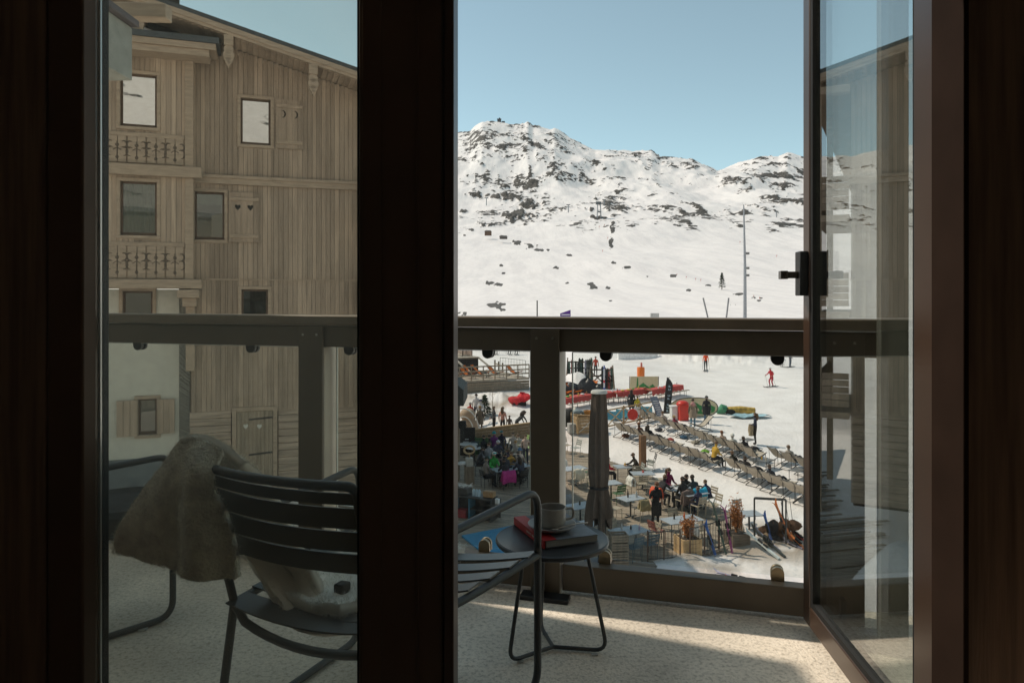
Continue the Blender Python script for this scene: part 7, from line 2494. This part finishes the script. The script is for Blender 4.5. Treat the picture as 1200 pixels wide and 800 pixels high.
def person(pos, face, pose, top, pants, label, hair='brown', style='short', scale=1.0, hat=None, goggles=None, fat=1.0, group=None, boots=None, extra=None):
    key = pose if fat == 1.0 else '%s_%.2f' % (pose, fat)
    me, J, (hc, fw, sd, uu) = body_mesh(key, dict(POSES[pose], fat=fat))
    o = bpy.data.objects.new('person', me); COL.objects.link(o)
    o.location = pos; o.rotation_euler = (0, 0, -R(face)); o.scale = (scale,) * 3
    tag(o, label, 'person', group)
    mats = [cloth(top), cloth(pants), SKIN, cloth(boots) if boots else BOOT, cloth(SLEEVE(top, label))]
    for i, m in enumerate(mats):
        o.material_slots[i].link = 'OBJECT'; o.material_slots[i].material = m
    if hat is None:
        mb = MB(); rows = []
        for i in range(8):
            ph = .02 + (math.pi * .54) * i / 7
            row_ = []
            for j in range(17):
                a = 2 * math.pi * j / 16
                dvec = sd * math.sin(ph) * math.cos(a) + fw * math.sin(ph) * math.sin(a) + uu * math.cos(ph)
                # rake the cap back off the face
                dvec = dvec - fw * (.22 * (1 - math.cos(ph)) if math.sin(a) > 0 else -.05)
                row_.append(hc - fw * .012 + uu * .012 + dvec * (.094 + .006 * math.sin(j * 2.3 + i)))
            rows.append(row_)
        mb.grid(rows, .006)
        if style in ('long', 'pony', 'bun'):
            bk_ = hc - fw * .075
            if style == 'long':
                mb.tube([bk_ + uu * .05, bk_ - fw * .03 - uu * .08, bk_ - fw * .03 - uu * .22, bk_ - fw * .02 - uu * .34], [.085, .105, .10, .04], 10)
            elif style == 'pony':
                mb.tube([bk_ + uu * .04 - fw * .02, bk_ - fw * .09 + uu * .0, bk_ - fw * .10 - uu * .12, bk_ - fw * .08 - uu * .25], [.03, .05, .05, .015], 8)
            else:
                mb.ball(bk_ + uu * .09 - fw * .02, .05, 8, 6)
        h = mb.build('hair', HAIRM[hair], o)
    else:
        nm, hcol = hat
        mb = MB(); rows = []
        for i in range(8):
            ph = .02 + (math.pi * .52) * i / 7
            rows.append([hc + uu * .02 + (sd * math.sin(ph) * math.cos(a) + fw * math.sin(ph) * math.sin(a) + uu * math.cos(ph) * 1.08) * .104 for a in [2 * math.pi * j / 16 for j in range(17)]])
        mb.grid(rows, .008)
        if nm == 'cap':
            mb.grid([[hc + fw * (.10 + .05 * k) + sd * q * (.06 - .02 * k) + uu * (.035 - .012 * k) for q in (-1, -.5, 0, .5, 1)] for k in (0, .5, 1)], .006)
        if nm == 'beanie':
            mb.tube([hc + uu * .015 + (sd * math.cos(a) + fw * math.sin(a)) * .102 for a in [2 * math.pi * j / 16 for j in range(16)]], .02, 6, closed=True)
        mb.build(nm, cloth(hcol) if nm != 'helmet' else M('helmet_%d%d%d' % tuple(int(c * 99) for c in hcol), hcol, rough=.3), o)
        if style in ('long', 'pony'):
            mb = MB(); bk_ = hc - fw * .075
            mb.tube([bk_ - uu * .03, bk_ - fw * .03 - uu * .14, bk_ - fw * .02 - uu * .30], [.06, .08, .03], 8); mb.build('hair', HAIRM[hair], o)
    if goggles:
        mb = MB(); mb.grid([[hc + (fw * math.cos(q) + sd * math.sin(q)) * .096 + uu * z for q in (-.9, -.45, 0, .45, .9)] for z in (-.015, .03)] if goggles != 'up' else [[hc + (fw * math.cos(q) + sd * math.sin(q)) * .112 + uu * z for q in (-.9, -.45, 0, .45, .9)] for z in (.05, .10)], .02)
        mb.build('goggles', M('dark_lens', (.015, .016, .018), rough=.15) if goggles != 'up' else M('turquoise_lens', (.05, .42, .45), rough=.15), o)
    if extra: extra(o, J)
    return o


def skis_on(o, J):
    for s_ in 'RL':
        a = J['an' + s_]
        mb = MB(); mb.bar((a.x, -.75, .02), (a.x, .75, .02), .10, .02); mb.tube([(a.x, .75, .02), (a.x, .9, .10)], [.045, .02], 5); mb.build('ski', MATS['black_ski'], o)
        w_ = J['ha' + s_]
        mb = MB(); mb.tube([w_ + V((0, 0, .06)), (w_.x * 1.35, w_.y - .45, .02)], .010, 5); mb.build('ski_pole', tubem, o)


def board_on(o, J):
    mb = MB(); mb.bar((-.75, .02, .03), (.75, .02, .03), .26, .025); mb.build('snowboard', MATS['black_ski'], o)


def hold_jacket(o, J):
    A = []
    for v in range(8):
        A.append([V((-.02 + .2 * math.cos(q), .22 + .13 * math.sin(q) * (1 + .2 * math.sin(3 * q + v)), 1.10 - v * .085)) for q in [2 * math.pi * j / 14 for j in range(15)]])
    mb = MB(); mb.grid(A, .02); mb.build('held_jacket', cloth((.32, .25, .16)), o)


def coat_long(col):
    def f(o, J):
        A = []
        for v in range(7):
            A.append([V(((.19 + .035 * v / 6) * math.cos(q), (.15 + .04 * v / 6) * math.sin(q), 1.12 - v * .085)) for q in [2 * math.pi * j / 16 for j in range(17)]])
        mb = MB(); mb.grid(A, .015); mb.build('coat_skirt', cloth(col), o)
    return f


def hood(col):
    def f(o, J):
        mb = MB(); mb.ball(J['nck'] + V((0, -.10, -.02)), (.15, .08, .13), 10, 7); mb.build('hood', cloth(col), o)
        coat_long((.33, .26, .20))(o, J)
    return f


def apron(o, J):
    mb = MB(); mb.grid([[V((x_, .115 + .03 * (1 - abs(x_) / .2), z)) for x_ in (-.19, -.1, 0, .1, .19)] for z in (1.0, .8, .6, .5)], .01); mb.build('apron', cloth((.03, .03, .03)), o)


B = (.04, .04, .044)
NAVY = (.03, .035, .06); JEANS = (.10, .17, .26); RED = (.50, .03, .03)
# on the piste
person(G(827, 434), 200, 'stand', (.72, .09, .03), B, 'skier in an orange-red jacket and black trousers standing on the open piste', hat=('helmet', (.05, .05, .05)), extra=skis_on)
person(G(890, 453), 235, 'ski', (.50, .04, .05), (.42, .03, .045), 'skier in a red suit with dark knee patches gliding on the piste', hat=('helmet', (.6, .6, .6)), goggles='on', extra=skis_on) if False else person(G(904, 453), 235, 'ski', (.50, .04, .05), (.42, .03, .045), 'skier in a red suit gliding down the open piste', hat=('helmet', (.6, .6, .6)), goggles='on', extra=skis_on)
person(G(916, 430), 160, 'ski', (.05, .35, .55), B, 'small skier in a light blue jacket at the edge of the piste', scale=.75, hat=('helmet', (.1, .3, .5)), extra=skis_on)
person(G(926, 430), 140, 'stand', B, (.12, .14, .17), 'snowboarder in a black jacket at the far right of the piste', hat=('helmet', (.04, .04, .04)), extra=board_on)
person(G(885, 521), 285, 'hands_front', (.04, .045, .07), (.05, .045, .035), 'woman in dark blue holding a tan jacket, alone on the snow right of the loungers', hair='brown', style='long', extra=hold_jacket)
person(G(947, 488), 300, 'stand', B, B, 'person in black half hidden by the open door', scale=.9, hat=('beanie', (.03, .03, .03)))
person(G(828, 497), 195, 'stand', B, JEANS, 'man in a black jacket and blue jeans in front of the oval banner', hat=('beanie', (.10, .10, .10)), extra=coat_long(B))
person(G(812, 501), 10, 'stand', (.33, .26, .20), (.13, .24, .32), 'woman in a pink-hooded grey jacket seen from behind by the red bin', hair='dark', extra=hood((.55, .28, .27)))
person(G(740, 488), 20, 'stand', B, B, 'person in a long black coat beside the child in yellow', hair='dark', style='long', extra=coat_long(B))
person(G(747, 489), 30, 'stand', (.58, .46, .06), (.04, .09, .16), 'child in a yellow jacket in front of the red tables', scale=.78, hair='dark')
person(G(698, 440), 180, 'stand', (.5, .08, .05), B, 'person with dark hair behind the lower ski rack', hair='dark')
for x, lb, c in ((581, 'skier in black just visible under the beam left of the post', B), (597, 'skier in orange-red just visible under the beam near the post', (.55, .08, .03)), (605, 'skier in dark trousers just visible under the beam beside the post', (.08, .07, .07))):
    person(G(x, 415), 170, 'ski', c, B, lb, hat=('helmet', (.1, .1, .1)), extra=skis_on)
person(G(541, 415), 170, 'stand', (.3, .1, .12), B, 'distant walker in maroon at the far left of the upper terrace', scale=.9)


# on the loungers
def recliner(key, i, top, pants, label, **k):
    o = LOUNGERS[key][i]
    f = V((-math.sin(o.rotation_euler.z), math.cos(o.rotation_euler.z), 0))
    return person(o.location + f * k.pop('fwd', -.05) + V((0, 0, k.pop('dz', .0))), math.degrees(-o.rotation_euler.z), k.pop('pose', 'recline'), top, pants, label, **k)


recliner('b', 2, (.12, .05, .03), B, 'person with auburn hair reclining near the left end of the row behind the brown post', hair='auburn')
recliner('b', 3, B, B, 'person with dark hair in black reclining behind the brown post', hair='dark', style='long')
recliner('a', 3, (.30, .05, .08), B, 'blond person reclining in front of the white bin', hair='blond')
recliner('a', 2, (.6, .5, .45), (.5, .45, .42), 'person in a pale top reclining left of the white bin', hair='brown')
recliner('a', 8, (.55, .40, .32), B, 'person with red-brown hair reclining in the upper row', hair='auburn')
recliner('a', 9, (.7, .68, .62), (.2, .2, .2), 'person in a white hooded top reclining in the upper row', hat=('beanie', (.7, .68, .62)))
recliner('a', 10, B, B, 'person with dark hair reclining at the middle of the upper row', hair='dark')
recliner('b', 9, (.56, .34, .06), B, 'person in a mustard jacket perched on the last lounger of the row behind the post', hair='brown', pose='perch', fwd=.12)
recliner('c', 0, (.05, .045, .04), B, 'person with brown hair on the first lounger of the front row', hair='brown')
recliner('c', 1, (.06, .05, .05), B, 'person with dark hair on the second lounger of the front row', hair='dark')
recliner('c', 3, (.05, .05, .06), B, 'person with dark hair lying low on the front row by the drinks', hair='dark')
recliner('d', 1, (.45, .40, .35), B, 'person with brown hair reclining in the row behind the low tables', hair='brown')
recliner('d', 3, B, JEANS, 'person in dark clothes reclining at the right of the row behind the low tables', hair='dark')


# at the terrace tables: each sits on the chair put there for them
def sitter(part, pose, top, pants, label, **k):
    for o in COL.objects:
        if o.parent is None and o.name.startswith('terrace_chair') and part in o.get('label', ''):
            f = V((-math.sin(o.rotation_euler.z), math.cos(o.rotation_euler.z), 0))
            return person(o.location + f * k.pop('fwd', .06), math.degrees(-o.rotation_euler.z), pose, top, pants, label, **k)
    print('no seat', part)


sitter('man in the dark polo', 'sit_lean', (.055, .045, .035), B, 'man in a dark polo shirt with sunglasses eating at the table right of the parasol', hair='brown', goggles='on')
sitter('child in red', 'sit', (.55, .02, .04), B, 'child in a red jacket beside the closed parasol', scale=.86, hair='brown')
sitter('chair with the grey-brown coat', 'sit', (.035, .04, .04), B, 'man in charcoal seen from behind at the crowded table', hair='dark')
sitter('chair under the man in the black jacket', 'sit_lean', B, B, 'man in a black jacket leaning over the crowded table', hair='brown')
sitter('woman in the maroon', 'sit', (.16, .015, .06), B, 'woman in a maroon top with a ponytail facing the crowded table', hair='brown', style='pony')
sitter('blue jacket over its back', 'sit_lean', (.04, .05, .055), NAVY, 'man with short dark hair sitting at the turquoise jacket', hair='dark')
sitter('under the boy in navy', 'sit', (.05, .05, .09), NAVY, 'boy in navy at the near side of the table by the snow', hair='brown', scale=.85)
sitter('boy at the snow end', 'sit_lean', (.04, .05, .10), NAVY, 'boy in dark blue at the snow end of the table', hair='brown', scale=.88)
sitter('woman reaching across', 'sit_reach', (.06, .06, .055), B, 'woman with dark hair reaching across the table near the snow', hair='dark')
p = G(768, 619)
person(p, 165, 'waiter', (.02, .02, .022), (.016, .016, .018), 'waiter in a black T-shirt and black trousers standing at the large table', hair='auburn', boots=(.35, .34, .33), extra=apron)
# shaded tables at the left
sitter('person with dark hair in the shade', 'sit_lean', (.05, .055, .075), B, 'person with long dark hair leaning on the shaded table', hair='dark', style='long')
sitter('grey jacket and cap', 'sit', (.26, .23, .21), B, 'person in a grey jacket and dark cap in the shade', hat=('cap', (.05, .06, .05)), fat=1.15, goggles='up')
sitter('person in the green jacket', 'sit', (.04, .30, .06), (.2, .2, .25), 'person in a green jacket with a white helmet at the shaded table', hat=('helmet', (.6, .58, .55)), goggles='up')
sitter('magenta jacket over', 'sit_lean', B, B, 'person in black on the chair with the magenta jacket', hair='dark')
sitter('person in yellow', 'sit_lean', (.60, .36, .10), B, 'person in a yellow top lit by the sun at the edge of the shade', hair='brown')
sitter('person in the blue cap', 'sit', (.62, .5, .42), B, 'person in a pale top and blue cap at the edge of the shade', hat=('beanie', (.08, .17, .30)))
sitter('green chair right of the round', 'sit', B, B, 'person in black beside the pale bucket', hair='dark')
person(V((*deck_pt(588, 540), DECK_Z)), 200, 'stand', (.03, .03, .05), B, 'person with turquoise goggles pushed up standing at the shaded tables', scale=.9, hat=('helmet', (.08, .08, .09)), goggles='up')
person(V((*deck_pt(601, 541), DECK_Z)), 170, 'stand', (.4, .36, .33), NAVY, 'person in a grey top standing in the sun by the round tables', scale=.88, hair='dark')
person(V((*deck_pt(616, 544), DECK_Z)), 190, 'stand', (.6, .45, .38), NAVY, 'person in a pale top standing by the door post', scale=.88, hair='brown')
# bar guests behind the parapet
GB = 503
person(G(551, GB), 20, 'stand', (.40, .04, .03), B, 'person with grey hair in a red jacket by the pillar', hair='grey', fat=1.15)
person(G(558, 494), 15, 'stand', (.60, .58, .58), NAVY, 'tall man in white and navy behind the guests at the parapet', hair='dark', scale=1.05)
person(G(563, 500), 20, 'hands_front', (.55, .55, .57), NAVY, 'man in a pale shirt and navy cap behind the woman with a bun', hat=('cap', (.05, .06, .10)))
person(G(562.5, 508), 10, 'skirt', (.20, .165, .13), (.17, .14, .11), 'woman with a blond bun in a grey-brown dress at the parapet', hair='blond', style='bun', boots=(.5, .48, .45), extra=coat_long((.17, .14, .11)))
person(G(579, 509), 250, 'hands_front', B, B, 'person in black with blue goggles raising an arm at the parapet', hair='brown', goggles='on')
person(G(589, 510), 20, 'stand_bare', (.58, .30, .24), B, 'woman in a pink top with long brown hair at the parapet', hair='brown', style='long')
person(G(597, 511), 10, 'stand', (.10, .07, .06), B, 'child with brown hair between the guests at the parapet', scale=.72, hair='brown')
person(G(607, 511), 60, 'bend', (.05, .05, .05), B, 'woman with long dark hair bending over the parapet', hair='dark', style='long')


# more guests at the shaded tables on the left
def guest(x, y, face, pose, top, pants, label, **k):
    p = V((*deck_pt(x, y), DECK_Z))
    f = V((math.sin(R(face)), math.cos(R(face)), 0))
    chair(p, face, k.pop('ch', 'black'), 'chair under the ' + label)
    return person(p + f * .06, face, pose, top, pants, label, **k)


guest(561, 556, 80, 'sit_lean', (.10, .10, .11), B, 'guest in charcoal left of the magenta jacket', hair='dark')
guest(573, 551, 150, 'sit', (.30, .31, .33), NAVY, 'guest in a pale grey fleece behind the shaded table', hair='brown')
guest(583, 546, 170, 'sit_lean', (.04, .04, .09), B, 'guest in navy with a pale helmet behind the shaded table', hat=('helmet', (.5, .48, .5)))
guest(592, 566, 330, 'sit', (.06, .06, .07), B, 'guest in black at the near end of the shaded table', hair='dark')
guest(599, 559, 300, 'sit_lean', (.07, .05, .10), NAVY, 'guest in dark violet right of the shaded table', hair='brown', style='pony')
guest(604, 548, 230, 'sit', (.45, .40, .36), B, 'guest in a sunlit beige top right of the shaded table', hair='blond')
guest(612, 562, 280, 'sit_lean', (.09, .09, .10), B, 'guest in dark grey beside the post in the shade', hair='dark')
guest(567, 541, 120, 'sit', (.04, .045, .05), B, 'guest in black by the green slatted screen', hair='dark')
guest(579, 536, 190, 'sit', (.20, .05, .22), NAVY, 'guest in purple below the timber parapet', hat=('beanie', (.05, .30, .32)))
guest(609, 537, 200, 'sit_lean', (.55, .52, .5), NAVY, 'guest in white in the sun below the timber parapet', hair='brown')
